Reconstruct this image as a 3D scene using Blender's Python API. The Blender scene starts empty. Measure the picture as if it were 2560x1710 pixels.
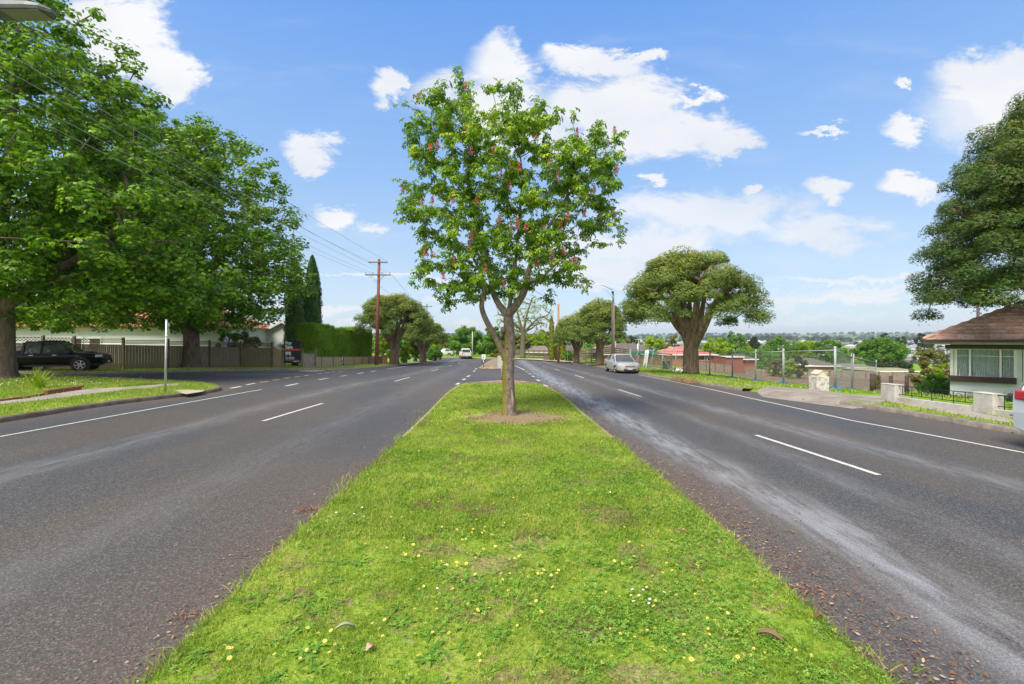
import bpy, bmesh, math, random
import numpy as np
from mathutils import Vector, Matrix
rad = math.radians
random.seed(11)
RNG = np.random.default_rng(11)
scene = bpy.context.scene
COL = scene.collection

# ------------------------------------------------------------------ camera
F_PX, CX, HY, CH = 1200.0, 1280.0, 845.0, 2.1      # focal length and horizon in photo pixels, eye height in metres
cam_d = bpy.data.cameras.new('camera')
cam_d.sensor_width = 36.0
cam_d.lens = 36.0 * F_PX / 2560.0
cam_d.shift_y = -(855.0 - HY) / 2560.0
cam_d.clip_start = 0.1
cam_d.clip_end = 20000
cam = bpy.data.objects.new('camera', cam_d)
COL.objects.link(cam)
cam.location = (0, 0, CH)
cam.rotation_euler = (rad(90), 0, 0)
scene.camera = cam

# ------------------------------------------------------------------ view, light, sky
scene.view_settings.view_transform = 'Standard'
scene.view_settings.look = 'None'
scene.view_settings.exposure = 0.90
scene.view_settings.gamma = 1.0
scene.cycles.use_denoising = True
scene.cycles.max_bounces = 8
scene.cycles.transparent_max_bounces = 12
scene.cycles.volume_bounces = 0
scene.cycles.sample_clamp_indirect = 6
SUN_EL, SUN_AZ = 52.0, 214.0        # azimuth clockwise from the road's far end: behind the camera, to the left
sun_d = bpy.data.lights.new('sun', 'SUN')
sun_d.energy = 3.0
sun_d.angle = rad(28)
sun_d.color = (1.0, 0.93, 0.82)
sun = bpy.data.objects.new('sun', sun_d)
COL.objects.link(sun)
_d = Vector((math.sin(rad(SUN_AZ)) * math.cos(rad(SUN_EL)), math.cos(rad(SUN_AZ)) * math.cos(rad(SUN_EL)), math.sin(rad(SUN_EL))))
sun.rotation_euler = _d.to_track_quat('Z', 'Y').to_euler()

world = bpy.data.worlds.new('World')
scene.world = world
world.use_nodes = True

class NT:
    """small helper to wire shader nodes"""
    def __init__(s, tree):
        s.t = tree
        s.n = tree.nodes
        s.l = tree.links
    def put(s, sock, val):
        if isinstance(val, bpy.types.NodeSocket):
            s.l.new(val, sock)
        elif val is not None:
            if isinstance(val, (tuple, list)) and len(val) == 3 and sock.type == 'RGBA':
                val = (*val, 1)
            sock.default_value = val
    def math(s, op, a, b=None, c=None, clamp=False):
        n = s.n.new('ShaderNodeMath'); n.operation = op; n.use_clamp = clamp
        s.put(n.inputs[0], a)
        if b is not None: s.put(n.inputs[1], b)
        if c is not None: s.put(n.inputs[2], c)
        return n.outputs[0]
    def vec(s, op, a, b=None, c=None):
        n = s.n.new('ShaderNodeVectorMath'); n.operation = op
        s.put(n.inputs[0], a)
        if b is not None:
            if op == 'SCALE': s.put(n.inputs['Scale'], b)
            else: s.put(n.inputs[1], b)
        if c is not None: s.put(n.inputs[2], c)
        return n.outputs['Value'] if op in ('LENGTH', 'DOT_PRODUCT', 'DISTANCE') else n.outputs[0]
    def mix(s, f, a, b, mode='MIX'):
        n = s.n.new('ShaderNodeMix'); n.data_type = 'RGBA'; n.blend_type = mode
        s.put(n.inputs['Factor'], f); s.put(n.inputs['A'], a) if False else None
        s.put([i for i in n.inputs if i.name == 'A' and i.type == 'RGBA'][0], a)
        s.put([i for i in n.inputs if i.name == 'B' and i.type == 'RGBA'][0], b)
        return [o for o in n.outputs if o.type == 'RGBA'][0]
    def ramp(s, f, stops, interp='LINEAR'):
        n = s.n.new('ShaderNodeValToRGB'); n.color_ramp.interpolation = interp
        e = n.color_ramp.elements
        while len(e) < len(stops): e.new(0.5)
        for q, (p, c) in zip(e, stops):
            q.position = p
            q.color = (*c, 1) if isinstance(c, (tuple, list)) else (c, c, c, 1)
        s.put(n.inputs[0], f)
        return n.outputs[0]
    def noise(s, vec, scale, detail=4, rough=0.55, dist=0.0, dim='3D'):
        n = s.n.new('ShaderNodeTexNoise'); n.noise_dimensions = dim
        s.put(n.inputs['Vector'], vec); s.put(n.inputs['Scale'], scale)
        n.inputs['Detail'].default_value = detail; n.inputs['Roughness'].default_value = rough
        n.inputs['Distortion'].default_value = dist
        return n.outputs['Fac'], n.outputs['Color']
    def step(s, x, a, b):
        n = s.n.new('ShaderNodeMapRange'); n.interpolation_type = 'SMOOTHSTEP'
        s.put(n.inputs['Value'], x); n.inputs['From Min'].default_value = a; n.inputs['From Max'].default_value = b
        n.inputs['To Min'].default_value = 0; n.inputs['To Max'].default_value = 1
        return n.outputs[0]
    def comb(s, x, y, z):
        n = s.n.new('ShaderNodeCombineXYZ')
        for i, q in enumerate((x, y, z)): s.put(n.inputs[i], q)
        return n.outputs[0]
    def sep(s, v):
        n = s.n.new('ShaderNodeSeparateXYZ'); s.put(n.inputs[0], v)
        return n.outputs

def build_sky():
    t = NT(world.node_tree)
    t.n.clear()
    out = t.n.new('ShaderNodeOutputWorld')
    bg = t.n.new('ShaderNodeBackground')
    sky = t.n.new('ShaderNodeTexSky')
    sky.sky_type = 'NISHITA'; sky.sun_disc = False
    sky.sun_elevation = rad(SUN_EL); sky.sun_rotation = rad(SUN_AZ)
    sky.air_density = 1.0; sky.dust_density = 0.6; sky.ozone_density = 1.5
    tc = t.n.new('ShaderNodeTexCoord')
    d = t.sep(tc.outputs['Generated'])
    el = t.math('MAXIMUM', d[2], 0.0)
    yy = t.math('MAXIMUM', t.math('ABSOLUTE', d[1]), 0.12)
    u = t.math('DIVIDE', d[0], yy)
    v = t.math('DIVIDE', d[2], yy)
    # deeper blue away from the horizon, pale and milky near it
    grad = t.ramp(el, [(0.0, (4.5, 5.1, 5.4)), (.08, (3.9, 4.9, 5.7)), (.30, (2.2, 3.65, 5.95)), (.57, (1.05, 2.55, 5.9)), (1.0, (.8, 2.1, 5.0))])
    base = t.mix(0.80, t.vec('MULTIPLY', sky.outputs[0], (1.0, 1.1, 1.3)), grad)
    p = t.comb(u, v, 0.0)
    pw = t.comb(u, t.math('MULTIPLY', v, 2.0), 0.0)
    nf, nc = t.noise(pw, 6.5, 10, 0.70, 0.35)
    nf2, nc2 = t.noise(pw, 2.1, 3, 0.5)
    w1 = t.vec('SCALE', t.vec('SUBTRACT', nc, (0.5, 0.5, 0.5)), 0.16)
    w2 = t.vec('SCALE', t.vec('SUBTRACT', nc2, (0.5, 0.5, 0.5)), 0.10)
    q = t.vec('ADD', p, t.vec('ADD', w1, w2))
    def blobs(lst):
        best = None
        for (cx, cy, rx, ry) in lst:
            c = ((cx * 1.0903 - CX) / F_PX, (HY - cy * 1.0903) / F_PX, 0)
            r = (F_PX / (rx * 1.0903), F_PX / (ry * 1.0903), 0)
            L = t.vec('LENGTH', t.vec('MULTIPLY', t.vec('SUBTRACT', q, c), r))
            best = L if best is None else t.math('SMOOTH_MIN', best, L, 0.35)
        return best
    crisp = [(300,100,125,105),(250,30,120,70),(390,165,80,55),(880,215,34,34),(700,338,58,36),(690,375,46,28),(768,500,52,22),
             (1160,165,80,72),(1150,240,105,70),(1335,140,92,34),(1285,120,32,28),(1465,118,60,15),(1450,225,120,68),
             (1410,285,170,62),(1560,290,120,58),(1655,335,70,34),(1330,250,90,60),(1600,213,55,15),(1488,398,28,14),
             (1720,428,34,17),(1890,437,54,30),(2072,425,58,32),(2085,288,60,34),(2075,172,20,12),(2250,175,125,50),
             (2320,235,120,85),(2340,150,90,50),(1890,290,70,9)]
    soft = [(1580,475,220,40),(1640,505,170,36),(1250,300,160,60),(2260,230,130,90),(1000,230,70,40),(1450,560,240,42),(1885,540,115,34),(1400,610,190,34),(2050,642,260,9),
            (1900,690,330,13),(2120,668,230,7),(1500,655,240,12),(760,700,260,11),(860,515,34,14),(900,640,170,7),(1150,740,900,9),
            (-150,250,160,120),(2600,400,160,70),(-500,430,200,50),(3000,300,260,90)]
    det = t.math('MULTIPLY', t.math('SUBTRACT', nf, 0.5), 2.1)
    dc = t.math('ADD', blobs(crisp), det)
    ds = t.math('ADD', blobs(soft), det)
    m1 = t.math('SUBTRACT', 1.0, t.step(dc, 0.58, 1.30))
    m2 = t.math('SUBTRACT', 1.0, t.step(ds, 0.40, 1.50))
    wf, _ = t.noise(t.comb(t.math('MULTIPLY', u, 1.2), t.math('MULTIPLY', v, 5.0), 3.0), 2.2, 6, 0.6, 0.3)
    m3 = t.math('MULTIPLY', t.step(wf, 0.50, 0.85), 0.22)
    m = t.math('MAXIMUM', t.math('MAXIMUM', m1, t.math('MULTIPLY', m2, 0.82)), m3)
    # unseen bright cloud deck added overhead and behind for soft neutral light
    bf, _ = t.noise(tc.outputs['Generated'], 2.3, 6, .6, .4)
    hi = t.math('MAXIMUM', t.step(d[2], .66, .85), t.step(d[1], .12, -.25))
    m = t.math('MAXIMUM', m, t.math('MULTIPLY', hi, t.step(bf, .36, .54)))
    shade = t.ramp(nf2, [(0.32, (4.9, 5.2, 5.7)), (0.56, (6.0, 6.05, 6.2))])
    col = t.mix(m, base, shade)
    t.put(bg.inputs['Color'], col)
    bg.inputs['Strength'].default_value = 0.086
    t.l.new(bg.outputs[0], out.inputs['Surface'])
    world.cycles.sampling_method = 'MANUAL'
    world.cycles.sample_map_resolution = 512
build_sky()

# ------------------------------------------------------------------ terrain heights and picture-to-ground solving
def sm(a, b, t):
    t = np.clip((np.asarray(t, float) - a) / (b - a), 0, 1)
    return t * t * (3 - 2 * t)
_RY = [-50, 0, 12, 24, 36, 48, 60, 75, 100, 140]
_RZ = [0, 0, 0, -.13, -.46, -.80, -1.10, -1.40, -1.65, -2.6]
_FY = [0, 100, 180, 260, 450, 620, 800, 1100, 1500, 2200, 3000, 3700, 4500, 6500]
_FZ = [-2, -5, -10, -16, -31, -37, -33, -22, -12, -7, 6, 22, 28, 20]
def G(x, y):
    x = np.asarray(x, float); y = np.asarray(y, float)
    r = sum(np.interp(y + o, _RY, _RZ) for o in (-4, -2, 0, 2, 4)) / 5
    tilt = .016 * np.clip(x, 0, 45) * sm(8, 28, y)
    lot = .076 * np.clip(x - 12.5, 0, 34) * sm(10, 32, y)
    lift = .02 * np.clip(-x - 12, 0, 20) * sm(8, 25, y)
    near = r - tilt - lot + lift
    far = sum(np.interp(y + o, _FY, _FZ) for o in (-60, -30, 0, 30, 60)) / 5
    far = far + sm(1500, 3200, y) * (9 * np.sin(x * .0017 + y * .0006 + 1) + 6 * np.sin(x * .0041 - y * .0011)) \
        + sm(300, 700, y) * 2.5 * np.sin(x * .012 + 2) * np.cos(y * .009)
    w = sm(110, 260, y)
    return near * (1 - w) + far * w
def g(x, y): return float(G(x, y))
def gp(px, py, dz=0.0):
    """the point of the ground seen at a photo pixel"""
    u = (px - CX) / F_PX; k = (py - HY) / F_PX
    ys = np.geomspace(1.2, 5000, 1500)
    f = CH - k * ys - (G(u * ys, ys) + dz)
    i = int(np.argmax(f <= 0)) if (f <= 0).any() else len(ys) - 1
    a, b = ys[max(i - 1, 0)], ys[i]
    for _ in range(30):
        m = (a + b) / 2
        if CH - k * m - (g(u * m, m) + dz) > 0: a = m
        else: b = m
    return (u * b, b)
def P(px, py, y): return ((px - CX) / F_PX * y, y, CH - (py - HY) / F_PX * y)
def X(px, y): return (px - CX) / F_PX * y
def Z(py, y): return CH - (py - HY) / F_PX * y

# ------------------------------------------------------------------ materials
MATS = {}
def newmat(name):
    m = bpy.data.materials.new(name); m.use_nodes = True
    t = NT(m.node_tree); t.n.clear()
    o = t.n.new('ShaderNodeOutputMaterial'); b = t.n.new('ShaderNodeBsdfPrincipled')
    t.l.new(b.outputs[0], o.inputs['Surface'])
    return m, t, b, o
def coords(t):
    return t.n.new('ShaderNodeNewGeometry').outputs['Position']
def simple(name, c1, c2=None, rough=0.6, scale=6.0, metal=0.0, bump=0.0, bscale=30.0, spec=0.5, stretch=None, lo=.35, hi=.65, coat=0.0):
    """two-tone noisy material in world position"""
    if name in MATS: return MATS[name]
    m, t, b, o = newmat(name)
    p = t.n.new('ShaderNodeTexCoord').outputs['Object']
    if stretch: p = t.vec('MULTIPLY', p, stretch)
    if c2 is None: c2 = tuple(min(1, c * 1.22) for c in c1)
    f, _ = t.noise(p, scale, 6, 0.62)
    t.put(b.inputs['Base Color'], t.ramp(f, [(lo, c1), (hi, c2)]))
    b.inputs['Roughness'].default_value = rough; b.inputs['Metallic'].default_value = metal
    b.inputs['Specular IOR Level'].default_value = spec
    if coat: b.inputs['Coat Weight'].default_value = coat; b.inputs['Coat Roughness'].default_value = .05
    if bump:
        bf, _ = t.noise(p, bscale, 5, 0.6)
        bn = t.n.new('ShaderNodeBump'); bn.inputs['Strength'].default_value = bump; bn.inputs['Distance'].default_value = 0.02
        t.put(bn.inputs['Height'], bf); t.l.new(bn.outputs[0], b.inputs['Normal'])
    MATS[name] = m
    return m
def leafmat(name, stops, trans=0.35, rough=0.5, nscale=0.35):
    """leaf colours vary leaf by leaf (attribute v) and spray by spray"""
    if name in MATS: return MATS[name]
    m, t, b, o = newmat(name)
    a = t.n.new('ShaderNodeAttribute'); a.attribute_name = 'v'
    f, _ = t.noise(coords(t), nscale, 3, 0.6)
    k = t.math('ADD', t.math('MULTIPLY', a.outputs['Fac'], 0.75), t.math('MULTIPLY', t.math('SUBTRACT', f, 0.5), 0.7))
    k = t.math('ADD', k, 0.12, clamp=True)
    c = t.ramp(k, stops)
    t.put(b.inputs['Base Color'], c)
    b.inputs['Roughness'].default_value = rough; b.inputs['Specular IOR Level'].default_value = 0.35
    tr = t.n.new('ShaderNodeBsdfTranslucent')
    t.put(tr.inputs['Color'], t.vec('MULTIPLY', c, (1.5, 1.35, 0.6)))
    mx = t.n.new('ShaderNodeMixShader'); mx.inputs[0].default_value = trans
    t.l.new(b.outputs[0], mx.inputs[1]); t.l.new(tr.outputs[0], mx.inputs[2]); t.l.new(mx.outputs[0], o.inputs['Surface'])
    MATS[name] = m
    return m

# grass: the same colour field for the turf and the blades that stand on it
def grassmat(name, blade=False, dirt_at=(), bias=0.0):
    if name in MATS: return MATS[name]
    m, t, b, o = newmat(name)
    p = coords(t)
    f1, _ = t.noise(p, 0.55, 4, 0.6)
    f2, _ = t.noise(p, 3.2, 5, 0.65)
    f3, _ = t.noise(p, 40.0, 3, 0.6)
    f4, _ = t.noise(p, 11.0, 4, 0.6)
    k = t.math('ADD', t.math('MULTIPLY', f1, 0.45), t.math('ADD', t.math('MULTIPLY', f2, 0.37), t.math('MULTIPLY', f4, 0.30)))
    k = t.math('SUBTRACT', t.math('MULTIPLY', k, 1.25), .20)
    if blade:
        a = t.n.new('ShaderNodeAttribute'); a.attribute_name = 'v'
        k = t.math('ADD', k, t.math('MULTIPLY', t.math('SUBTRACT', a.outputs['Fac'], 0.5), 0.34))
    else:
        k = t.math('ADD', k, t.math('MULTIPLY', t.math('SUBTRACT', f3, 0.5), 0.5))
    k = t.math('ADD', k, bias)
    g_ = 1.0 if blade else 0.8
    c = t.ramp(k, [(0.26, (.095*g_, .190*g_, .018*g_)), (0.43, (.230*g_, .355*g_, .032*g_)), (0.56, (.36*g_, .465*g_, .064*g_)), (0.74, (.54*g_, .53*g_, .16*g_))])
    fd, _ = t.noise(p, 1.7, 6, 0.7)
    brown = t.ramp(f3, [(0.32, (.17, .115, .065)), (0.65, (.40, .30, .18))])
    mask = t.step(t.math('ADD', fd, t.math('MULTIPLY', t.math('SUBTRACT', f4, .5), .55)), 0.545, 0.66)
    mask = t.math('MULTIPLY', mask, .80)
    for (x, y, rx, ry) in dirt_at:
        L = t.vec('LENGTH', t.vec('MULTIPLY', t.vec('SUBTRACT', p, (x, y, 0)), (1 / rx, 1 / ry, 0)))
        L = t.math('ADD', L, t.math('MULTIPLY', t.math('SUBTRACT', f2, 0.5), 1.5))
        mask = t.math('MAXIMUM', mask, t.math('MULTIPLY', t.math('SUBTRACT', 1.0, t.step(L, 0.45 if rx < 1 else .62, 1.30 if rx < 1 else 1.12)), .62 if rx < 1 else 1.0))
    c = t.mix(mask, c, brown)
    t.put(b.inputs['Base Color'], c)
    b.inputs['Roughness'].default_value = 0.65 if blade else 0.95
    b.inputs['Specular IOR Level'].default_value = 0.3 if blade else 0.1
    if blade:
        tr = t.n.new('ShaderNodeBsdfTranslucent')
        t.put(tr.inputs['Color'], t.vec('MULTIPLY', c, (1.2, 1.2, 0.7)))
        mx = t.n.new('ShaderNodeMixShader'); mx.inputs[0].default_value = 0.35
        t.l.new(b.outputs[0], mx.inputs[1]); t.l.new(tr.outputs[0], mx.inputs[2]); t.l.new(mx.outputs[0], o.inputs['Surface'])
    else:
        bn = t.n.new('ShaderNodeBump'); bn.inputs['Strength'].default_value = 0.7; bn.inputs['Distance'].default_value = 0.04
        t.put(bn.inputs['Height'], f3); t.l.new(bn.outputs[0], b.inputs['Normal'])
    MATS[name] = m
    return m

# ------------------------------------------------------------------ mesh building
class MB:
    def __init__(s): s.v = []; s.f = []; s.m = []; s.mi = 0
    def add(s, vs, fs):
        n = len(s.v); s.v += [tuple(map(float, p)) for p in vs]
        s.f += [tuple(i + n for i in q) for q in fs]; s.m += [s.mi] * len(fs)
        return s
    def box(s, c, d, rz=0.0, taper=1.0, R=None):
        hx, hy, hz = d[0] / 2, d[1] / 2, d[2] / 2
        M_ = R if R is not None else Matrix.Rotation(rz, 3, 'Z')
        vs = []
        for z in (-hz, hz):
            k = 1 if z < 0 else taper
            for x, y in ((-hx, -hy), (hx, -hy), (hx, hy), (-hx, hy)):
                vs.append(Vector(c) + M_ @ Vector((x * k, y * k, z)))
        return s.add(vs, [(3, 2, 1, 0), (4, 5, 6, 7), (0, 1, 5, 4), (1, 2, 6, 5), (2, 3, 7, 6), (3, 0, 4, 7)])
    def bar(s, a, b, w, h=None, up=(0, 0, 1)):
        a = Vector(a); b = Vector(b); d = b - a; L = d.length
        if L < 1e-6: return s
        x = d / L; upv = Vector(up)
        if abs(x.dot(upv)) > .98: upv = Vector((0, 1, 0))
        y = upv.cross(x).normalized(); z = x.cross(y)
        M_ = Matrix((x, y, z)).transposed()
        return s.box((a + b) / 2, (L, w, h or w), R=M_)
    def tube(s, pts, rs, n=8, cap=True):
        pts = [Vector(p) for p in pts]
        if not hasattr(rs, '__len__'): rs = [rs] * len(pts)
        prev = None; rings = []
        for i, p in enumerate(pts):
            t_ = (pts[min(i + 1, len(pts) - 1)] - pts[max(i - 1, 0)])
            t_ = t_.normalized() if t_.length > 1e-9 else Vector((0, 0, 1))
            if prev is None:
                a = Vector((1, 0, 0)) if abs(t_.x) < .9 else Vector((0, 1, 0))
                nx = t_.cross(a).normalized()
            else:
                nx = (prev - t_ * prev.dot(t_))
                nx = nx.normalized() if nx.length > 1e-6 else t_.orthogonal().normalized()
            prev = nx; ny = t_.cross(nx)
            rings.append([p + (nx * math.cos(2 * math.pi * k / n) + ny * math.sin(2 * math.pi * k / n)) * rs[i] for k in range(n)])
        vs = [q for r in rings for q in r]; fs = []
        for i in range(len(rings) - 1):
            for k in range(n):
                k2 = (k + 1) % n
                fs.append((i * n + k, i * n + k2, (i + 1) * n + k2, (i + 1) * n + k))
        if cap:
            fs.append(tuple(range(n - 1, -1, -1))); fs.append(tuple((len(rings) - 1) * n + k for k in range(n)))
        return s.add(vs, fs)
    def prism(s, poly, a0, a1, axis='y'):
        """polygon (two coords) extruded along an axis"""
        def mk(p, a):
            if axis == 'y': return (p[0], a, p[1])
            if axis == 'x': return (a, p[0], p[1])
            return (p[0], p[1], a)
        n = len(poly); vs = [mk(p, a0) for p in poly] + [mk(p, a1) for p in poly]
        fs = [tuple(range(n)), tuple(range(2 * n - 1, n - 1, -1))] + [(i, i + n, (i + 1) % n + n, (i + 1) % n) for i in range(n)]
        return s.add(vs, fs)
    def loft(s, rings, cap=True, closed=True):
        n = len(rings[0]); vs = [q for r in rings for q in r]; fs = []
        for i in range(len(rings) - 1):
            for k in range(n if closed else n - 1):
                k2 = (k + 1) % n
                fs.append((i * n + k, i * n + k2, (i + 1) * n + k2, (i + 1) * n + k))
        if cap:
            fs.append(tuple(range(n - 1, -1, -1))); fs.append(tuple((len(rings) - 1) * n + k for k in range(n)))
        return s.add(vs, fs)
    def ball(s, c, r, n=10, m=7):
        if not hasattr(r, '__len__'): r = (r, r, r)
        vs = []; fs = []
        for i in range(m + 1):
            a = math.pi * i / m
            for k in range(n):
                b_ = 2 * math.pi * k / n
                vs.append((c[0] + r[0] * math.sin(a) * math.cos(b_), c[1] + r[1] * math.sin(a) * math.sin(b_), c[2] + r[2] * math.cos(a)))
        for i in range(m):
            for k in range(n):
                fs.append((i * n + k, (i + 1) * n + k, (i + 1) * n + (k + 1) % n, i * n + (k + 1) % n))
        return s.add(vs, fs)
    def build(s, name, mat, parent=None, smooth=False, bevel=0.0, loc=None, normals=True):
        me = bpy.data.meshes.new(name)
        me.from_pydata(s.v, [], s.f)
        mats = mat if isinstance(mat, (list, tuple)) else [mat]
        for q in mats: me.materials.append(q)
        if len(mats) > 1: me.polygons.foreach_set('material_index', s.m)
        if smooth: me.polygons.foreach_set('use_smooth', [True] * len(me.polygons))
        if normals:
            bm = bmesh.new(); bm.from_mesh(me)
            bmesh.ops.recalc_face_normals(bm, faces=bm.faces); bm.to_mesh(me); bm.free()
        me.update()
        o = bpy.data.objects.new(name, me); COL.objects.link(o)
        if parent is not None: o.parent = parent
        if loc is not None: o.location = loc
        if bevel:
            md = o.modifiers.new('bevel', 'BEVEL'); md.width = bevel; md.segments = 2; md.limit_method = 'ANGLE'
        return o

def fast_mesh(name, verts, loops, sizes, mat, parent=None, v=None, smooth=False):
    me = bpy.data.meshes.new(name)
    nv = len(verts); nl = len(loops); nf = len(sizes)
    me.vertices.add(nv); me.vertices.foreach_set('co', np.ascontiguousarray(verts, dtype=np.float32).ravel())
    me.loops.add(nl); me.loops.foreach_set('vertex_index', np.ascontiguousarray(loops, dtype=np.int32))
    me.polygons.add(nf)
    starts = np.concatenate([[0], np.cumsum(sizes)[:-1]]).astype(np.int32)
    me.polygons.foreach_set('loop_start', starts)
    try: me.polygons.foreach_set('loop_total', np.asarray(sizes, dtype=np.int32))
    except Exception: pass
    if smooth: me.polygons.foreach_set('use_smooth', np.ones(nf, dtype=bool))
    for q in (mat if isinstance(mat, (list, tuple)) else [mat]): me.materials.append(q)
    me.update(calc_edges=True)
    if v is not None:
        for an, av in (v.items() if isinstance(v, dict) else {'v': v}.items()):
            a = me.attributes.new(an, 'FLOAT', 'POINT'); a.data.foreach_set('value', np.ascontiguousarray(av, dtype=np.float32))
    o = bpy.data.objects.new(name, me); COL.objects.link(o)
    if parent is not None: o.parent = parent
    return o

def scatter(tv, tf, pos, R, s):
    """repeat a small template (verts, faces) at many places: arrays for fast_mesh"""
    tv = np.asarray(tv, float); n = len(pos); k = len(tv)
    s = np.asarray(s, float)
    if s.ndim == 1: s = s[:, None]
    loc = tv[None, :, :] * (s[:, None, :] if s.shape[1] == 3 else s[:, None, :])
    w = np.einsum('nij,nkj->nki', R, loc) + np.asarray(pos)[:, None, :]
    flat = np.concatenate([np.asarray(f) for f in tf]); sizes = np.array([len(f) for f in tf])
    loops = (flat[None, :] + (np.arange(n) * k)[:, None]).ravel()
    return w.reshape(-1, 3), loops, np.tile(sizes, n), k
def frames(nrm, rng=RNG, spin=None):
    """rotation matrices whose z axis is nrm with a random (or given) x axis"""
    nrm = nrm / (np.linalg.norm(nrm, axis=1, keepdims=True) + 1e-9)
    a = rng.normal(size=nrm.shape) if spin is None else spin
    x = a - nrm * (a * nrm).sum(1, keepdims=True); x /= (np.linalg.norm(x, axis=1, keepdims=True) + 1e-9)
    y = np.cross(nrm, x)
    return np.stack([x, y, nrm], axis=2)

# ------------------------------------------------------------------ naming
def tag(o, label, cat, group=None, kind=None):
    if label: o['label'] = label
    if cat: o['category'] = cat
    if group: o['group'] = group
    if kind: o['kind'] = kind
    return o
def thing(name, label, cat, loc=(0, 0, 0), rz=0.0, group=None):
    o = bpy.data.objects.new(name, None); COL.objects.link(o)
    o.empty_display_size = 0.3
    o.location = loc; o.rotation_euler = (0, 0, rz)
    return tag(o, label, cat, group)
def struct(o, label=None, cat=None):
    o['kind'] = 'structure'
    if label: o['label'] = label
    if cat: o['category'] = cat
    return o
def dup(root, loc, rz=0.0, label=None, group=None):
    r = root.copy(); COL.objects.link(r); r.location = loc; r.rotation_euler = (0, 0, rz)
    if label: r['label'] = label
    if group: r['group'] = group
    for ch in list(root.children):
        c = ch.copy(); COL.objects.link(c); c.parent = r
        for gc in ch.children:
            d = gc.copy(); COL.objects.link(d); d.parent = c
    return r
# ------------------------------------------------------------------ plan of the roads
def resample(pts, step=0.5):
    pts = [np.array(p[:2], float) for p in pts]; out = [pts[0]]
    for a, b in zip(pts, pts[1:]):
        n = max(1, int(math.ceil(np.linalg.norm(b - a) / step)))
        out += [a + (b - a) * i / n for i in range(1, n + 1)]
    return np.array(out)
def smooth_line(pts, it=2):
    p = np.array([q[:2] for q in pts], float)
    for _ in range(it):
        a = p[:-1] * .75 + p[1:] * .25; b = p[:-1] * .25 + p[1:] * .75
        m = np.empty((2 * len(a), 2)); m[0::2] = a; m[1::2] = b
        p = np.vstack([p[:1], m, p[-1:]])
    return p
def polysd(x, y, poly):
    """signed distance to a polygon, positive inside"""
    x = np.asarray(x, float); y = np.asarray(y, float)
    d = np.full(x.shape, 1e9); ins = np.zeros(x.shape, bool)
    n = len(poly)
    for i in range(n):
        ax, ay = poly[i]; bx, by = poly[(i + 1) % n]
        ex, ey = bx - ax, by - ay
        L = ex * ex + ey * ey + 1e-12
        t = np.clip(((x - ax) * ex + (y - ay) * ey) / L, 0, 1)
        d = np.minimum(d, (x - ax - t * ex) ** 2 + (y - ay - t * ey) ** 2)
        c = (ay > y) != (by > y)
        with np.errstate(divide='ignore', invalid='ignore'):
            xi = (bx - ax) * (y - ay) / (by - ay + (1e-12 if by == ay else 0)) + ax
        ins ^= c & (x < xi)
    return np.where(ins, 1, -1) * np.sqrt(d)

K_RIGHT = smooth_line([(11.9, -15), (11.8, 4), gp(2559, 1090), gp(2131, 1014), gp(1907, 987), gp(1784, 966), gp(1650, 946), gp(1584, 932),
           gp(1434, 906), gp(1390, 903.6), gp(1338, 900), gp(1287, 898.5), gp(1174, 895.5), (-24, 92), (-60, 97)], 2)
K_NEAR = smooth_line([(-60, 33), (-34, 28.2), gp(20, 941), gp(167, 944.5), gp(300, 951), gp(432, 957.5), gp(500, 961), gp(545, 967), gp(556, 974), gp(546, 980),
          gp(463, 991), gp(238, 1018), gp(0, 1058), (-12.8, 5), (-12.9, -15)], 2)
K_FAR = smooth_line([gp(1040, 898.5), gp(1075, 901), gp(1084, 905), gp(1012, 912.5), gp(921, 922), gp(860, 926.5), gp(797, 927), gp(740, 926),
         gp(660, 926.5), gp(540, 928.4), gp(400, 931), gp(274, 935), gp(72, 937.5), (-36, 30.5), (-60, 38)], 2)
K_FAR = np.vstack([[(-60, 88), (-22, 84)], K_FAR])
ROAD = np.vstack([K_RIGHT, K_FAR, K_NEAR])

# the grassed median between the two carriageways
MED_L = [(-2.05, -6), gp(354, 1710, .13), gp(698, 1368, .12), gp(1036, 1074, .11), gp(1120, 985, .09), gp(1139, 970, .09), gp(1150, 962.5, .09), gp(1172, 957, .09)]
MED_R = [gp(1225, 952.5, .09), gp(1253, 951, .09), gp(1290, 951.5, .09), gp(1330, 956, .09), gp(1363, 965, .09), gp(1401, 987, .09), gp(1466, 1047, .10), gp(1712, 1240, .12), gp(2246, 1710, .13), (2.2, -6)]
MEDIAN = smooth_line(MED_L + MED_R, 2)
MEDIAN2 = smooth_line([gp(1195, 921), gp(1212, 909), gp(1225, 901), gp(1233, 897.5), gp(1240, 897), gp(1262, 905), gp(1285, 914), gp(1290, 918), gp(1262, 922.5), gp(1225, 923.5), gp(1200, 922.5), gp(1195, 921)], 2)

def clip_grid(name, xs, ys, keep, z, mat, attrs=None, parent=None, smooth=True):
    Xg, Yg = np.meshgrid(xs, ys); nx = len(xs)
    Zg = z(Xg, Yg); K = keep(Xg, Yg)
    q = K[:-1, :-1] | K[1:, :-1] | K[:-1, 1:] | K[1:, 1:]
    iy, ix = np.nonzero(q)
    a = iy * nx + ix
    loops = np.stack([a, a + 1, a + nx + 1, a + nx], 1)
    used = np.unique(loops); mp = np.zeros(Xg.size, int); mp[used] = np.arange(len(used))
    vs = np.stack([Xg.ravel(), Yg.ravel(), Zg.ravel()], 1)[used]
    at = {k: f(vs[:, 0], vs[:, 1]) for k, f in (attrs or {}).items()}
    return fast_mesh(name, vs, mp[loops].ravel(), np.full(len(loops), 4), mat, parent, at or None, smooth)

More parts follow.
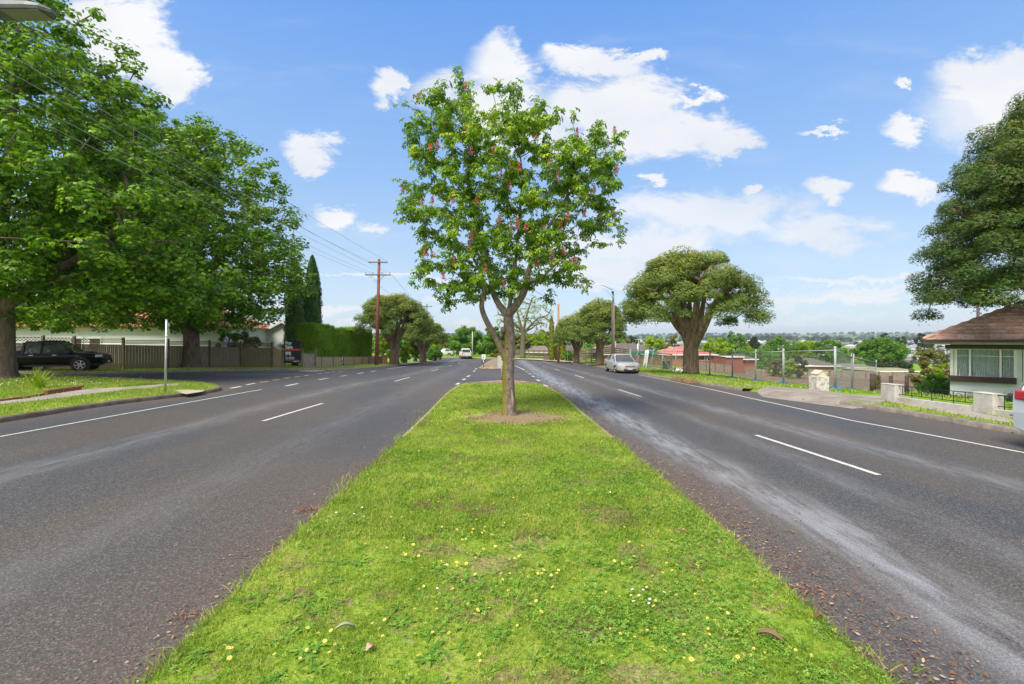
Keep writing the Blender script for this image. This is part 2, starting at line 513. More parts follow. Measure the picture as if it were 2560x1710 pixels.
def ribbon(name, line, offs, mat, step=0.5, closed=False, parent=None):
    """strips along a line; offs = (sideways to the left of travel, height above the ground)"""
    p = resample(line, step)
    d = np.gradient(p, axis=0); d /= (np.linalg.norm(d, axis=1, keepdims=True) + 1e-9)
    nrm = np.stack([-d[:, 1], d[:, 0]], 1)
    rows = []
    for o, h in offs:
        q = p + nrm * o
        rows.append(np.stack([q[:, 0], q[:, 1], G(q[:, 0], q[:, 1]) + h], 1))
    k = len(offs); n = len(p)
    vs = np.stack(rows, 1).reshape(-1, 3)
    i = np.arange(n - 1)[:, None] * k + np.arange(k - 1)[None, :]
    i = i.ravel()
    loops = np.stack([i, i + k, i + k + 1, i + 1], 1).ravel()
    return fast_mesh(name, vs, loops, np.full(len(i), 4), mat, parent, None, False)

def drape(name, poly, dz, mat, step=1.0, parent=None):
    """a flat outline laid over the ground"""
    bm = bmesh.new()
    vs = [bm.verts.new((p[0], p[1], 0)) for p in poly]
    bm.faces.new(vs)
    bmesh.ops.triangulate(bm, faces=bm.faces[:])
    xs = [p[0] for p in poly]; ys = [p[1] for p in poly]
    for ax, lo, hi in ((0, min(xs), max(xs)), (1, min(ys), max(ys))):
        q = lo + step
        while q < hi:
            co = (q, 0, 0) if ax == 0 else (0, q, 0); no = (1, 0, 0) if ax == 0 else (0, 1, 0)
            bmesh.ops.bisect_plane(bm, geom=bm.verts[:] + bm.edges[:] + bm.faces[:], dist=1e-5, plane_co=co, plane_no=no)
            q += step
    for v in bm.verts: v.co.z = g(v.co.x, v.co.y) + dz
    bmesh.ops.recalc_face_normals(bm, faces=bm.faces)
    me = bpy.data.meshes.new(name); bm.to_mesh(me); bm.free()
    if len(me.polygons) and me.polygons[0].normal.z < 0: me.flip_normals()
    me.materials.append(mat)
    o = bpy.data.objects.new(name, me); COL.objects.link(o)
    if parent: o.parent = parent
    return o

# ------------------------------------------------------------------ ground sheet
def groundmat():
    m, t, b, o = newmat('ground_grass')
    p = coords(t)
    s = t.sep(p)
    f1, _ = t.noise(p, 0.30, 5, 0.6); f2, _ = t.noise(p, 2.5, 5, 0.65); f3, _ = t.noise(p, 30, 3, .6)
    k = t.math('ADD', t.math('MULTIPLY', f1, .5), t.math('MULTIPLY', f2, .5))
    k = t.math('ADD', k, t.math('MULTIPLY', t.math('SUBTRACT', f3, .5), .4))
    near = t.ramp(k, [(.30, (.085, .17, .012)), (.46, (.16, .28, .022)), (.60, (.25, .35, .035)), (.74, (.30, .29, .08))])
    v, _ = t.noise(t.vec('MULTIPLY', p, (1, .35, 0)), 0.006, 5, .6, 1.0)
    far = t.ramp(v, [(.38, (.035, .075, .030)), (.46, (.13, .22, .06)), (.53, (.25, .32, .13)), (.60, (.10, .19, .06))])
    c = t.mix(t.step(s[1], 140, 500), near, far)
    t.put(b.inputs['Base Color'], c); b.inputs['Roughness'].default_value = .95; b.inputs['Specular IOR Level'].default_value = .1
    bn = t.n.new('ShaderNodeBump'); bn.inputs['Strength'].default_value = .6; bn.inputs['Distance'].default_value = .05
    t.put(bn.inputs['Height'], f3); t.l.new(bn.outputs[0], b.inputs['Normal'])
    return m
def axis(lo, hi, n0, n1, step):
    c = list(np.arange(n0, n1, step)); s = step
    a = n1
    while a < hi:
        c.append(a); s *= 1.07; a += s
    c.append(hi); s = step; a = n0 - step; L = []
    while a > lo:
        L.append(a); s *= 1.07; a -= s
    L.append(lo)
    return np.array(sorted(L) + c)
gx = axis(-3400, 3400, -34, 30, .5); gy = axis(-60, 6200, -16, 66, .5)
def ground_z(x, y):
    sh = x.shape; x = x.ravel(); y = y.ravel()
    z = G(x, y) + .10
    m = (x > -64) & (x < 16) & (y < 104) & (y > -18)
    d = np.full(len(x), -50.); d[m] = polysd(x[m], y[m], ROAD)
    z = z - .35 * sm(-.55, -.02, d)
    return z.reshape(sh)
o = clip_grid('ground', gx, gy, lambda a, b: a * 0 == 0, ground_z, groundmat())
struct(o, 'green ground falling away to the far valley and hills', 'ground')

# ------------------------------------------------------------------ asphalt
def near_line(x, y, xs, ys):
    return x - np.interp(y, ys, xs)
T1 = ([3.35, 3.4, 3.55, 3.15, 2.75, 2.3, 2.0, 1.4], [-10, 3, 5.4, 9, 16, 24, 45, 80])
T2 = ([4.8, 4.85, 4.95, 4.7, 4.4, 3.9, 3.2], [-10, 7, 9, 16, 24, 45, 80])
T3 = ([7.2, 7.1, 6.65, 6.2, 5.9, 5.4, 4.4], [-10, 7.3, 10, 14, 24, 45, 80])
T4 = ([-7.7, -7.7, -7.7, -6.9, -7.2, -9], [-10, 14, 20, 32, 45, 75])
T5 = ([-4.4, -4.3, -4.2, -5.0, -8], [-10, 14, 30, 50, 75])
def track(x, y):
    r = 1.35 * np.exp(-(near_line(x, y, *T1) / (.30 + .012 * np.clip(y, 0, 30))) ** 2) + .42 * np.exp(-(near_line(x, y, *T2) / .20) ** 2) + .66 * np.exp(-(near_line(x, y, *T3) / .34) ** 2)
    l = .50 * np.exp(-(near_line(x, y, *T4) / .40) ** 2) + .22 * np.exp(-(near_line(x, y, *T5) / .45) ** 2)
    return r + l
def medsd(x, y): return -polysd(x, y, MEDIAN)
def dirt(x, y):
    d = medsd(x, y)
    right = (x > 0)
    near = np.where(right, np.exp(-np.clip(d, 0, 9) / .75), .75 * np.exp(-np.clip(d, 0, 9) / .40))
    e = np.exp(-np.clip(polysd(x, y, ROAD), 0, 9) / .5) * .7
    return np.maximum(near, e)
def asphalt():
    m, t, b, o = newmat('asphalt')
    p = coords(t)
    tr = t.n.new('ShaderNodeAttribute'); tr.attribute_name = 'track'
    di = t.n.new('ShaderNodeAttribute'); di.attribute_name = 'dirt'
    big, _ = t.noise(t.vec('MULTIPLY', p, (1, .35, 1)), .34, 4, .55)
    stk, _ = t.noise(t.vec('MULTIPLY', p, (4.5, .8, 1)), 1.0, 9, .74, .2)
    fine, _ = t.noise(p, 75, 3, .7)
    agg = t.n.new('ShaderNodeTexVoronoi'); agg.inputs['Scale'].default_value = 82; t.put(agg.inputs['Vector'], p)
    ac = t.sep(agg.outputs['Color'])[0]
    base = t.ramp(big, [(.40, (.045, .050, .061)), (.56, (.080, .066, .056))])
    dst = t.vec('LENGTH', p)
    # stones of the seal: brighter and darker chips
    base = t.mix(t.math('MULTIPLY', t.step(ac, .70, .98), .66), base, (.21, .185, .16))
    base = t.mix(t.math('MULTIPLY', t.step(ac, .28, .05), .60), base, (.018, .017, .017))
    base = t.mix(t.math('MULTIPLY', t.math('SUBTRACT', fine, .35, clamp=True), .6), base, (.11, .098, .088))
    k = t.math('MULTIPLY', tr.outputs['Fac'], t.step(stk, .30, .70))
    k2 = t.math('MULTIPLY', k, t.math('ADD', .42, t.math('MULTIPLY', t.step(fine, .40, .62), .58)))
    base = t.mix(t.math('MULTIPLY', k2, .85, clamp=True), base, (.36, .37, .40))  # pale sky reflection painted into the colour of the polished tracks
    dn, _ = t.noise(p, 9, 6, .75)
    dk = t.math('MULTIPLY', di.outputs['Fac'], t.step(dn, .34, .66))
    base = t.mix(t.math('MULTIPLY', dk, .75), base, (.16, .105, .072))
    sp, _ = t.noise(p, 26, 4, .7)
    base = t.mix(t.math('MULTIPLY', t.math('MULTIPLY', di.outputs['Fac'], t.step(sp, .60, .68)), .8), base, (.42, .38, .31))
    t.put(b.inputs['Base Color'], base)
    t.put(b.inputs['Roughness'], t.math('SUBTRACT', .72, t.math('MULTIPLY', k, .30)))
    b.inputs['Specular IOR Level'].default_value = .42
    bn = t.n.new('ShaderNodeBump'); bn.inputs['Strength'].default_value = .55; bn.inputs['Distance'].default_value = .006
    t.put(bn.inputs['Height'], agg.outputs['Distance']); t.l.new(bn.outputs[0], b.inputs['Normal'])
    return m
ASPH = asphalt()
rx = np.concatenate([np.arange(-61, -14, 1.0), np.arange(-14, 14, .2)]); ry = np.concatenate([np.arange(-16, 0, 1.0), np.arange(0, 34, .3), np.arange(34, 100, .8)])
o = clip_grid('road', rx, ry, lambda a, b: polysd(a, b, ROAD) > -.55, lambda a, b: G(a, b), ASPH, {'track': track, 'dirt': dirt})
struct(o, 'grey chip-sealed road with polished wheel tracks, sky reflection painted in', 'road')

# ------------------------------------------------------------------ painted lines
PAINT = simple('road_paint', (.36, .35, .32), (.60, .59, .55), .75, 14, bump=.2, bscale=90, lo=.30, hi=.55)
def paint(name, pts, w, label):
    q = resample([p for p in pts], .6)
    o = ribbon(name, q, [(-w / 2, .006), (w / 2, .006)], PAINT, .6)
    o.visible_shadow = True
    return struct(o, label, 'road marking')
paint('edge_line', [(-10.9, 3), gp(0, 1092), gp(654, 974)], .09, 'white edge line of the left carriageway ending at the side street')
paint('edge_line', [gp(968, 923), gp(1020, 914.5), gp(1074, 908), gp(1093, 905)], .12, 'white edge line beyond the side street on the left')
paint('edge_line', [(9.75, -6), gp(2559, 1132), gp(2131, 1052), gp(1900, 1001), gp(1760, 970), gp(1614, 940), gp(1560, 929), gp(1500, 918), gp(1440, 911), gp(1406, 909)], .09, 'long white edge line of the right carriageway')
for a, b_ in [((657, 1053), (807, 1008.5)), ((986.7, 953.5), (1024, 943.5)), ((1078, 928), (1096, 923.5)), ((1122, 915.3), (1130, 913.2)), ((1145, 908.4), (1150, 907)),
              ((1889.5, 1088), (2197, 1188)), ((1546, 974), (1603, 992)), ((1437, 937.6), (1460, 944.6)), ((1388, 923), (1399, 926)), ((1357, 916), (1364, 917.5))]:
    paint('lane_dash', [gp(*a), gp(*b_)], .10, None)
# give-way dashes and lane edge dashes of the intersection, dashes across the median opening
for a, b_ in [((576, 971), (603, 966)), ((616, 962.5), (638, 958)), ((649, 956), (671, 953.5)), ((682, 951), (699, 949)), ((710, 946.5), (726, 944.2)), ((735, 943), (750, 941)),
              ((760, 939.8), (772, 938.2)), ((793, 934.6), (806, 933.4)), ((811, 932.4), (824, 931.2)), ((828, 930.4), (838, 929.7)), ((846, 929.5), (856, 928.8)),
              ((714, 965.3), (745, 959)), ((797, 949.5), (820, 945.5)), ((851, 940.7), (867, 938.6)), ((894, 934.4), (909, 931.8)), ((928, 929), (940, 927)),
              ((1141, 961.5), (1148, 957.5)), ((1157, 950), (1163, 947)), ((1168.5, 942), (1174, 939)), ((1183, 929), (1187.5, 927)), ((1187.5, 923.5), (1192, 921.5)),
              ((1359, 962), (1367, 966.5)), ((1342.5, 949.5), (1349, 952.6)), ((1331.5, 940), (1335, 942)), ((1323, 934), (1326, 935.5)), ((1315, 929), (1318, 930))]:
    paint('give_way_dash', [gp(*a), gp(*b_)], .16, None)
paint('hold_line', [gp(540, 936.5), gp(680, 936.5), gp(787, 936.8)], .12, 'white line along the far side of the side street')
paint('edge_line', [gp(1289, 914.5), gp(1312, 925.5)], .12, 'short white line beside the far median')
paint('edge_line', [gp(1245, 922), gp(1262, 922)], .15, 'short white cross line at the far median nose')

# ------------------------------------------------------------------ kerbs and verges
CONC = simple('kerb_concrete', (.15, .125, .095), (.27, .24, .20), .85, 5, bump=.4, bscale=60)
PATH = simple('path_concrete', (.24, .20, .165), (.38, .34, .29), .9, 2.2, bump=.3, bscale=70, lo=.3, hi=.7)
VERGE = grassmat('verge_turf', False)
KO = [(0, -.03), (-.02, .09), (-.05, .125), (-.17, .135), (-.19, .06)]
K_R1 = K_RIGHT[K_RIGHT[:, 1] < 16.9]; K_R2 = K_RIGHT[(K_RIGHT[:, 1] > 20.0) | (K_RIGHT[:, 0] < 0)]
for nm, ln, lb in (('kerb', K_R1, 'concrete kerb before the white house on the right'), ('kerb', K_R2, 'concrete kerb along the right side beyond the driveway'), ('kerb', K_FAR[2:], 'concrete kerb of the far street corner on the left'), ('kerb', K_NEAR, 'concrete kerb round the near grass corner on the left')):
    struct(ribbon(nm, ln, KO, CONC if ln is not K_NEAR else simple('dirty_kerb', (.085, .062, .042), (.19, .15, .11), .95, 3, bump=.5, bscale=50), .4), lb, 'kerb')
    struct(ribbon('grass_verge', ln, [(-.165, .125), (-.8, .128), (-1.6, .104), (-1.9, .06)], VERGE, .4), None, None)

# median surface, edging
PATCHES = [(.15, 12.3, 1.35, 1.15), (-.35, 23.3, 1.9, 1.35)] + [(*gp(a * 1.0903, b * 1.0903, .1), r1, r2) for a, b, r1, r2 in ((1100, 1166, .22, .18), (1452, 1272, .16, .26), (1480, 1300, .14, .22), (1130, 1292, .30, .20), (1082, 1410, .22, .09), (1470, 1545, .26, .12), (1405, 1180, .26, .28), (1325, 1106, .20, .18), (1215, 1230, .24, .20), (1350, 1165, .16, .24), (1010, 1260, .22, .14), (1555, 1400, .18, .14), (1340, 1430, .22, .14), (1290, 1555, .20, .10))]
MTURF = grassmat('median_turf', False, dirt_at=PATCHES)
o = drape('median', MEDIAN, .085, MTURF, .5); struct(o, 'grassed median strip with a bare earth ring round the tree', 'median')
_fa = MEDIAN[MEDIAN[:, 1] > 9.5]
struct(ribbon('median_edging', _fa[::-1], [(0, -.02), (.0, .088), (-.09, .094), (-.10, .07)], simple('edging_concrete', (.30, .22, .15), (.46, .38, .30), .9, 4), .3), 'thin concrete edging round the median', 'kerb')
# far median nose: a low mound of dry earth
EARTH = simple('dry_earth', (.16, .105, .065), (.34, .26, .16), .95, 3.0, bump=.6, bscale=25)
bm = bmesh.new()
c2 = MEDIAN2.mean(0)
ys2 = MEDIAN2[:, 1]
def mound(x, y):
    d = polysd(np.array([x]), np.array([y]), MEDIAN2)[0]
    return .03 + .30 * min(1, max(0, d) / 1.0)
o = drape('far_median', MEDIAN2, .03, EARTH, .6)
for v_ in o.data.vertices: v_.co.z = g(v_.co.x, v_.co.y) + mound(v_.co.x, v_.co.y)
struct(o, 'bare earth nose of the next median', 'median')

# storm water pit slab and footpaths on the left corner
def pxpoly(pts, dz=.1): return [gp(x, y, dz) for x, y in pts]
o = drape('footpath', pxpoly([(-40, 998), (60, 999), (203, 984), (330, 972), (432, 963.5), (445, 958.5), (410, 961), (300, 970.5), (203, 975), (90, 994), (-40, 1016)][::-1]) if False else
          pxpoly([(-60, 1019), (60, 1007), (203, 989.5), (330, 974), (441, 965.5), (452, 960.5), (425, 960), (330, 967.5), (203, 975), (60, 999), (-60, 1008)]), .122, PATH, .8)
struct(o, 'worn concrete footpath between the two lawn pieces on the left corner', 'footpath')
o = drape('pit_slab', pxpoly([(437, 978), (470, 976.5), (512, 978.5), (506, 981.5), (466, 988), (452, 985)]), .140, simple('slab_concrete', (.34, .30, .22), (.50, .45, .36), .9, 8), .5)
struct(o, 'cracked concrete pit slab set in the grass corner', 'slab')
o = drape('footpath', pxpoly([(740, 921.6), (800, 919.5), (880, 915), (940, 911), (943, 912.4), (885, 918), (812, 924), (790, 926.6), (752, 925.6)]), .131, PATH, .8)
_dd = polysd(np.array([v_.co.x for v_ in o.data.vertices]), np.array([v_.co.y for v_ in o.data.vertices]), ROAD)
for v_, d_ in zip(o.data.vertices, _dd): v_.co.z = g(v_.co.x, v_.co.y) + .128 - .120 * float(sm(-.35, -.02, d_))
struct(o, 'grey footpath in front of the low paling fence', 'footpath')
o = drape('driveway', pxpoly([(938, 912.2), (1000, 906), (1050, 904), (1055, 906.5), (1030, 909.6), (1012, 912.4), (985, 911.5)]), .136, simple('drive_concrete', (.42, .39, .35), (.55, .52, .48), .9, 1.5), .8)
struct(o, 'pale concrete driveway beyond the pole', 'driveway')
# right side: footpath, wide crossover
o = drape('driveway', pxpoly([(1907, 987), (1893, 976), (1930, 968), (2040, 976), (2128, 988), (2225, 992), (2240, 1000), (2200, 1010), (2131, 1014.5), (2060, 1006), (1980, 996)], .1), .126, simple('crossover_concrete', (.20, .165, .135), (.33, .29, .245), .9, 1.1, bump=.4, bscale=40), .25)
_dd = polysd(np.array([v_.co.x for v_ in o.data.vertices]), np.array([v_.co.y for v_ in o.data.vertices]), ROAD)
for v_, d_ in zip(o.data.vertices, _dd): v_.co.z = g(v_.co.x, v_.co.y) + .130 - .120 * float(sm(-.50, -.02, d_))
struct(o, 'stained concrete driveway crossover on the right', 'driveway')
o = drape('footpath', pxpoly([(2225, 993), (2320, 1010), (2460, 1038), (2640, 1072), (2660, 1090), (2560, 1066), (2440, 1048), (2330, 1028), (2240, 1010), (2190, 1003)], .1), .131, PATH, .8)
struct(o, 'concrete footpath along the low white wall', 'footpath')
o = drape('footpath', pxpoly([(1730, 934), (1800, 948), (1893, 965), (1940, 968), (1930, 971.5), (1890, 970), (1800, 952.5), (1730, 938)], .1), .121, PATH, .8)
struct(o, 'narrow footpath in front of the temporary fence', 'footpath')
o = drape('footpath', pxpoly([(1287, 896.3), (1340, 897.2), (1400, 900), (1436, 903.8), (1420, 905.2), (1390, 903.4), (1338, 899.6), (1287, 898)], .1), .131, simple('drive_sand', (.40, .33, .20), (.52, .45, .30), .95, 1.5), .8)
struct(o, 'pale dry verge path beyond the tall trees', 'footpath')
SOIL = simple('vacant_soil', (.105, .060, .038), (.20, .125, .080), .98, 2.0, bump=.8, bscale=12)
o = drape('soil_patch', smooth_line(pxpoly([(1660, 902), (1720, 915), (1740, 925), (1800, 932), (1900, 951), (2000, 960), (2100, 971), (2180, 977), (2290, 968), (2400, 962), (2290, 950), (2160, 944), (2040, 938), (1930, 932), (1840, 925), (1760, 918)], .1), 2), .125, SOIL, 2.0)
struct(o, 'bare brown soil of the vacant lot', 'soil')

# ------------------------------------------------------------------ blades of grass
BLADE = grassmat('grass_blades', True)
MBLADE = grassmat('median_blades', True, dirt_at=PATCHES)
BT = [(-.5, 0, 0), (.5, 0, 0), (.38, .12, .55), (-.38, .12, .55), (0, .42, 1.0)]
BF = [(0, 1, 2, 3), (3, 2, 4)]
def blades(name, pts, zo, h, w, mat, label, lean=.35, cat='grass'):
    n = len(pts)
    z = G(pts[:, 0], pts[:, 1]) + zo
    nrm = np.stack([RNG.normal(0, lean, n), RNG.normal(0, lean, n), np.ones(n)], 1)
    R = frames(nrm)
    hh = RNG.uniform(h[0], h[1], n) * RNG.choice([1, 1, 1, 1.5], n); ww = RNG.uniform(w[0], w[1], n)
    vs, lp, sz, k = scatter(BT, BF, np.stack([pts[:, 0], pts[:, 1], z], 1), R, np.stack([ww, hh, hh], 1))
    o = fast_mesh(name, vs, lp, sz, mat, None, np.repeat(RNG.random(n), k))
    return tag(o, label, cat, None, 'stuff')
def in_poly(poly, n, ylo, yhi, pw=1.0, xlo=None, xhi=None, margin=0.0):
    a = np.array(poly); x0 = a[:, 0].min() - .1 if xlo is None else xlo; x1 = a[:, 0].max() + .1 if xhi is None else xhi
    x = RNG.uniform(x0, x1, n); y = ylo + (yhi - ylo) * RNG.random(n) ** pw
    k = polysd(x, y, a) > margin
    return np.stack([x[k], y[k]], 1)
from mathutils import noise as mnoise
def bare(pts):
    x, y = pts[:, 0], pts[:, 1]
    j = RNG.normal(0, .16, len(x))
    j = j + np.array([.55 * mnoise.noise((float(a) * 2.1, float(b) * 2.1, 1.3)) for a, b in pts]); d1 = np.hypot((x - .15) / 1.35, (y - 12.3) / 1.15) + j; d2 = np.hypot((x + .35) / 1.9, (y - 23.3) / 1.35) + j
    return pts[(d1 > .88) & (d2 > .88) | (RNG.random(len(x)) < .03)]
from mathutils import noise as mnoise
def thin(pts, s=1.7, th=.28, keep=.25):
    f = np.array([mnoise.noise((float(a) * s, float(b) * s, 3.7)) for a, b in pts])
    return pts[(f < th) | (RNG.random(len(pts)) < keep)]
p1 = thin(in_poly(MEDIAN, 170000, 2.0, 6.2, 1.35, margin=-.04), 2.2)
blades('grass', p1, .075, (.018, .055), (.003, .0060), MBLADE, 'short green lawn grass in the near part of the median', .55)
p2 = bare(in_poly(MEDIAN, 120000, 4.8, 11.5, 1.1, margin=-.04))
blades('grass', p2, .075, (.025, .060), (.006, .011), MBLADE, 'lawn grass in the middle part of the median', .5)
p3 = bare(in_poly(MEDIAN, 52000, 11.0, 24.0, 1.1, margin=-.02))
blades('grass', p3, .075, (.03, .065), (.012, .022), MBLADE, 'lawn grass round and beyond the median tree', .45)
# longer uncut fringe at the two edges of the median
e = resample(MEDIAN, .02); e = e[(e[:, 1] > 1.8) & (e[:, 1] < 20)]
e = e[RNG.random(len(e)) < .9]; e = np.repeat(e, 9, 0)
_s = np.array([max(0, mnoise.noise((float(a) * 1.9, float(b) * 1.9, 4.4))) for a, b in e[::9]]); _s = np.repeat(_s, 9)[:len(e)]
e = e + RNG.normal(0, 1, e.shape) * (.045 + .16 * _s)[:, None]
blades('grass', e, .04, (.03, .115), (.005, .010), MBLADE, 'longer grass fringe hanging over the median edges', .65)
def verge_pts(line, o0, o1, n, ymax, xr=(-50, 30)):
    p = resample(line, .1); d = np.gradient(p, axis=0); d /= (np.linalg.norm(d, axis=1, keepdims=True) + 1e-9)
    nr = np.stack([-d[:, 1], d[:, 0]], 1); i = RNG.integers(0, len(p), n)
    q = p[i] - nr[i] * RNG.uniform(o0, o1, n)[:, None]
    return q[(q[:, 1] < ymax) & (q[:, 1] > 6) & (q[:, 0] > xr[0]) & (q[:, 0] < xr[1])]
def off_path(p, polys):
    k = np.ones(len(p), bool)
    for q in polys: k &= polysd(p[:, 0], p[:, 1], np.array(q)) < 0
    return p[k]
HARD = [pxpoly([(1907, 987), (1893, 976), (1930, 966), (2040, 974), (2128, 986), (2225, 990), (2240, 1000), (2200, 1010), (2131, 1014.5), (2060, 1006), (1980, 996)]),
        pxpoly([(2225, 993), (2320, 1010), (2460, 1038), (2640, 1072), (2660, 1090), (2560, 1066), (2440, 1048), (2330, 1028), (2240, 1010), (2190, 1003)]),
        pxpoly([(-60, 1019), (60, 1007), (203, 989.5), (330, 974), (441, 965.5), (452, 960.5), (425, 960), (330, 967.5), (203, 975), (60, 999), (-60, 1008)]),
        pxpoly([(437, 978), (470, 976.5), (512, 978.5), (508, 983), (466, 990.5), (452, 985)])]
q = off_path(verge_pts(K_NEAR, .12, 2.2, 60000, 27), HARD)
blades('grass', q, .115, (.04, .09), (.010, .018), BLADE, 'grass of the near corner verge on the left')
lx = RNG.uniform(-30, -13, 110000); ly = RNG.uniform(9, 26, 110000); q = np.stack([lx, ly], 1)
q = q[polysd(lx, ly, ROAD) < -1.6]; q = off_path(q, HARD)
blades('grass', q, .10, (.04, .10), (.012, .022), BLADE, 'front lawn between the oak and the footpath')
q = off_path(verge_pts(K_RIGHT, .12, 3.2, 70000, 60), HARD)
blades('grass', q, .11, (.05, .12), (.014, .028), BLADE, 'grass of the verge along the right kerb')
q = verge_pts(K_FAR, .12, 3.0, 40000, 60, (-36, -9))
blades('grass', q, .11, (.04, .09), (.016, .030), BLADE, 'grass of the far verge below the paling fence')
n = 60000; yy = 20 + 60 * RNG.random(n) ** 1.4; xx = RNG.uniform(12.5, 60, n); q = np.stack([xx, yy], 1)
q = q[(polysd(xx, yy, ROAD) < -1.5) & (xx < yy * 1.08 + 1)]
soilp = np.array(pxpoly([(1660, 902), (1720, 915), (1740, 925), (1800, 932), (1900, 951), (2000, 960), (2100, 971), (2180, 977), (2290, 968), (2400, 962), (2290, 950), (2160, 944), (2040, 938), (1930, 932), (1840, 925), (1760, 918)]))
q = q[(polysd(q[:, 0], q[:, 1], soilp) < 0) | (RNG.random(len(q)) < .05)]; q = off_path(q, HARD)
blades('grass', q, .09, (.05, .13), (.03, .05), BLADE, 'rough grass growing over the vacant lot')

# broad-leaved weeds and clover between the blades
CLOVER = leafmat('clover_leaf', [(0.0, (.08, .19, .02)), (.5, (.17, .34, .035)), (1.0, (.34, .49, .07))], .25)
CT = []; CF = []
for k_ in range(3):
    a_ = k_ * 2.094; c_, s_ = math.cos(a_), math.sin(a_)
    for (r_, w_, z_) in ((0.05, 0, 0), (.55, -.38, .10), (1.0, 0, .02), (.55, .38, .10)):
        CT.append((r_ * c_ - w_ * s_, r_ * s_ + w_ * c_, z_))
    CF.append(tuple(range(k_ * 4, k_ * 4 + 4)))
cp = in_poly(MEDIAN, 120000, 2.0, 8.5, 1.5, margin=.0)
f = np.array([mnoise.noise((float(a) * 1.3, float(b) * 1.3, 9.1)) + .8 * mnoise.noise((float(a) * 5.3, float(b) * 5.3, 2.1)) for a, b in cp]); cp = cp[RNG.random(len(cp)) < np.clip(.16 + 1.1 * (f + .28 * np.clip(cp[:, 0], -1, 1) - .05), .07, .75)]
nr = np.stack([RNG.normal(0, .35, len(cp)), RNG.normal(0, .35, len(cp)), np.ones(len(cp))], 1)
vs, lp, sz, k_ = scatter(CT, CF, np.stack([cp[:, 0], cp[:, 1], G(cp[:, 0], cp[:, 1]) + .085 + RNG.uniform(.012, .045, len(cp))], 1), frames(nr), RNG.uniform(.008, .021, len(cp)))
o = fast_mesh('clover', vs, lp, sz, CLOVER, None, np.repeat(RNG.random(len(cp)), k_))
tag(o, 'clover and small broad leaves among the median grass', 'clover', None, 'stuff')
# weeds: rosettes of long leaves
wp = in_poly(MEDIAN, 900, 2.2, 9.0, 1.4, margin=.02)
_w = RNG.random(len(wp)); wp = wp[(wp[:, 0] < -1.2) | (_w < .5)]
LT = [(0, 0, 0), (.16, .35, .16), (.12, .8, .22), (0, 1.05, .12), (-.12, .8, .22), (-.16, .35, .16)]
pp = []; sp_ = []; nn = []
for (a, b_) in wp:
    k_ = random.randint(5, 9); s_ = random.uniform(.04, .085)
    for j in range(k_):
        an = 2 * math.pi * j / k_ + random.uniform(-.3, .3)
        pp.append((a, b_, g(a, b_) + .085)); nn.append((math.cos(an), math.sin(an), 0)); sp_.append(s_ * random.uniform(.7, 1.2))
nn = np.array(nn); zz = np.tile((0, 0, 1.), (len(nn), 1)); R = np.stack([np.cross(nn, zz), nn, zz], 2)
vs, lp, sz, k_ = scatter(LT, [(0, 1, 2, 3, 4, 5)], np.array(pp), R, np.array(sp_))
o = fast_mesh('weeds', vs, lp, sz, CLOVER, None, np.repeat(RNG.random(len(pp)), k_))
tag(o, 'flat rosettes of lawn weeds in the median', 'weeds', None, 'stuff')

# ------------------------------------------------------------------ flowers of the median, each a thing
YEL = simple('petal_yellow', (.78, .62, .06), (.86, .76, .22), .6, 60)
YC = simple('flower_centre_dark', (.20, .10, .01), (.45, .28, .02), .8, 200)
WHT = simple('petal_white', (.72, .72, .70), (.85, .85, .82), .6, 60)
def flower_proto(name, petals, cm, npet, r, pw, stem, label, cat, group, loc):
    b_ = MB(); b_.mi = 0
    for k in range(npet):
        a = 2 * math.pi * k / npet; c, s = math.cos(a), math.sin(a)
        pts = []
        for (rr, w, z) in ((.22, -.10, 0), (.7, -pw, .10), (1, 0, .04), (.7, pw, .10), (.22, .10, 0)):
            pts.append(((rr * c - w * s) * r, (rr * s + w * c) * r, stem + z * r))
        b_.add(pts, [(0, 1, 2, 3, 4)])
    b_.mi = 1; b_.ball((0, 0, stem + .05 * r), (.26 * r, .26 * r, .14 * r), 8, 4)
    b_.mi = 2; b_.tube([(0, 0, 0), (.004, .002, stem * .5), (0, 0, stem)], .0012, 4)
    o = b_.build(name, [petals, cm, simple('flower_stem', (.10, .22, .02), rough=.7)], None, normals=False, loc=loc)
    return tag(o, label, cat, group)
fpos = []
def spots(n, x0, x1, y0, y1):
    for _ in range(n):
        p = gp(random.uniform(x0, x1) * 1.0903, random.uniform(y0, y1) * 1.0903)
        if polysd(np.array([p[0]]), np.array([p[1]]), MEDIAN)[0] > .08 and .3 < p[1]: fpos.append(p)
for a in ((12, 950, 1150, 1220, 1330), (12, 1450, 1750, 1350, 1530), (12, 1100, 1300, 1330, 1480), (14, 1050, 1200, 1215, 1330), (14, 930, 1250, 1290, 1440), (16, 1400, 1650, 1300, 1500), (16, 1000, 1250, 1080, 1220), (14, 1300, 1600, 1200, 1300), (26, 1050, 1200, 1215, 1330), (34, 930, 1250, 1290, 1440), (14, 620, 900, 1455, 1560), (12, 900, 1120, 1400, 1565), (26, 1380, 1650, 1260, 1460),
          (26, 1300, 1700, 1440, 1565), (12, 820, 1000, 1180, 1300), (18, 1000, 1350, 1130, 1240), (10, 1040, 1250, 1020, 1130), (14, 1230, 1450, 1300, 1560), (10, 1700, 1900, 1460, 1565), (8, 500, 640, 1500, 1565)):
    spots(*a)
fp = None; random.Random(3).shuffle(fpos); fpos = fpos[:296]
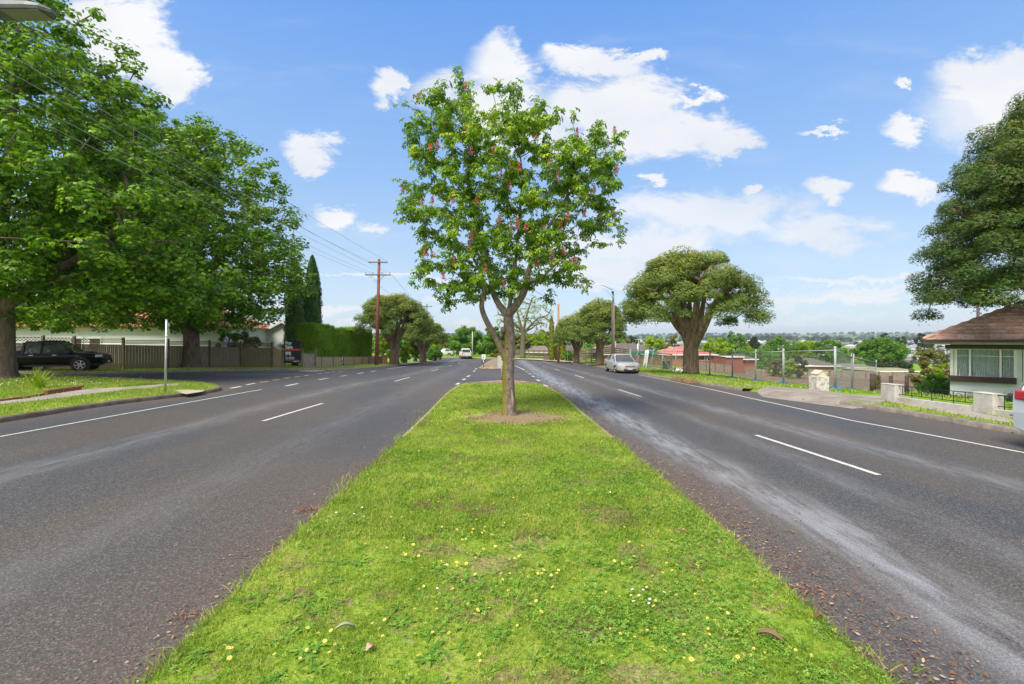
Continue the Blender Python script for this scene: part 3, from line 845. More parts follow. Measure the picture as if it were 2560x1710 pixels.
for i, (x, y) in enumerate(fpos):
    loc = (x, y, g(x, y) + .075)
    if fp is None:
        fp = flower_proto('yellow_daisy', YEL, YC, 11, .021, .13, .045, 'small yellow daisy with a dark centre in the median grass', 'flower', 'yellow daisies in the median grass', loc); o = fp
    else:
        o = fp.copy(); COL.objects.link(o); o.location = loc
    o.rotation_euler = (random.uniform(-.5, .6), random.uniform(-.4, .4), random.uniform(0, 6.28)); k = random.uniform(.45, .88); o.scale = (k, k, random.uniform(.8, 1.3))
fp = None; fpos = []
spots(15, 725, 835, 1186, 1212); spots(5, 920, 960, 1040, 1060); spots(8, 1455, 1520, 1385, 1425); spots(5, 1370, 1400, 1000, 1030); spots(6, 850, 1500, 1000, 1400)
for i, (x, y) in enumerate(fpos):
    loc = (x, y, g(x, y) + .08)
    if fp is None:
        fp = flower_proto('white_daisy', WHT, YEL, 14, .013, .13, .055, 'tiny white lawn daisy with a yellow centre in the median grass', 'flower', 'white daisies in the median grass', loc); o = fp
    else:
        o = fp.copy(); COL.objects.link(o); o.location = loc
    o.rotation_euler = (random.uniform(-.4, .5), random.uniform(-.4, .4), random.uniform(0, 6.28)); k = random.uniform(.8, 1.2); o.scale = (k, k, 1)
# white clover heads scattered over the left lawn and the right verge
wp = np.vstack([np.array([gp(random.uniform(0, 330) * 1.0903, random.uniform(874, 893) * 1.0903) for _ in range(90)]),
                np.array([gp(random.uniform(1980, 2045) * 1.0903, random.uniform(893, 903) * 1.0903) for _ in range(60)])])
dk = [(math.cos(a) * 1.0, math.sin(a) * 1.0, 0.25 * (i % 2)) for i, a in enumerate(np.linspace(0, 2 * math.pi, 8, endpoint=False))]
vs, lp, sz, k_ = scatter(dk, [tuple(range(8))], np.stack([wp[:, 0], wp[:, 1], G(wp[:, 0], wp[:, 1]) + RNG.uniform(.17, .22, len(wp))], 1), frames(np.stack([RNG.normal(0, .5, len(wp)), RNG.normal(-.5, .5, len(wp)), np.ones(len(wp))], 1)), RNG.uniform(.012, .022, len(wp)))
tag(fast_mesh('lawn_flowers', vs, lp, sz, WHT), 'scattered white blossoms in the lawn and verges', 'flowers', None, 'stuff')

# ------------------------------------------------------------------ litter on the road edges
LIT = leafmat('leaf_litter', [(0, (.06, .03, .018)), (.35, (.20, .085, .04)), (.65, (.30, .20, .12)), (1, (.42, .38, .30))], .0, .8, 2.0)
def litter(n, xs, spread, ylo, yhi, pw, smin, smax):
    y = ylo + (yhi - ylo) * RNG.random(n) ** pw
    x = np.interp(y, xs[1], xs[0]) + np.abs(RNG.normal(0, spread, n)) * (1 if xs[0][0] > 0 else -1)
    return np.stack([x, y], 1), RNG.uniform(smin, smax, n)
MRx = [p[0] for p in MED_R[5:][::-1]]; MRy = [p[1] for p in MED_R[5:][::-1]]
MLx = [p[0] for p in MED_L[:6]]; MLy = [p[1] for p in MED_L[:6]]
a1, s1 = litter(5200, (MRx, MRy), .42, 2, 22, 1.3, .004, .017); a2, s2 = litter(2600, (MLx, MLy), .22, 2, 22, 1.3, .004, .015)
a3, s3 = litter(900, ([12.0, 11.7, 11.2, 10.6, 10], [5, 12, 17, 24, 40]), .35, 7, 40, 1.2, .01, .04); a3[:, 0] = 2 * np.interp(a3[:, 1], [5, 12, 17, 24, 40], [12.0, 11.7, 11.2, 10.6, 10]) - a3[:, 0]
al = np.vstack([a1, a2, a3]); sl = np.concatenate([s1, s2, s3])
nr = np.stack([RNG.normal(0, .35, len(al)), RNG.normal(0, .35, len(al)), np.ones(len(al))], 1)
LTV = [(-1, -.3, 0), (-.2, -.55, .12), (.9, -.25, 0), (1.1, .2, .1), (.1, .6, 0), (-.8, .35, .12)]
vs, lp, sz, k_ = scatter(LTV, [(0, 1, 2, 3, 4, 5)], np.stack([al[:, 0], al[:, 1], G(al[:, 0], al[:, 1]) + .012 + sl * .3], 1), frames(nr), sl)
tag(fast_mesh('leaf_litter', vs, lp, sz, LIT, None, np.repeat(RNG.random(len(al)) ** 1.2, k_)), 'brown leaf litter and chips along the road edges', 'leaf litter', None, 'stuff')
BARK = simple('dry_bark', (.20, .09, .05), (.38, .22, .14), .9, 40)
def scrap(name, px, py, L, w, rz, mat, label, curl=.02, cat='leaf'):
    x, y = gp(px, py); b_ = MB(); rows = []
    for i in range(9):
        t_ = i / 8; wd = w * math.sin(math.pi * min(.95, max(.06, t_))) ** .6
        z = curl * math.sin(t_ * 3.1) + .01
        rows.append([(L * (t_ - .5), -wd / 2, z + curl * .5), (L * (t_ - .5), 0, z - .004), (L * (t_ - .5), wd / 2, z + curl * .4)])
    b_.loft(rows, cap=False, closed=False)
    o = b_.build(name, mat, None, True, normals=False, loc=(x, y, g(x, y) + .10)); o.rotation_euler = (0, .05, rz)
    md = o.modifiers.new('s', 'SOLIDIFY'); md.thickness = .003
    return tag(o, label, cat)
scrap('bark_strip', 1703, 1357, .15, .03, -.5, BARK, 'reddish strip of dry bark lying right of centre on the grass', cat='bark')
scrap('fallen_leaf', 1797, 1386, .07, .02, 1.2, simple('leaf_olive', (.25, .24, .12)), 'small curled olive leaf near the right edge of the median')
scrap('fallen_leaf', 862, 1613, .13, .03, .35, simple('leaf_grey', (.28, .33, .22)), 'long grey-green curled leaf in the near left grass', .03)
scrap('fallen_leaf', 925, 1665, .06, .05, 1.0, simple('leaf_pink', (.48, .30, .24)), 'pale pink dry leaf in the near left grass')
scrap('fallen_leaf', 1925, 1640, .16, .06, -.6, simple('leaf_brown', (.24, .15, .09)), 'crumpled brown leaf in the near right grass', .04)
scrap('fallen_leaf', 2046, 1583, .07, .035, .2, simple('leaf_rust', (.22, .06, .03)), 'rusty red leaf by the near right median edge')
fern = []
for (px, py, n_, s_) in ((764, 1278, 90, .07), (775, 1274, 60, .05), (1040, 1030, 90, .16), (1012, 1055, 70, .12), (1060, 1000, 60, .12), (465, 1545, 40, .05), (905, 1165, 40, .06), (2030, 1480, 50, .05), (1800, 1330, 50, .12)):
    x, y = gp(px, py)
    for _ in range(n_): fern.append((x + random.gauss(0, s_ * 1.4), y + random.gauss(0, s_)))
fern = np.array(fern); nr = np.stack([RNG.normal(0, .5, len(fern)), RNG.normal(0, .5, len(fern)), np.ones(len(fern))], 1)
vs, lp, sz, k_ = scatter([(-1.6, -.22, 0), (.2, -.3, .2), (1.6, 0, .05), (.2, .3, .2), (-1.6, .22, 0)], [(0, 1, 2, 3, 4)], np.stack([fern[:, 0], fern[:, 1], G(fern[:, 0], fern[:, 1]) + .02], 1), frames(nr), RNG.uniform(.006, .016, len(fern)))
tag(fast_mesh('rusty_litter', vs, lp, sz, leafmat('rusty_litter', [(0, (.16, .06, .035)), (1, (.40, .19, .11))], 0, .8, 3), None, np.repeat(RNG.random(len(fern)), k_)), 'rusty orange dead blossom swept against the median edges', 'leaf litter', None, 'stuff')
# ------------------------------------------------------------------ trees
def barkmat(name, c1, c2, moss=None, lichen=0.0, scale=(9, 9, 1.6), bump=.9, up=None):
    if name in MATS: return MATS[name]
    m, t, b, o = newmat(name)
    p = t.n.new('ShaderNodeTexCoord').outputs['Object']
    q = t.vec('MULTIPLY', p, scale)
    f, _ = t.noise(q, 1.6, 7, .68, .6)
    c = t.ramp(f, [(.34, c1), (.62, c2)])
    if moss:
        d = t.sep(t.n.new('ShaderNodeNewGeometry').outputs['Normal'])
        mf, _ = t.noise(p, 5, 5, .6)
        side = t.math('SUBTRACT', t.math('MULTIPLY', d[0], -1.0), .1)
        mk = t.step(t.math('ADD', side, t.math('MULTIPLY', t.math('SUBTRACT', mf, .5), 1.6)), .05, .50)
        z = t.sep(p)[2]
        mk = t.math('MULTIPLY', mk, t.math('SUBTRACT', 1.0, t.step(z, 1.6, 2.8)))
        c = t.mix(t.math('MULTIPLY', mk, .85), c, moss)
    if lichen:
        lf, _ = t.noise(p, 16, 3, .6)
        c = t.mix(t.math('MULTIPLY', t.step(lf, .66, .70), lichen), c, (.42, .42, .36))
    t.put(b.inputs['Base Color'], c); b.inputs['Roughness'].default_value = .92; b.inputs['Specular IOR Level'].default_value = .15
    bn = t.n.new('ShaderNodeBump'); bn.inputs['Strength'].default_value = bump; bn.inputs['Distance'].default_value = .05
    t.put(bn.inputs['Height'], f); t.l.new(bn.outputs[0], b.inputs['Normal'])
    MATS[name] = m
    return m

class Skel:
    def __init__(s): s.p = []; s.par = []; s.fix = {}
    def limb(s, pts, start=None, rs=None, sub=3):
        """a hand-set limb; start = index of the node it leaves"""
        pts = [np.array(q, float) for q in pts]; idx = []
        prev = -1 if start is None else start
        seq = pts if start is None else [s.p[start]] + pts
        # Catmull-like refinement
        out = []
        for i in range(len(seq) - 1):
            a = seq[max(i - 1, 0)]; b = seq[i]; c = seq[i + 1]; d = seq[min(i + 2, len(seq) - 1)]
            for k in range(1, sub + 1):
                t = k / sub
                out.append((.5 * (2 * b + (c - a) * t + (2 * a - 5 * b + 4 * c - d) * t * t + (3 * b - a - 3 * c + d) * t ** 3), i + t))
        if start is None: out = [(seq[0], 0)] + out
        for q, t in out:
            s.p.append(np.array(q)); s.par.append(prev); prev = len(s.p) - 1; idx.append(prev)
            if rs is not None:
                s.fix[prev] = float(np.interp(t, range(len(rs)), rs))
        return idx
    def reach(s, targets, seg=.5, sag=.10, jit=.06, lo=0, up=.25, rng=random, allow=None):
        P_ = list(s.p); A = np.array(P_)
        T = np.array(targets)
        d0 = np.array([np.min(np.linalg.norm(A - q, axis=1)) for q in T])
        cap = 60000; buf = np.zeros((cap, 3)); n = len(A); buf[:n] = A
        plen = np.zeros(cap)
        ok = np.ones(cap, bool); ok[:n] = False; ok[list(allow) if allow is not None else list(range(lo, n))] = True
        tips = []
        for i in np.argsort(d0):
            q = T[i]
            dv = q - buf[:n]; dd = np.linalg.norm(dv, axis=1)
            pen = dd + .35 * np.maximum(0, -dv[:, 2]) + .12 * plen[:n]
            pen[~ok[:n]] = 1e9
            j = int(np.argmin(pen)); L = dd[j]
            k = max(1, int(L / seg)); prev = j
            a = buf[j].copy()
            for m in range(1, k + 1):
                t = m / k
                pt = a + (q - a) * t
                pt[2] += math.sin(math.pi * t) * L * sag
                if m < k: pt += np.array([rng.gauss(0, jit) for _ in range(3)]) * min(1, L)
                buf[n] = pt; plen[n] = plen[prev] + L / k; ok[n] = True
                s.p.append(pt.copy()); s.par.append(prev); prev = n; n += 1
            tips.append(prev)
        return tips
    def radii(s, r0, tip, pw=.5):
        n = len(s.p); w = np.zeros(n); par = s.par
        ch = np.zeros(n, int)
        for i in range(n):
            if par[i] >= 0: ch[par[i]] += 1
        for i in range(n - 1, -1, -1):
            if ch[i] == 0: w[i] += 1
            if par[i] >= 0: w[par[i]] += w[i]
        r = np.maximum(tip, r0 * (w / max(w[0], 1)) ** pw)
        for i, v in s.fix.items(): r[i] = max(v, tip)
        s.w = w; s.r = r
        return r
    def tubes(s, mb, rmin=0.0, sides=(10, 6, 4)):
        n = len(s.p); kids = [[] for _ in range(n)]
        for i in range(n):
            if s.par[i] >= 0: kids[s.par[i]].append(i)
        stack = [(0, None)]
        while stack:
            i, fr = stack.pop()
            pts = []; rs = []
            if fr is not None: pts.append(s.p[fr]); rs.append(min(s.r[fr], s.r[i] * 1.25))
            c = i
            while True:
                pts.append(s.p[c]); rs.append(s.r[c])
                ks = sorted(kids[c], key=lambda q: -s.w[q])
                if not ks: break
                for o in ks[1:]: stack.append((o, c))
                c = ks[0]
            if max(rs) < rmin: continue
            m = max(rs); k = sides[0] if m > .09 else sides[1] if m > .03 else sides[2]
            if len(pts) > 1: mb.tube(pts, rs, k, cap=(m > .05))

OAK_T = [(0, 0, 0), (.22, .10, .05), (.16, .28, .06), (.42, .36, .02), (.30, .52, .05), (.52, .66, -.02), (.26, .76, .04), (.12, 1.02, -.04),
         (-.10, .98, -.04), (-.24, .74, .04), (-.50, .70, -.02), (-.30, .50, .05), (-.44, .34, .02), (-.16, .26, .06), (-.20, .08, .05)]
SPRAY_V = []; SPRAY_F = []
for k_ in range(3):        # a spray of three leaves
    an = (-.95, 0, .95)[k_]; c_, s_ = math.cos(an), math.sin(an)
    b0 = len(SPRAY_V)
    for (x, y, z) in OAK_T: SPRAY_V.append((x * c_ - y * s_, x * s_ + y * c_, z - .18 * y * y + .05 * k_))
    SPRAY_F.append(tuple(range(b0, b0 + len(OAK_T))))
PALM_V = []; PALM_F = []   # palmate chestnut leaf with five drooping leaflets
for k_ in range(5):
    an = (k_ - 2) * 1.02; L_ = (.80, .95, 1.05, .95, .80)[k_]; c_, s_ = math.cos(an), math.sin(an)
    b0 = len(PALM_V)
    for (w_, r_, z_) in ((0, .02, 0), (.14, .40, .04), (.24, .72, -.08), (0, 1.0, -.34), (-.24, .72, -.08), (-.14, .40, .04)):
        x, y = w_ * L_, r_ * L_
        PALM_V.append((x * c_ - y * s_, x * s_ + y * c_, z_ * L_))
    PALM_F += [(b0, b0 + 1, b0 + 2, b0 + 3), (b0, b0 + 3, b0 + 4, b0 + 5)]
SM_V = [(0, 0, 0), (.32, .45, .05), (0, 1, 0), (-.32, .45, .05), (.1, .1, .3), (.75, .3, .35), (.95, .75, .3), (.35, .55, .3)]
SM_F = [(0, 1, 2, 3), (4, 5, 6, 7)]
TUFT_V = []; TUFT_F = []   # small leafy tuft
for k_ in range(4):
    an = k_ * 1.57 + .3; c_, s_ = math.cos(an), math.sin(an); b0 = len(TUFT_V)
    for (w_, r_, z_) in ((0, 0, 0), (.26, .5, .25), (0, 1, .30), (-.26, .5, .15)): TUFT_V.append((w_ * c_ - r_ * s_, w_ * s_ + r_ * c_, z_))
    TUFT_F.append(tuple(range(b0, b0 + 4)))

def puff(centres, radii, n_each, up=.5, flat=.7, dome=False, rng=RNG):
    """leaf positions and outward normals round clump centres"""
    C = np.repeat(np.asarray(centres), n_each, 0); Rr = np.repeat(np.asarray(radii), n_each)
    d = rng.normal(size=C.shape)
    if dome: d[:, 2] = np.abs(d[:, 2]) * 1.1 - .28
    d /= np.linalg.norm(d, axis=1, keepdims=True)
    k = rng.random(len(C)) ** (.22 if dome else .45)
    off = d * (k * Rr)[:, None]; off[:, 2] *= flat
    nrm = d + np.array([0, 0, up]) + rng.normal(0, .38, C.shape)
    return C + off, nrm

def make_tree(name, label, cat, base, skel, crown, leaf_t, leaf_mat, bark, leaf_size, group=None, tubes_min=0.0, extra=None, crown_name='crown', tvar=None):
    """base: (x, y, z); skel in world coordinates; crown=(positions, normals)"""
    r = thing(name, label, cat, base, 0, group)
    b = Vector(base)
    mb = MB(); skel.tubes(mb, tubes_min)
    mb.v = [(v[0] - b.x, v[1] - b.y, v[2] - b.z) for v in mb.v]
    mb.build('trunk', bark, r, True, normals=False)
    pos, nrm = crown
    s = RNG.uniform(leaf_size[0], leaf_size[1], len(pos))
    # leaves hang: their long axis leans outward and down
    spin = np.cross(nrm, np.tile((0, 0, 1.0), (len(pos), 1))) + RNG.normal(0, .5, pos.shape)
    vs, lp, sz, k = scatter(leaf_t[0], leaf_t[1], pos - np.array(base), frames(nrm, RNG, spin), s)
    v = RNG.random(len(pos)) if tvar is None else tvar
    fast_mesh(crown_name, vs, lp, sz, leaf_mat, r, np.repeat(v, k))
    return r

# colours
M_CHEST = leafmat('chestnut_leaf', [(0, (.065, .145, .012)), (.34, (.115, .250, .016)), (.64, (.22, .40, .026)), (.90, (.46, .60, .05))], .42, .42, .8)
M_OAK = leafmat('oak_leaf', [(0, (.042, .108, .006)), (.35, (.092, .215, .010)), (.62, (.175, .350, .014)), (.90, (.34, .54, .022))], .36, .45, .5)
M_MEL = leafmat('paperbark_leaf', [(0, (.060, .115, .024)), (.30, (.115, .185, .030)), (.55, (.20, .260, .036)), (.76, (.36, .34, .04)), (1, (.50, .36, .055))], .22, .55, .9)
M_CYP = leafmat('cypress_leaf', [(0, (.025, .07, .016)), (.5, (.065, .15, .024)), (1, (.12, .23, .03))], .15, .6, 1.2)
M_HEDGE = leafmat('hedge_leaf', [(0, (.09, .20, .012)), (.5, (.21, .40, .022)), (1, (.36, .54, .035))], .2, .6, 1.0)
M_GOLDC = leafmat('golden_cypress_leaf', [(0, (.10, .13, .010)), (.5, (.22, .25, .014)), (1, (.34, .34, .02))], .15, .6, 1.2)
M_LIME = leafmat('lime_leaf', [(0, (.12, .22, .010)), (.5, (.26, .40, .016)), (1, (.42, .54, .03))], .35, .5, .8)
M_GREEN = leafmat('green_leaf', [(0, (.05, .13, .016)), (.5, (.11, .26, .024)), (1, (.22, .40, .04))], .32, .5, .6)
M_OLIVE = leafmat('olive_leaf', [(0, (.07, .09, .022)), (.5, (.16, .17, .04)), (1, (.28, .25, .06))], .2, .6, .6)
M_DARK = leafmat('dark_leaf', [(0, (.018, .035, .016)), (.5, (.040, .070, .026)), (1, (.075, .11, .04))], .15, .6, .6)
M_RED = leafmat('plum_leaf', [(0, (.05, .012, .014)), (.5, (.10, .022, .025)), (1, (.17, .05, .04))], .2, .6, .8)
M_PINK = leafmat('blossom', [(0, (.45, .25, .26)), (1, (.72, .52, .50))], .2, .6, .8)
B_CHEST = barkmat('chestnut_bark', (.13, .098, .078), (.29, .235, .20), moss=(.20, .175, .012), lichen=.8, scale=(7, 7, 3.5))
B_OAK = barkmat('oak_bark', (.095, .068, .052), (.24, .18, .145), lichen=.25, scale=(5, 5, 1.0))
B_MEL = barkmat('paper_bark', (.075, .052, .036), (.30, .22, .155), scale=(6, 6, .8), bump=1.0)
B_GREY = barkmat('grey_bark', (.085, .070, .055), (.20, .175, .14))

# ---- the young red-flowering chestnut on the median
def median_tree():
    bx, by = gp(1273, 1045); bz = g(bx, by) + .06; base = (bx, by, bz)
    W = lambda px, py, dy=0.0: np.array([X(px, by + dy), by + dy, Z(py, by + dy)])
    s = Skel()
    tr = s.limb([(bx, by, bz - .1), (bx - .005, by, bz + .12), W(1272, 985), W(1270, 930), W(1273, 880), W(1274, 840), W(1270, 790)], None,
                [.27, .205, .165, .155, .150, .140, .130])
    fork1 = tr[10]; fork2 = tr[-1]
    a = s.limb([W(1238, 842, -.05), W(1215, 800, -.15), W(1204, 765, -.2), W(1210, 728, -.15), W(1205, 690, .1), W(1180, 640, .3)], fork1, [.095, .080, .072, .066, .06, .045, .03])
    b = s.limb([W(1248, 762, .15), W(1232, 730, .3), W(1225, 690, .5), W(1215, 630, .6), W(1190, 560, .5), W(1170, 480, .4), W(1175, 400, .3)], fork2, [.10, .085, .07, .06, .05, .04, .03, .02])
    c = s.limb([W(1296, 755, -.1), W(1312, 725, -.25), W(1318, 690, -.4), W(1335, 640, -.5), W(1370, 570, -.6), W(1420, 490, -.5), W(1470, 420, -.3)], fork2, [.11, .10, .085, .07, .055, .042, .03, .02])
    d = s.limb([W(1278, 740, .2), W(1285, 690, .4), W(1292, 620, .5), W(1300, 530, .3), W(1305, 430, .1), W(1290, 330, 0)], fork2, [.06, .055, .05, .042, .035, .025, .015])
    e = s.limb([W(1345, 700, -.8), W(1370, 680, -1.2), W(1400, 650, -1.5)], c[7], [.05, .035, .028, .02])
    # crown volume traced by its outline (photo pixels), given real depth
    out = np.array([(1010, 262), (1050, 232), (1105, 215), (1150, 192), (1200, 262), (1250, 225), (1290, 208), (1330, 258), (1385, 275), (1440, 330), (1490, 312), (1548, 320), (1570, 380),
                    (1545, 470), (1530, 540), (1552, 600), (1500, 610), (1460, 640), (1472, 700), (1400, 725), (1330, 725), (1280, 740), (1180, 752), (1110, 770), (1085, 740), (1040, 700),
                    (1035, 640), (1030, 570), (1000, 540), (990, 490), (1030, 430), (1020, 360), (1000, 300)], float)
    T = []; rr = random.Random(5); tries = 0
    while len(T) < 760 and tries < 60000:
        tries += 1
        px, py = rr.uniform(985, 1575), rr.uniform(190, 770)
        e_ = polysd(np.array([px]), np.array([py]), out)[0]
        if e_ < 6: continue
        dep = 2.1 * math.sqrt(max(0, 1 - ((px - 1285) / 320) ** 2 - ((py - 470) / 330) ** 2) + .04)
        dy = rr.uniform(-1, 1) ** 1 * dep
        # keep the picture outline for the tree's own size: offset from its axis, not from the lens
        x = bx + (1285 + (px - 1285) * .96 - 1273) / F_PX * by; z = CH + (HY - 480 - (py - 480) * (.93 if py < 480 else 1.02)) / F_PX * by
        q_ = (x, by + dy, z); mind = .27 if len(T) < 480 else .20
        if any((q_[0] - a_[0]) ** 2 + (q_[1] - a_[1]) ** 2 * .5 + (q_[2] - a_[2]) ** 2 < mind ** 2 for a_ in T): continue
        T.append(q_)
    # outer twigs that stick out of the outline
    for px, py in ((1008, 262), (1148, 195), (1292, 212), (1278, 240), (1340, 262), (1500, 318), (1552, 322), (1568, 385), (1540, 490), (1558, 600), (1555, 575), (998, 492), (1002, 520), (1005, 560), (1030, 662),
                   (1475, 705), (1462, 735), (1380, 752), (1105, 772), (1040, 715), (1008, 440), (1020, 360), (1165, 205), (1055, 240)):
        T.append((bx + (px - 1273) / F_PX * by, by + rr.uniform(-.6, .6), CH + (HY - py) / F_PX * by))
    tips = s.reach(T, .28, .05, .05, allow=a[6:] + b[6:] + c[6:] + d[4:] + e[3:])
    s.radii(.15, .0045, .55)
    # leaves: along the last stretch of every twig
    pos = []; nr = []
    r2 = np.random.default_rng(3)
    for q in tips:
        c_ = np.array(s.p[q]); pp = np.array(s.p[s.par[q]])
        n = r2.integers(11, 22)
        for _ in range(n):
            t = r2.random() ** 1.2
            m = c_ + (pp - c_) * t
            d_ = r2.normal(size=3); d_[2] = d_[2] * .40; d_ /= np.linalg.norm(d_)
            pos.append(m + d_ * r2.uniform(.03, .20)); nr.append(d_ * .8 + np.array([0, 0, .75]) + r2.normal(0, .3, 3))
    pos = np.array(pos); nr = np.array(nr)
    # the palmate leaf points away from its twig
    spin = np.cross(nr, r2.normal(0, .3, nr.shape) + np.array([0, 0, 1.]))
    root = thing('chestnut_tree', 'young red-flowering chestnut tree standing alone on the median strip', 'tree', base)
    B = np.array(base)
    mb = MB(); s.tubes(mb, 0, (16, 7, 4)); mb.v = [(v[0] - B[0], v[1] - B[1], v[2] - B[2]) for v in mb.v]
    # burls, knot holes and a healed scar on the stem
    tro = mb.build('trunk', B_CHEST, root, True, normals=False)
    kn = MB()
    for px, py, r_, dyy in ((1258, 826, .055, -.10), (1252, 838, .05, -.08), (1284, 898, .035, -.135), (1262, 770, .03, -.10)):
        kn.ball((X(px, by) - B[0], dyy, Z(py, by) - B[2]), (r_, r_ * .7, r_ * 1.3), 10, 7)
    kn.build('burl', B_CHEST, tro, True)
    kh = MB()
    for px, py, r_ in ((1269, 871, .017), (1272, 947, .018)):
        kh.ball((X(px, by) - B[0], -.150, Z(py, by) - B[2]), (r_, .02, r_ * 1.3), 10, 7)
    kh.build('knot_hole', simple('knot_dark', (.012, .008, .006), rough=1), tro, True)
    sc = MB()
    sc.tube([(X(1284, by) - B[0], -.125, Z(1035, by) - B[2]), (X(1282, by) - B[0], -.150, Z(1000, by) - B[2]), (X(1279, by) - B[0], -.140, Z(972, by) - B[2])], [.03, .045, .012], 8)
    sc.build('bark_scar', simple('scar_wood', (.20, .15, .11), (.34, .26, .20), .9, 12, stretch=(3, 3, .6)), tro, True)
    v = r2.random(len(pos)) * .9
    br = (pos[:, 1] < by - 1.1); v[br] = np.clip(v[br] + .12, 0, 1)
    vs, lp, sz, k = scatter(PALM_V, PALM_F, pos - B, frames(nr, r2, spin), r2.uniform(.06, .12, len(pos)))
    fast_mesh('crown', vs, lp, sz, M_CHEST, root, np.repeat(v, k))
    # flower spikes
    fm = leafmat('chestnut_flower', [(0, (.36, .06, .06)), (.5, (.58, .14, .14)), (1, (.74, .34, .28))], .25, .6, 3)
    spikes = [(1172, 598), (1165, 628), (1120, 500), (1065, 502), (1038, 508), (1170, 365), (1275, 402), (1274, 462), (1245, 560), (1278, 580), (1295, 565), (1318, 575), (1365, 582), (1410, 570), (1342, 325), (1156, 310), (1105, 290),
              (1080, 350), (1060, 355), (1405, 435), (1480, 488), (1475, 540), (1500, 470), (1418, 645), (1435, 670), (1450, 670), (1390, 655), (1258, 730), (1125, 670), (1065, 650), (1045, 645), (1095, 710), (1555, 310), (1552, 545), (1028, 222),
              (1155, 190), (1455, 315), (1230, 365), (1380, 400), (1300, 410), (1185, 505), (1430, 545), (1350, 672), (1210, 690), (1560, 420), (985, 470), (1325, 500), (1250, 430)]
    pos = []; nn = []
    for px, py in spikes:
        px, py = 1285 + (px - 1285) * .93, 480 + (py - 480) * .91
        e_ = 1 - ((px - 1285) / 320) ** 2 - ((py - 470) / 330) ** 2
        dy = -1.75 * math.sqrt(max(.01, e_)) * rr.uniform(.75, 1.0)
        yy = by + dy
        c0 = np.array([X(px, yy), yy, Z(py, yy)]); h = rr.uniform(.16, .28)
        for _ in range(60):
            t = rr.random(); w = .045 * (1 - t * .6)
            pos.append(c0 + np.array([rr.gauss(0, w * .7), rr.gauss(0, w * .7), (t - .5) * h])); nn.append((rr.gauss(0, 1), rr.gauss(-.3, 1), rr.gauss(0, 1)))
    pos = np.array(pos); nn = np.array(nn)
    vs, lp, sz, k = scatter(TUFT_V, TUFT_F, pos - B, frames(nn), RNG.uniform(.017, .030, len(pos)))
    fl = fast_mesh('flower_spikes', vs, lp, sz, fm, root, np.repeat(RNG.random(len(pos)), k)); fl['label'] = 'red and pink flower spikes'
median_tree()

# ---- the two big oaks on the left
def oak(base, H, trunk_r, blobs, nT, seed, label, limbs, leaves=26, low=None, ls=(.13, .24), pr=.62):
    bx, by, bz = base; rr = random.Random(seed)
    s = Skel()
    fork = bz + limbs['fork']
    tr = s.limb([(bx, by, bz - .2), (bx, by, bz + .35), (bx + .02, by, bz + 1.3), (bx, by, fork)], None, [trunk_r * 1.55, trunk_r * 1.12, trunk_r * .97, trunk_r * .95])
    allow = []
    for pts, r in limbs['limbs']:
        idx = s.limb([(bx + p[0], by + p[1], bz + p[2]) for p in pts], tr[-1], [r] + [r * (1 - .17 * (i + 1)) for i in range(len(pts))])
        allow += idx[5:]
    T = []
    for (cx, cy, cz, ax, ay, az, n) in blobs:
        for _ in range(int(n)):
            while True:
                d = np.array([rr.gauss(0, 1) for _ in range(3)]); d /= np.linalg.norm(d)
                k = rr.random() ** .30
                p = np.array([bx + cx + d[0] * ax * k, by + cy + d[1] * ay * k, bz + cz + d[2] * az * k])
                if p[2] > bz + (low or 2.6): break
            T.append(p)
    s.reach(T, .9, .06, .09, allow=allow)
    s.radii(trunk_r * .95, .012, .52)
    T = np.array(T)
    pos, nr = puff(T, RNG.uniform(.42, .95, len(T)), leaves, up=.85, flat=pr)
    return make_tree('oak_tree', label, 'tree', base, s, (pos, nr), (SPRAY_V, SPRAY_F), M_OAK, B_OAK, ls)
ob = gp(478, 918, .1)
oak((ob[0], ob[1], g(*ob) + .1), 18, .58, [(0.2, -1, 10.6, 8.0, 7.5, 7.8, 640), (-3.4, -.5, 13.8, 5.4, 5.5, 5.4, 260), (-6.0, .5, 12.0, 4.6, 5.0, 5.0, 150), (-1.8, 0, 15.4, 3.4, 4.0, 3.8, 150), (-3.5, 0, 9, 7, 6, 5.5, 200), (4.2, -1.5, 6.8, 5.0, 5.5, 4.0, 190), (-1, -3.5, 5.5, 7.5, 3.5, 2.2, 110), (-6.5, -3.2, 4.0, 5.0, 2.4, 1.3, 90), (-2.5, 2.5, 4.2, 8.0, 2.5, 1.4, 70)], 0, 3,
    'large spreading oak behind the street sign, its forked trunk against the paling fence',
    {'fork': 2.7, 'limbs': [([(-1.1, -.3, 3.7), (-2.6, -.6, 4.8), (-4.6, -1.0, 5.6), (-6.3, -1.6, 6.8)], .33), ([(-.7, .1, 4.6), (-1.2, .3, 6.5), (-1.6, .2, 9), (-1.5, 0, 11.5)], .32),
                            ([(.3, -.2, 4.8), (.6, -.5, 7), (.8, -.6, 10), (.5, -.5, 13.5)], .36), ([(1.2, -.3, 3.7), (2.6, -.8, 4.4), (4.4, -1.2, 5.4), (6.2, -1.5, 6.6)], .26),
                            ([(.2, 1.0, 4.2), (.8, 2.6, 6.2), (1.2, 4.2, 8.2)], .24), ([(-.2, -1.2, 4.2), (-.4, -2.8, 5.6), (.2, -4.5, 7)], .22)]}, leaves=62, ls=(.085, .155))
oc = (X(-2, 22.5), 22.5)
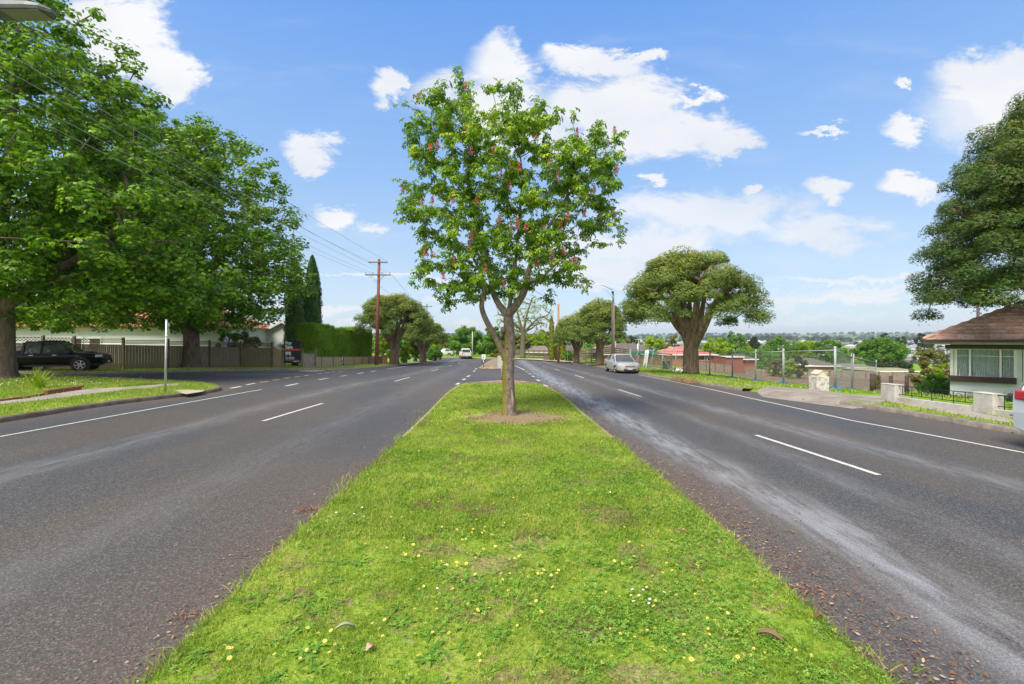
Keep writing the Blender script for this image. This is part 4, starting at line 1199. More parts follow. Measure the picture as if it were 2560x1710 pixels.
oak((oc[0], oc[1], g(*oc) + .1), 22, .56, [(-.8, 0.5, 11.5, 7.0, 7.0, 9.0, 540), (4.0, -.5, 7.6, 4.4, 5.5, 4.6, 190), (2.2, .8, 11.5, 4.2, 5, 5.6, 150), (2.2, 1.0, 5.4, 7.6, 4.5, 1.9, 120), (6.0, 2, 4.6, 3.4, 2.5, 1.5, 36), (4.0, 5, 4.2, 5, 2.0, 1.3, 50)], 0, 8,
    'tall oak at the left edge of the photo, its trunk beside the parked black pickup',
    {'fork': 3.1, 'limbs': [([(-1.2, -.3, 4.2), (-3, -.6, 5.6), (-5, -1, 7)], .28), ([(.9, 0, 3.9), (2.2, .2, 4.9), (4.0, .2, 6.0), (6.0, .2, 7.6)], .34), ([(0, -.1, 5), (.2, 0, 8), (.4, .2, 12), (.3, .2, 16)], .36),
                            ([(.5, 1.2, 4.4), (1.6, 3.0, 6.0), (2.4, 4.2, 8)], .26), ([(-.2, -1.2, 4.6), (.4, -3.0, 6.4), (.8, -4.4, 8)], .24)]}, leaves=62, low=2.9, ls=(.085, .155))

# ---- paperbarks with umbrella crowns of tight leafy cushions
def paperbark(base, W, Htop, Hbot, trunk_r, seed, label, nT=150, leaves=230, ls=(.07, .13), depth=None, limb_n=9, Hfork=None, group=None, cr=(.45, .85), lean=0.0, mat=None, half=None):
    bx, by, bz = base; rr = random.Random(seed); D = depth or W
    s = Skel(); Hf = Hfork or Htop * .30
    tr = s.limb([(bx, by, bz - .2), (bx, by, bz + .3), (bx, by, bz + Hf * .55), (bx, by, bz + Hf)], None, [trunk_r * 1.30, trunk_r * 1.08, trunk_r, trunk_r * .72])
    allow = []
    for i in range(limb_n):
        a = 2 * math.pi * i / limb_n + rr.uniform(-.3, .3); q = rr.choice([.30, .5, .7]) if i % 3 == 1 else rr.uniform(.80, .95)
        ex, ey = math.cos(a) * W / 2 * q, math.sin(a) * D / 2 * q; ez = Hbot + (Htop - Hbot) * (math.sqrt(max(0, 1 - q * q)) * .70 + .12)
        r = trunk_r * rr.uniform(.30, .44); c_, s_ = math.cos(a) * trunk_r, math.sin(a) * trunk_r
        h0 = Hf * rr.uniform(.62, 1.0)
        idx = s.limb([(bx + c_ * .55, by + s_ * .55, bz + h0), (bx + c_ * .8 + ex * .14, by + s_ * .8 + ey * .14, bz + h0 + (ez - h0) * .27), (bx + c_ * .5 + ex * .34, by + s_ * .5 + ey * .34, bz + h0 + (ez - h0) * .54), (bx + ex * .62, by + ey * .62, bz + h0 + (ez - h0) * .78), (bx + ex * .95, by + ey * .95, bz + ez)], tr[2],
                     [trunk_r * .50, trunk_r * .46, r * 1.0, r * .82, r * .62, r * .38])
        allow += idx[9:]
    T = []
    for _ in range(nT):
        a = rr.uniform(0, 2 * math.pi); q = math.sqrt(rr.random())
        w = (1 + .09 * math.sin(3 * a + seed) + .06 * math.sin(5 * a + 2 * seed)) * rr.uniform(.93, 1.05)
        top = Hbot + (Htop - Hbot) * math.sqrt(max(0, 1 - (q * .98) ** 2)) 
        if rr.random() < .72: h = top - rr.random() ** 1.4 * .36 * (Htop - Hbot)
        elif q > .62: h = Hbot + (top - Hbot) * rr.random()
        else: h = Hbot + (top - Hbot) * rr.uniform(.42, .8)
        T.append((bx + math.cos(a) * q * W / 2 * w + lean * (h - Hf) * .1, by + math.sin(a) * q * D / 2 * w, bz + h - .3))
    s.reach(T, .7, -.04, .08, allow=allow)
    s.radii(trunk_r, .012, .55)
    T = np.array(T)
    cr_ = RNG.uniform(cr[0], cr[1], len(T))
    pos, nr = puff(T, cr_, leaves, up=.25, flat=.72, dome=True)
    v = RNG.random(len(pos)) * .55
    # fresh olive tips grow on the outside of the cushions at the top of the tree
    hz = (pos[:, 2] - (bz + Hbot)) / (Htop - Hbot); out_ = (pos[:, 2] - np.repeat(T[:, 2], leaves)) / np.repeat(cr_, leaves)
    v = np.clip(v + .55 * np.clip(hz, 0, 1) * np.clip(out_ * 1.6, 0, 1), 0, 1)
    return make_tree('paperbark_tree', label, 'tree', base, s, (pos, nr), (SM_V, SM_F), mat or M_MEL, B_MEL, ls, group, tvar=v)
def at(px, y, dz=.1): x = X(px, y); return (x, y, g(x, y) + dz)
paperbark(at(1727, 34.5), 8.7, 9.0, 4.1, .52, 4, 'big umbrella-crowned paperbark on the right verge beside the parked silver sedan', 165, 470, limb_n=13, Hfork=2.9, cr=(.50, 1.15))
paperbark(at(1499, 53), 5.4, 7.6, 3.3, .42, 6, 'tall paperbark just behind the street lamp pole on the right', 170, 170, (.09, .16), limb_n=8, Hfork=2.6, lean=-.2)
paperbark(at(1441, 61), 5.4, 6.4, 3.0, .38, 7, 'duller paperbark left of the one behind the street lamp pole', 150, 150, (.10, .17), limb_n=8, Hfork=2.2)
paperbark(at(986, 52), 7.6, 7.7, 3.8, .50, 9, 'wide paperbark on the left verge just beyond the brown utility pole', 250, 190, (.09, .15), limb_n=10, Hfork=2.6)
paperbark(at(1057, 61), 5.4, 5.9, 2.8, .42, 12, 'smaller paperbark next along the left verge past the wide one', 150, 160, (.10, .17), limb_n=8, Hfork=2.0)
pe = (24.5, 19.8)
paperbark((pe[0], pe[1], g(*pe) + .1), 11.6, 14.2, 4.4, .6, 21, 'huge paperbark filling the right edge above the tiled house roof', 620, 560, (.055, .10), depth=11, limb_n=14, Hfork=3.6, cr=(.55, .95), mat=leafmat('dark_paperbark_leaf', [(0, (.028, .060, .010)), (.35, (.062, .118, .014)), (.62, (.125, .180, .018)), (.85, (.25, .24, .024)), (1, (.33, .24, .03))], .2, .55, .9))

# ---- pencil cypresses: columns of upward sprays
def column(name, px, y, top, bot, wpx, mat, label, n=26000, group=None, shape=1.0, trunks=True, ls=(.07, .13)):
    b = at(px, y); H = Z(top, y) - b[2]; W = wpx / F_PX * y / 2; r = thing(name, label, 'tree', b, 0, group)
    t = RNG.random(n) ** .9; a = RNG.uniform(0, 2 * math.pi, n)
    lob = 1 + .16 * np.sin(a * 4 + t * 9) + .10 * np.sin(a * 9 - t * 31) + .05 * np.sin(t * 60 + a * 3)
    prof = W * np.minimum(1, (t * 9 + .45)) * np.clip(1 - t ** (2.6 * shape), .0, 1) ** .62 * lob
    q = RNG.random(n) ** .18
    pos = np.stack([np.cos(a) * prof * q, np.sin(a) * prof * q, (bot + t * (1 - bot)) * H], 1)
    nr = np.stack([np.cos(a), np.sin(a), .25 + 0 * a], 1) + RNG.normal(0, .35, (n, 3))
    vs, lp, sz, k = scatter([(-.28, 0, 0), (.28, 0, 0), (.22, 1.0, .1), (0, 1.7, 0), (-.2, .9, .1)], [(0, 1, 2, 3, 4)], pos, frames(nr, RNG, np.cross(np.tile((0, 0, 1.), (n, 1)), nr) + RNG.normal(0, .25, (n, 3))), RNG.uniform(ls[0], ls[1], n))
    fast_mesh('crown', vs, lp, sz, mat, r, np.repeat(RNG.random(n), k))
    m = MB(); m.tube([(0, 0, -.1), (0, 0, H * .5), (0, 0, H * .93)], [W * .35, W * .28, .03], 8)
    if trunks: m.tube([(.15, -.2, -.1), (.2, -.25, H * .2)], [.12, .08], 6); m.tube([(-.2, -.1, -.1), (-.25, -.2, H * .2)], [.10, .07], 6)
    m.build('trunk', B_GREY, r, True, normals=False)
column('cypress', 738, 44.5, 648, .08, 50, M_CYP, 'dark pencil cypress behind the for-sale sign, left and fuller of the pair')
column('cypress', 781, 46.5, 641, .08, 46, M_CYP, 'dark pencil cypress right of its twin, touching the clipped hedge')
column('golden_cypress', 1379, 74, 792, .02, 16, M_GOLDC, 'golden pencil cypress with the free tip, leftmost of the three', 9000, ls=(.08, .14))
column('golden_cypress', 1392, 76, 815, .02, 14, M_GOLDC, 'golden pencil cypress in the middle, just left of the brown pole', 9000, ls=(.08, .14))
column('golden_cypress', 1406, 75, 812, .02, 15, M_GOLDC, 'golden pencil cypress right of the brown pole', 9000, ls=(.08, .14))

# ---- generic leafy tree, for the middle distance
def bushy(name, px, y, top, wpx, mat, label, lo=.18, seed=0, nT=60, leaves=70, ls=None, cat='tree', trunk_r=None, flat=.8, group=None, base_px=None, up=.5, leaf=None, dz=.05):
    b = at(px, y, dz)
    if base_px is not None: b = (b[0], b[1], Z(base_px, y))
    H = Z(top, y) - b[2]; W = wpx / F_PX * y; rr = random.Random(seed + int(px)); tr_ = trunk_r or max(.06, W * .035)
    s = Skel(); hb = H * lo
    tr = s.limb([(b[0], b[1], b[2] - .2), (b[0], b[1], b[2] + H * .25), (b[0] + W * .03, b[1], b[2] + H * .6)], None, [tr_ * 1.3, tr_, tr_ * .6])
    T = []
    for _ in range(nT):
        d = np.array([rr.gauss(0, 1) for _ in range(3)]); d /= np.linalg.norm(d); k = rr.random() ** .28
        w = 1 + .16 * math.sin(3 * math.atan2(d[1], d[0]) + seed) + .12 * math.sin(4 * d[2] + seed * 2)
        T.append((b[0] + d[0] * k * W * .46 * w, b[1] + d[1] * k * W * .46 * w, b[2] + (H + hb) / 2 + d[2] * k * (H - hb) * .47))
    s.reach(T, max(.4, H * .09), .05, .08, allow=tr[2:])
    s.radii(tr_, .012, .55)
    cr = max(.22, W * .085)
    pos, nr = puff(T, RNG.uniform(.7, 1.3, len(T)) * cr, leaves, up=up, flat=flat)
    ls_ = ls or (max(.05, y * .0016), max(.09, y * .0027))
    return make_tree(name, label, cat, b, s, (pos, nr), leaf or (TUFT_V, TUFT_F), mat, B_GREY, ls_, group, tubes_min=.01 if y < 60 else .03)
# centre, beyond the bend
bushy('plane_tree', 1166, 96, 816, 96, M_GREEN, 'round green tree with pale new leaves beyond the white pickup', .05, 1, 90, 90)
bushy('green_tree', 1238, 92, 815, 84, M_GREEN, 'round green tree half hidden behind the median tree trunk', .05, 2, 80, 90)
bushy('shrub', 1128, 104, 862, 60, M_GREEN, 'dense dark green shrub left of the round green tree', 0, 3, 40, 80)
bushy('olive_tree', 1112, 120, 842, 74, M_OLIVE, 'olive-brown tree low behind the far bend', 0, 4, 50, 70)
bushy('green_tree', 1075, 118, 838, 60, M_LIME, 'pale green tree on the skyline left of the bend', 0, 5, 40, 60)
bushy('shrub', 1040, 64, 843, 56, M_GREEN, 'leafy shrub between the two paperbarks on the left', 0, 6, 60, 90)
bushy('shrub', 1012, 57, 852, 30, M_LIME, 'yellow-green flowering shrub right of the wide paperbark trunk', 0, 7, 40, 70)
bushy('shrub', 958, 58, 832, 52, M_LIME, 'golden green shrub left of the wide paperbark trunk', 0, 8, 60, 80)
bushy('shrub', 1085, 72, 862, 50, M_GREEN, 'dark green shrub right of the smaller paperbark', 0, 9, 50, 80)
bushy('shrub', 1243, 88, 884, 26, M_OLIVE, 'rounded yellowish bush beside the red gate', 0, 10, 20, 60)
bushy('shrub', 1278, 100, 872, 30, M_DARK, 'dark bush behind the grey sign panel', 0, 11, 26, 60)
bushy('olive_tree', 1300, 104, 838, 60, M_OLIVE, 'brown-green tree behind the bare tree', 0, 12, 50, 70)
bushy('green_tree', 1345, 108, 826, 62, M_LIME, 'lime green tree between the bare tree and the golden cypresses', 0, 13, 60, 70)
bushy('olive_tree', 1362, 118, 822, 44, M_OLIVE, 'brownish tree top behind the lime tree', 0, 14, 40, 60)
bushy('shrub', 1425, 72, 872, 40, M_GREEN, 'green hedge-like shrub over the garden arch', 0, 15, 40, 70)
bushy('shrub', 1464, 78, 866, 34, M_LIME, 'bright yellow-green shrub between the two paperbark trunks', 0, 16, 30, 60)
bushy('green_tree', 1432, 118, 838, 50, M_GREEN, 'hazy green tree seen below the duller paperbark', 0, 17, 40, 60)
# right, beyond the houses and the vacant lot
bushy('willow_tree', 1535, 122, 828, 76, M_GREEN, 'drooping olive green tree right of the street lamp pole', 0, 18, 70, 80)
bushy('olive_tree', 1560, 132, 828, 44, M_OLIVE, 'yellow-brown tree top right of the drooping tree', 0, 19, 40, 60)
bushy('dark_tree', 1582, 140, 834, 44, M_DARK, 'dark round tree above the brown roof', 0, 20, 40, 60)
bushy('green_tree', 1636, 150, 838, 84, M_LIME, 'broad soft green tree above the right end of the brown roof', 0, 21, 70, 70)
bushy('olive_tree', 1684, 128, 833, 56, M_OLIVE, 'orange-tipped tree left of the big paperbark trunk', 0, 22, 50, 70)
bushy('green_tree', 1792, 118, 840, 90, M_LIME, 'layered bright green tree above the red roof', .02, 23, 90, 80)
bushy('green_tree', 1838, 138, 828, 70, M_GREEN, 'feathery taller green tree behind the layered bright one', 0, 24, 60, 60)
bushy('olive_tree', 1815, 126, 855, 30, M_OLIVE, 'russet-tipped bush right of the layered bright tree', 0, 25, 30, 60)
bushy('dark_tree', 1882, 240, 842, 40, M_DARK, 'dark gum tree standing before the far suburb', 0, 26, 50, 50)
bushy('plum_tree', 1908, 150, 862, 32, M_RED, 'dark red plum tree above the temporary fence', 0, 27, 30, 60)
bushy('green_tree', 1950, 150, 842, 96, M_GREEN, 'pale feathery green tree right of the red plum', 0, 28, 60, 60)
bushy('green_tree', 2022, 150, 851, 96, M_LIME, 'vivid yellow-green tree in the middle of the lot skyline', 0, 29, 60, 80)
bushy('green_tree', 2066, 146, 846, 88, M_GREEN, 'upright mid green tree right of the vivid yellow-green one', 0, 30, 60, 70)
bushy('green_tree', 2112, 150, 870, 84, M_LIME, 'lower lime tree behind the tall fence posts', 0, 31, 40, 60)
bushy('green_tree', 2206, 118, 843, 108, M_GREEN, 'large round bright green tree left of the tiled house', .02, 32, 120, 110)
bushy('shrub', 1945, 84, 893, 56, M_OLIVE, 'mixed olive shrub at the back of the vacant lot', 0, 33, 50, 70)
bushy('shrub', 1993, 80, 884, 44, M_DARK, 'dark bushy shrub at the back of the vacant lot', 0, 34, 50, 70)
bushy('shrub', 1978, 76, 895, 28, M_LIME, 'light green shrub before the dark bushy one', 0, 35, 30, 60)
bushy('shrub', 1830, 96, 906, 18, M_DARK, 'small round dark bush beside the brick outbuilding', 0, 36, 20, 50)
bushy('shrub', 1900, 112, 872, 110, M_GREEN, 'wide hedge-like shrub below the red plum', 0, 37, 60, 70)
bushy('green_tree', 1862, 146, 862, 60, M_LIME, 'soft lime tree between the outbuilding and the red plum', 0, 51, 40, 70)
bushy('green_tree', 1990, 160, 858, 70, M_GREEN, 'mid green tree left of the vivid yellow-green one', 0, 52, 50, 70)
bushy('shrub', 2240, 110, 905, 70, M_DARK, 'dark shrubs right of the large round tree', 0, 38, 40, 60)
bl = bushy('blossom_shrub', 2330, 41, 856, 84, M_OLIVE, 'tall shrub with pale pink blossom beside the tiled house', 0, 39, 90, 90)
b_ = at(2330, 41); T = []
for _ in range(60):
    a = random.uniform(0, 6.28); T.append((math.cos(a) * random.uniform(.2, 1.35), -1.0 + random.uniform(-.5, .3), random.uniform(.6, 2.9)))
pos, nr = puff(np.array(T), np.full(60, .16), 10)
vs, lp, sz, k_ = scatter(TUFT_V, TUFT_F, pos, frames(nr), RNG.uniform(.03, .07, len(pos)))
fast_mesh('blossom', vs, lp, sz, M_PINK, bl, np.repeat(RNG.random(len(pos)), k_))
bushy('shrub', 2362, 34, 905, 44, M_LIME, 'olive green bush against the corner of the tiled house', 0, 40, 40, 70)
hs = bushy('flowering_hedge', 2338, 27.5, 940, 84, M_GREEN, 'green hedge dotted with white flowers beside the white house', 0, 41, 60, 90, flat=.9)
pos, nr = puff(np.array([(random.uniform(-.9, .9), random.uniform(-.8, -.3), random.uniform(.45, 1.15)) for _ in range(70)]), np.full(70, .05), 3)
vs, lp, sz, k_ = scatter(TUFT_V, TUFT_F, pos, frames(nr), RNG.uniform(.02, .045, len(pos)))
fast_mesh('blossom', vs, lp, sz, WHT, hs, np.repeat(RNG.random(len(pos)), k_))
bushy('garden_shrub', 610, 43, 826, 90, M_OLIVE, 'reddish garden shrub looking over the paling fence', 0, 42, 70, 90)
bushy('garden_shrub', 570, 42, 815, 60, M_GREEN, 'dark green garden shrub behind the paling fence under the oak', 0, 43, 60, 90)
bushy('strappy_plant', 2535, 17.3, 982, 40, M_DARK, 'spiky dark green plant behind the second white pillar', 0, 44, 16, 40, ls=(.10, .22), leaf=([(-.06, 0, 0), (.06, 0, 0), (0, 2.2, .1)], [(0, 1, 2)]))

# nearly bare tree beyond the median trunk
def bare_tree():
    b = at(1307, 82); H = Z(742, 82) - b[2]; s = Skel(); rr = random.Random(31)
    tr = s.limb([(b[0], b[1], b[2] - .2), (b[0], b[1], b[2] + 2), (b[0] + .1, b[1], b[2] + 4.4)], None, [.55, .45, .38])
    allow = []
    for pts, r in (([(-1.4, 0, 6), (-2.6, .2, 7.0), (-4.2, .4, 7.6)], .2), ([(-.6, .2, 6.6), (-1.0, .1, 8.6), (-.9, 0, 10.2)], .2), ([(.5, -.1, 6.6), (1.0, 0, 8.6), (1.6, .2, 10.3)], .2),
                   ([(1.5, 0, 5.8), (2.6, .2, 6.9), (4.2, .3, 7.4), (4.9, .2, 8.6)], .18), ([(1.6, .2, 5.2), (2.6, -.2, 5.9), (3.8, -.3, 6.0)], .12), ([(-1.5, -.2, 5.0), (-2.8, -.3, 5.5), (-3.8, 0, 5.2)], .12)):
        allow += s.limb([(b[0] + p[0], b[1] + p[1], b[2] + p[2]) for p in pts], tr[-1], [r * 1.3] + [r * (1 - .2 * i) for i in range(len(pts))])[4:]
    T = []
    for _ in range(230):
        d = np.array([rr.gauss(0, 1) for _ in range(3)]); d /= np.linalg.norm(d); k = rr.random() ** .35
        T.append((b[0] + .2 + d[0] * k * 5.2, b[1] + d[1] * k * 3.5, b[2] + 7.2 + d[2] * k * 3.9))
    s.reach(T, .5, .05, .08, allow=allow); s.radii(.38, .016, .55)
    pos, nr = puff(np.array(T), np.full(len(T), .35), 13)
    make_tree('sparse_tree', 'nearly bare tree with twisting limbs and few leaves beyond the median', 'tree', b, s, (pos, nr), (TUFT_V, TUFT_F), M_LIME, barkmat('mossy_bark', (.09, .085, .055), (.20, .18, .12)), (.08, .14))
bare_tree()

# clipped hedge behind the low fence: a dense box of small sprays with a wavy top
def hedge():
    a = at(785, 43.5); c = at(930, 54.5)
    A = np.array(a[:2]); Bv = np.array(c[:2]); L = np.linalg.norm(Bv - A); d = (Bv - A) / L; nrm = np.array([d[1], -d[0]]); dep = 2.4
    r = thing('hedge', 'tall clipped cypress hedge behind the low paling fence', 'hedge', a)
    n = 70000; t = RNG.random(n) * L
    face = RNG.choice(4, n, p=[.52, .28, .10, .10]); Hh = 3.75 + .16 * np.sin(t * .9) + .10 * np.sin(t * 2.3 + 1) + .05 * np.sin(t * 6) - .006 * t
    w = RNG.uniform(0, 1, n); h = RNG.random(n)
    u = np.where(face == 2, 0, np.where(face == 3, L, t)); dd = np.where(face == 0, 0, np.where(face == 1, w * dep, w * dep)); z = np.where(face == 1, Hh, h * Hh)
    z = np.maximum(z, .55 * (face != 1)); rough = RNG.normal(0, .07, n) - .12 * np.abs(RNG.normal(0, 1, n)) * (RNG.random(n) < .35)
    rnd = np.clip((z - Hh + .5) / .5, 0, 1) ** 2 * .30
    dd = dd + np.where(face == 0, rnd + .10 * np.sin(t * 1.7 + z) - rough, 0); z = z + np.where(face == 1, rough, 0)
    xy = A[None] + d[None] * u[:, None] - nrm[None] * dd[:, None]
    gz = G(xy[:, 0], xy[:, 1])
    pos = np.stack([xy[:, 0], xy[:, 1], gz + z], 1) - np.array(a)
    nv = np.stack([nrm[0] * (face == 0) - d[0] * (face == 2) + d[0] * (face == 3), nrm[1] * (face == 0) - d[1] * (face == 2) + d[1] * (face == 3), 1.0 * (face == 1)], 1).astype(float) + RNG.normal(0, .4, (n, 3))
    vs, lp, sz, k = scatter([(-.28, 0, 0), (.28, 0, 0), (.22, 1.0, .1), (0, 1.7, 0), (-.2, .9, .1)], [(0, 1, 2, 3, 4)], pos, frames(nv, RNG, np.cross(np.tile((0, 0, 1.), (n, 1)), nv) + RNG.normal(0, .3, (n, 3))), RNG.uniform(.055, .10, n))
    fast_mesh('foliage', vs, lp, sz, M_HEDGE, r, np.repeat(RNG.random(n), k))
    m = MB()
    for i in range(14):
        q = A + d * (L * (i + .5) / 14) - nrm * 1.2
        m.tube([(q[0] - a[0], q[1] - a[1], g(*q) - a[2] - .05), (q[0] - a[0] + .1, q[1] - a[1], g(*q) - a[2] + 2.6)], [.09, .05], 6)
    m.build('stems', B_GREY, r, True, normals=False)
    # inner twiggy core that stops one seeing straight through
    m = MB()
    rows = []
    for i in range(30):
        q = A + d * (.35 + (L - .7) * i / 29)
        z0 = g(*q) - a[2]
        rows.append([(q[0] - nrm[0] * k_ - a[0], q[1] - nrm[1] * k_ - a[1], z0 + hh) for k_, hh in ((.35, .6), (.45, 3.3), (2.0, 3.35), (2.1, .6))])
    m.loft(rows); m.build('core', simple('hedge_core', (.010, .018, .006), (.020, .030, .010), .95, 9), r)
hedge()
# tussock by the bricks
bq = gp(95, 978); n = 90
tp = np.stack([bq[0] + RNG.normal(0, .10, n), bq[1] + RNG.normal(0, .08, n), np.full(n, g(*bq) + .1)], 1)
dr = np.stack([RNG.normal(0, .33, n), RNG.normal(0, .25, n), np.ones(n)], 1)
vs, lp, sz, k_ = scatter([(-.03, 0, 0), (.03, 0, 0), (.028, .12, .5), (-.028, .12, .5), (0, .45, 1.0)], [(0, 1, 2, 3), (3, 2, 4)], tp - np.array((bq[0], bq[1], g(*bq) + .1)), frames(dr), RNG.uniform(.35, .85, n))
o = fast_mesh('tussock', vs, lp, sz, M_LIME, None, np.repeat(RNG.random(n), k_)); o.location = (bq[0], bq[1], g(*bq) + .1)
tag(o, 'clump of tall arching grass leaves growing beside the brick edging', 'plant')
# ------------------------------------------------------------------ materials for built things
PALING = simple('paling_wood', (.19, .135, .085), (.34, .255, .17), .9, 3.0, bump=.4, bscale=30, stretch=(9, 9, .7))
PALING2 = simple('low_paling_wood', (.34, .25, .16), (.50, .40, .28), .9, 3.0, bump=.4, bscale=30, stretch=(9, 9, .7))
POSTW = simple('fence_post_wood', (.13, .095, .06), (.24, .18, .12), .9, 4)
GREYW = simple('weathered_timber', (.16, .125, .095), (.30, .25, .19), .9, 5, stretch=(1, 1, .6))
LATT = simple('lattice_wood', (.15, .115, .08), (.27, .21, .145), .9, 6)
BOARD = simple('weatherboard_paint', (.66, .66, .64), (.78, .78, .76), .6, .8, spec=.3)
TRIM = simple('white_trim', (.74, .74, .72), (.82, .82, .80), .5, 3)
TILE_R = simple('terracotta_roof', (.36, .110, .060), (.56, .22, .13), .8, 3, bump=.3)
TILE_B = simple('brown_tile_roof', (.105, .078, .068), (.17, .135, .12), .85, 3, bump=.3)
TILE_P = simple('red_metal_roof', (.52, .135, .110), (.62, .20, .165), .55, .5)
BRICK_O = None
def brickmat(name, c1, c2, mortar, sc=1.0):
    if name in MATS: return MATS[name]
    m, t, b, o = newmat(name)
    p = t.n.new('ShaderNodeTexCoord').outputs['Object']
    s = t.sep(p); q = t.comb(t.math('ADD', s[0], s[1]), s[2], 0.0)
    bt = t.n.new('ShaderNodeTexBrick'); t.put(bt.inputs['Vector'], q)
    bt.inputs['Scale'].default_value = 4.3 * sc; bt.inputs['Mortar Size'].default_value = .018; bt.inputs['Brick Width'].default_value = .98; bt.inputs['Row Height'].default_value = .37
    bt.inputs['Color1'].default_value = (*c1, 1); bt.inputs['Color2'].default_value = (*c2, 1); bt.inputs['Mortar'].default_value = (*mortar, 1)
    f, _ = t.noise(p, 3, 4, .6)
    t.put(b.inputs['Base Color'], t.mix(t.math('MULTIPLY', f, .35), bt.outputs[0], (.12, .07, .05)))
    b.inputs['Roughness'].default_value = .9
    MATS[name] = m; return m
BRICK_O = brickmat('orange_brick', (.42, .17, .10), (.34, .13, .075), (.38, .32, .26))
BRICK_R = brickmat('red_brick', (.34, .105, .065), (.27, .08, .05), (.34, .28, .24))
GALV = simple('galvanised_steel', (.42, .44, .45), (.56, .58, .59), .42, 9, metal=.6)
GLASS_D = simple('dark_glass', (.015, .018, .020), (.03, .035, .04), .08, 2, spec=.8)
DARKM = simple('dark_metal', (.02, .02, .022), rough=.5)
BLACKP = simple('black_panel', (.018, .019, .026), (.024, .025, .034), .45, 2)
REDP = simple('orange_red_paint', (.70, .10, .045), rough=.5)
WHITEP = simple('white_paint', (.80, .80, .80), rough=.5)
CONCP = simple('white_render', (.38, .36, .31), (.60, .58, .52), .85, 2.2, bump=.4, bscale=30)
BLUEF = simple('blue_plastic', (.03, .16, .34), (.06, .24, .44), .5, 6)
GREENC = simple('green_shade_cloth', (.015, .15, .085), (.03, .24, .14), .8, 4)
POLEW = simple('pole_wood', (.150, .050, .032), (.27, .105, .070), .9, 2.2, stretch=(6, 6, .5), bump=.5, bscale=30)
POLEG = simple('grey_pole_wood', (.13, .10, .08), (.26, .21, .17), .9, 2.2, stretch=(6, 6, .5), bump=.5, bscale=30)
POLET = simple('tan_pole_wood', (.26, .14, .075), (.38, .23, .13), .9, 2.2, stretch=(6, 6, .5))

def text_mesh(name, s, size, mat, parent, loc, rot, bold=.0, align='LEFT', sx=1.0, ext=.002):
    cu = bpy.data.curves.new(name, 'FONT'); cu.body = s; cu.size = size; cu.align_x = align; cu.extrude = ext; cu.offset = bold; cu.resolution_u = 2
    tmp = bpy.data.objects.new('tmp', cu); COL.objects.link(tmp)
    dg = bpy.context.evaluated_depsgraph_get(); me = bpy.data.meshes.new_from_object(tmp.evaluated_get(dg))
    bpy.data.objects.remove(tmp); me.materials.clear(); me.materials.append(mat)
    o = bpy.data.objects.new(name, me); COL.objects.link(o); o.parent = parent; o.location = loc; o.rotation_euler = rot; o.scale = (sx, 1, 1)
    return o

# ------------------------------------------------------------------ left: paling fence with lattice
def loc_of(root): return Vector(root.location)
def rel(p, L): return (p[0] - L.x, p[1] - L.y, p[2] - L.z)
def pal_bay(mb, a, b, h0, h1, L, base=.10, bw=.10, off=0.0):
    """palings between two ground points, top height running h0 to h1"""
    A = Vector(a); B_ = Vector(b); d = (B_ - A); n = max(1, int(d.length / bw)); d2 = d.normalized(); nr = Vector((d2.y, -d2.x, 0)); ang = math.atan2(d2.y, d2.x)
    for i in range(n):
        t = (i + .5) / n; p = A + d * t; z0 = g(p.x, p.y) + base; h = h0 + (h1 - h0) * t
        q = p + nr * (.012 * (i % 2) + off)
        mb.box((q.x - L.x, q.y - L.y, z0 + (h - base) / 2 - L.z + random.uniform(-.006, .006)), (d.length / n - .006, .016, h - base), ang)
def lattice_bay(mb, a, b, z0, z1, L, st=.16):
    A = Vector(a); B_ = Vector(b); d = B_ - A; H = z1 - z0; n = int(d.length / st)
    for i in range(-2, n + 1):
        for s in (1, -1):
            t0 = i * st; t1 = t0 + H
            if s < 0: t0, t1 = t1, t0
            c0 = min(max(t0, 0), d.length); c1 = min(max(t1, 0), d.length)
            if abs(c0 - c1) < .02: continue
            za = z0 + H * (abs(c0 - t0) / H); zb = z1 - H * (abs(c1 - t1) / H)
            p = A + d * (c0 / d.length); q = A + d * (c1 / d.length); gz = (g(A.x, A.y) + g(B_.x, B_.y)) / 2 + .1
            mb.bar((p.x - L.x, p.y - L.y + .01 * s, gz + za - L.z), (q.x - L.x, q.y - L.y + .01 * s, gz + zb - L.z), .012, .034)
fb = [(-46, 37.5)] + [gp(px, py, .1) for px, py in ((30, 924), (110, 923.6), (188, 923.2), (310, 922), (422, 919), (525, 916.5), (603, 915.6), (681, 916.5))]
r = thing('paling_fence', 'tall brown paling fence with a lattice strip along its top, behind the black pickup', 'fence', (fb[4][0], fb[4][1], g(*fb[4]) + .1)); L = loc_of(r)
def topz(px, py, p): return Z(py, p[1]) - g(*p) - .1
for i in range(len(fb) - 1):
    a, b = fb[i], fb[i + 1]
    h = 1.72 if i < 7 else 1.68
    m = MB(); pal_bay(m, (a[0], a[1], 0), (b[0], b[1], 0), h, h, L); m.build('paling_panel', PALING, r, normals=False)
    m = MB(); lattice_bay(m, (a[0], a[1], 0), (b[0], b[1], 0), h + .03, h + .25, L)
    A = (a[0] - L.x, a[1] - L.y); B_ = (b[0] - L.x, b[1] - L.y); gz = (g(*a) + g(*b)) / 2 + .1 - L.z
    for zz in (h + .02, h + .26): m.bar((A[0], A[1], gz + zz), (B_[0], B_[1], gz + zz), .04, .035)
    m.build('lattice', LATT, r, normals=False)
    m = MB(); m.bar((A[0], A[1] - .03, gz + .08), (B_[0], B_[1] - .03, gz + .08), .03, .16); m.build('plinth_board', PALING, r, normals=False)
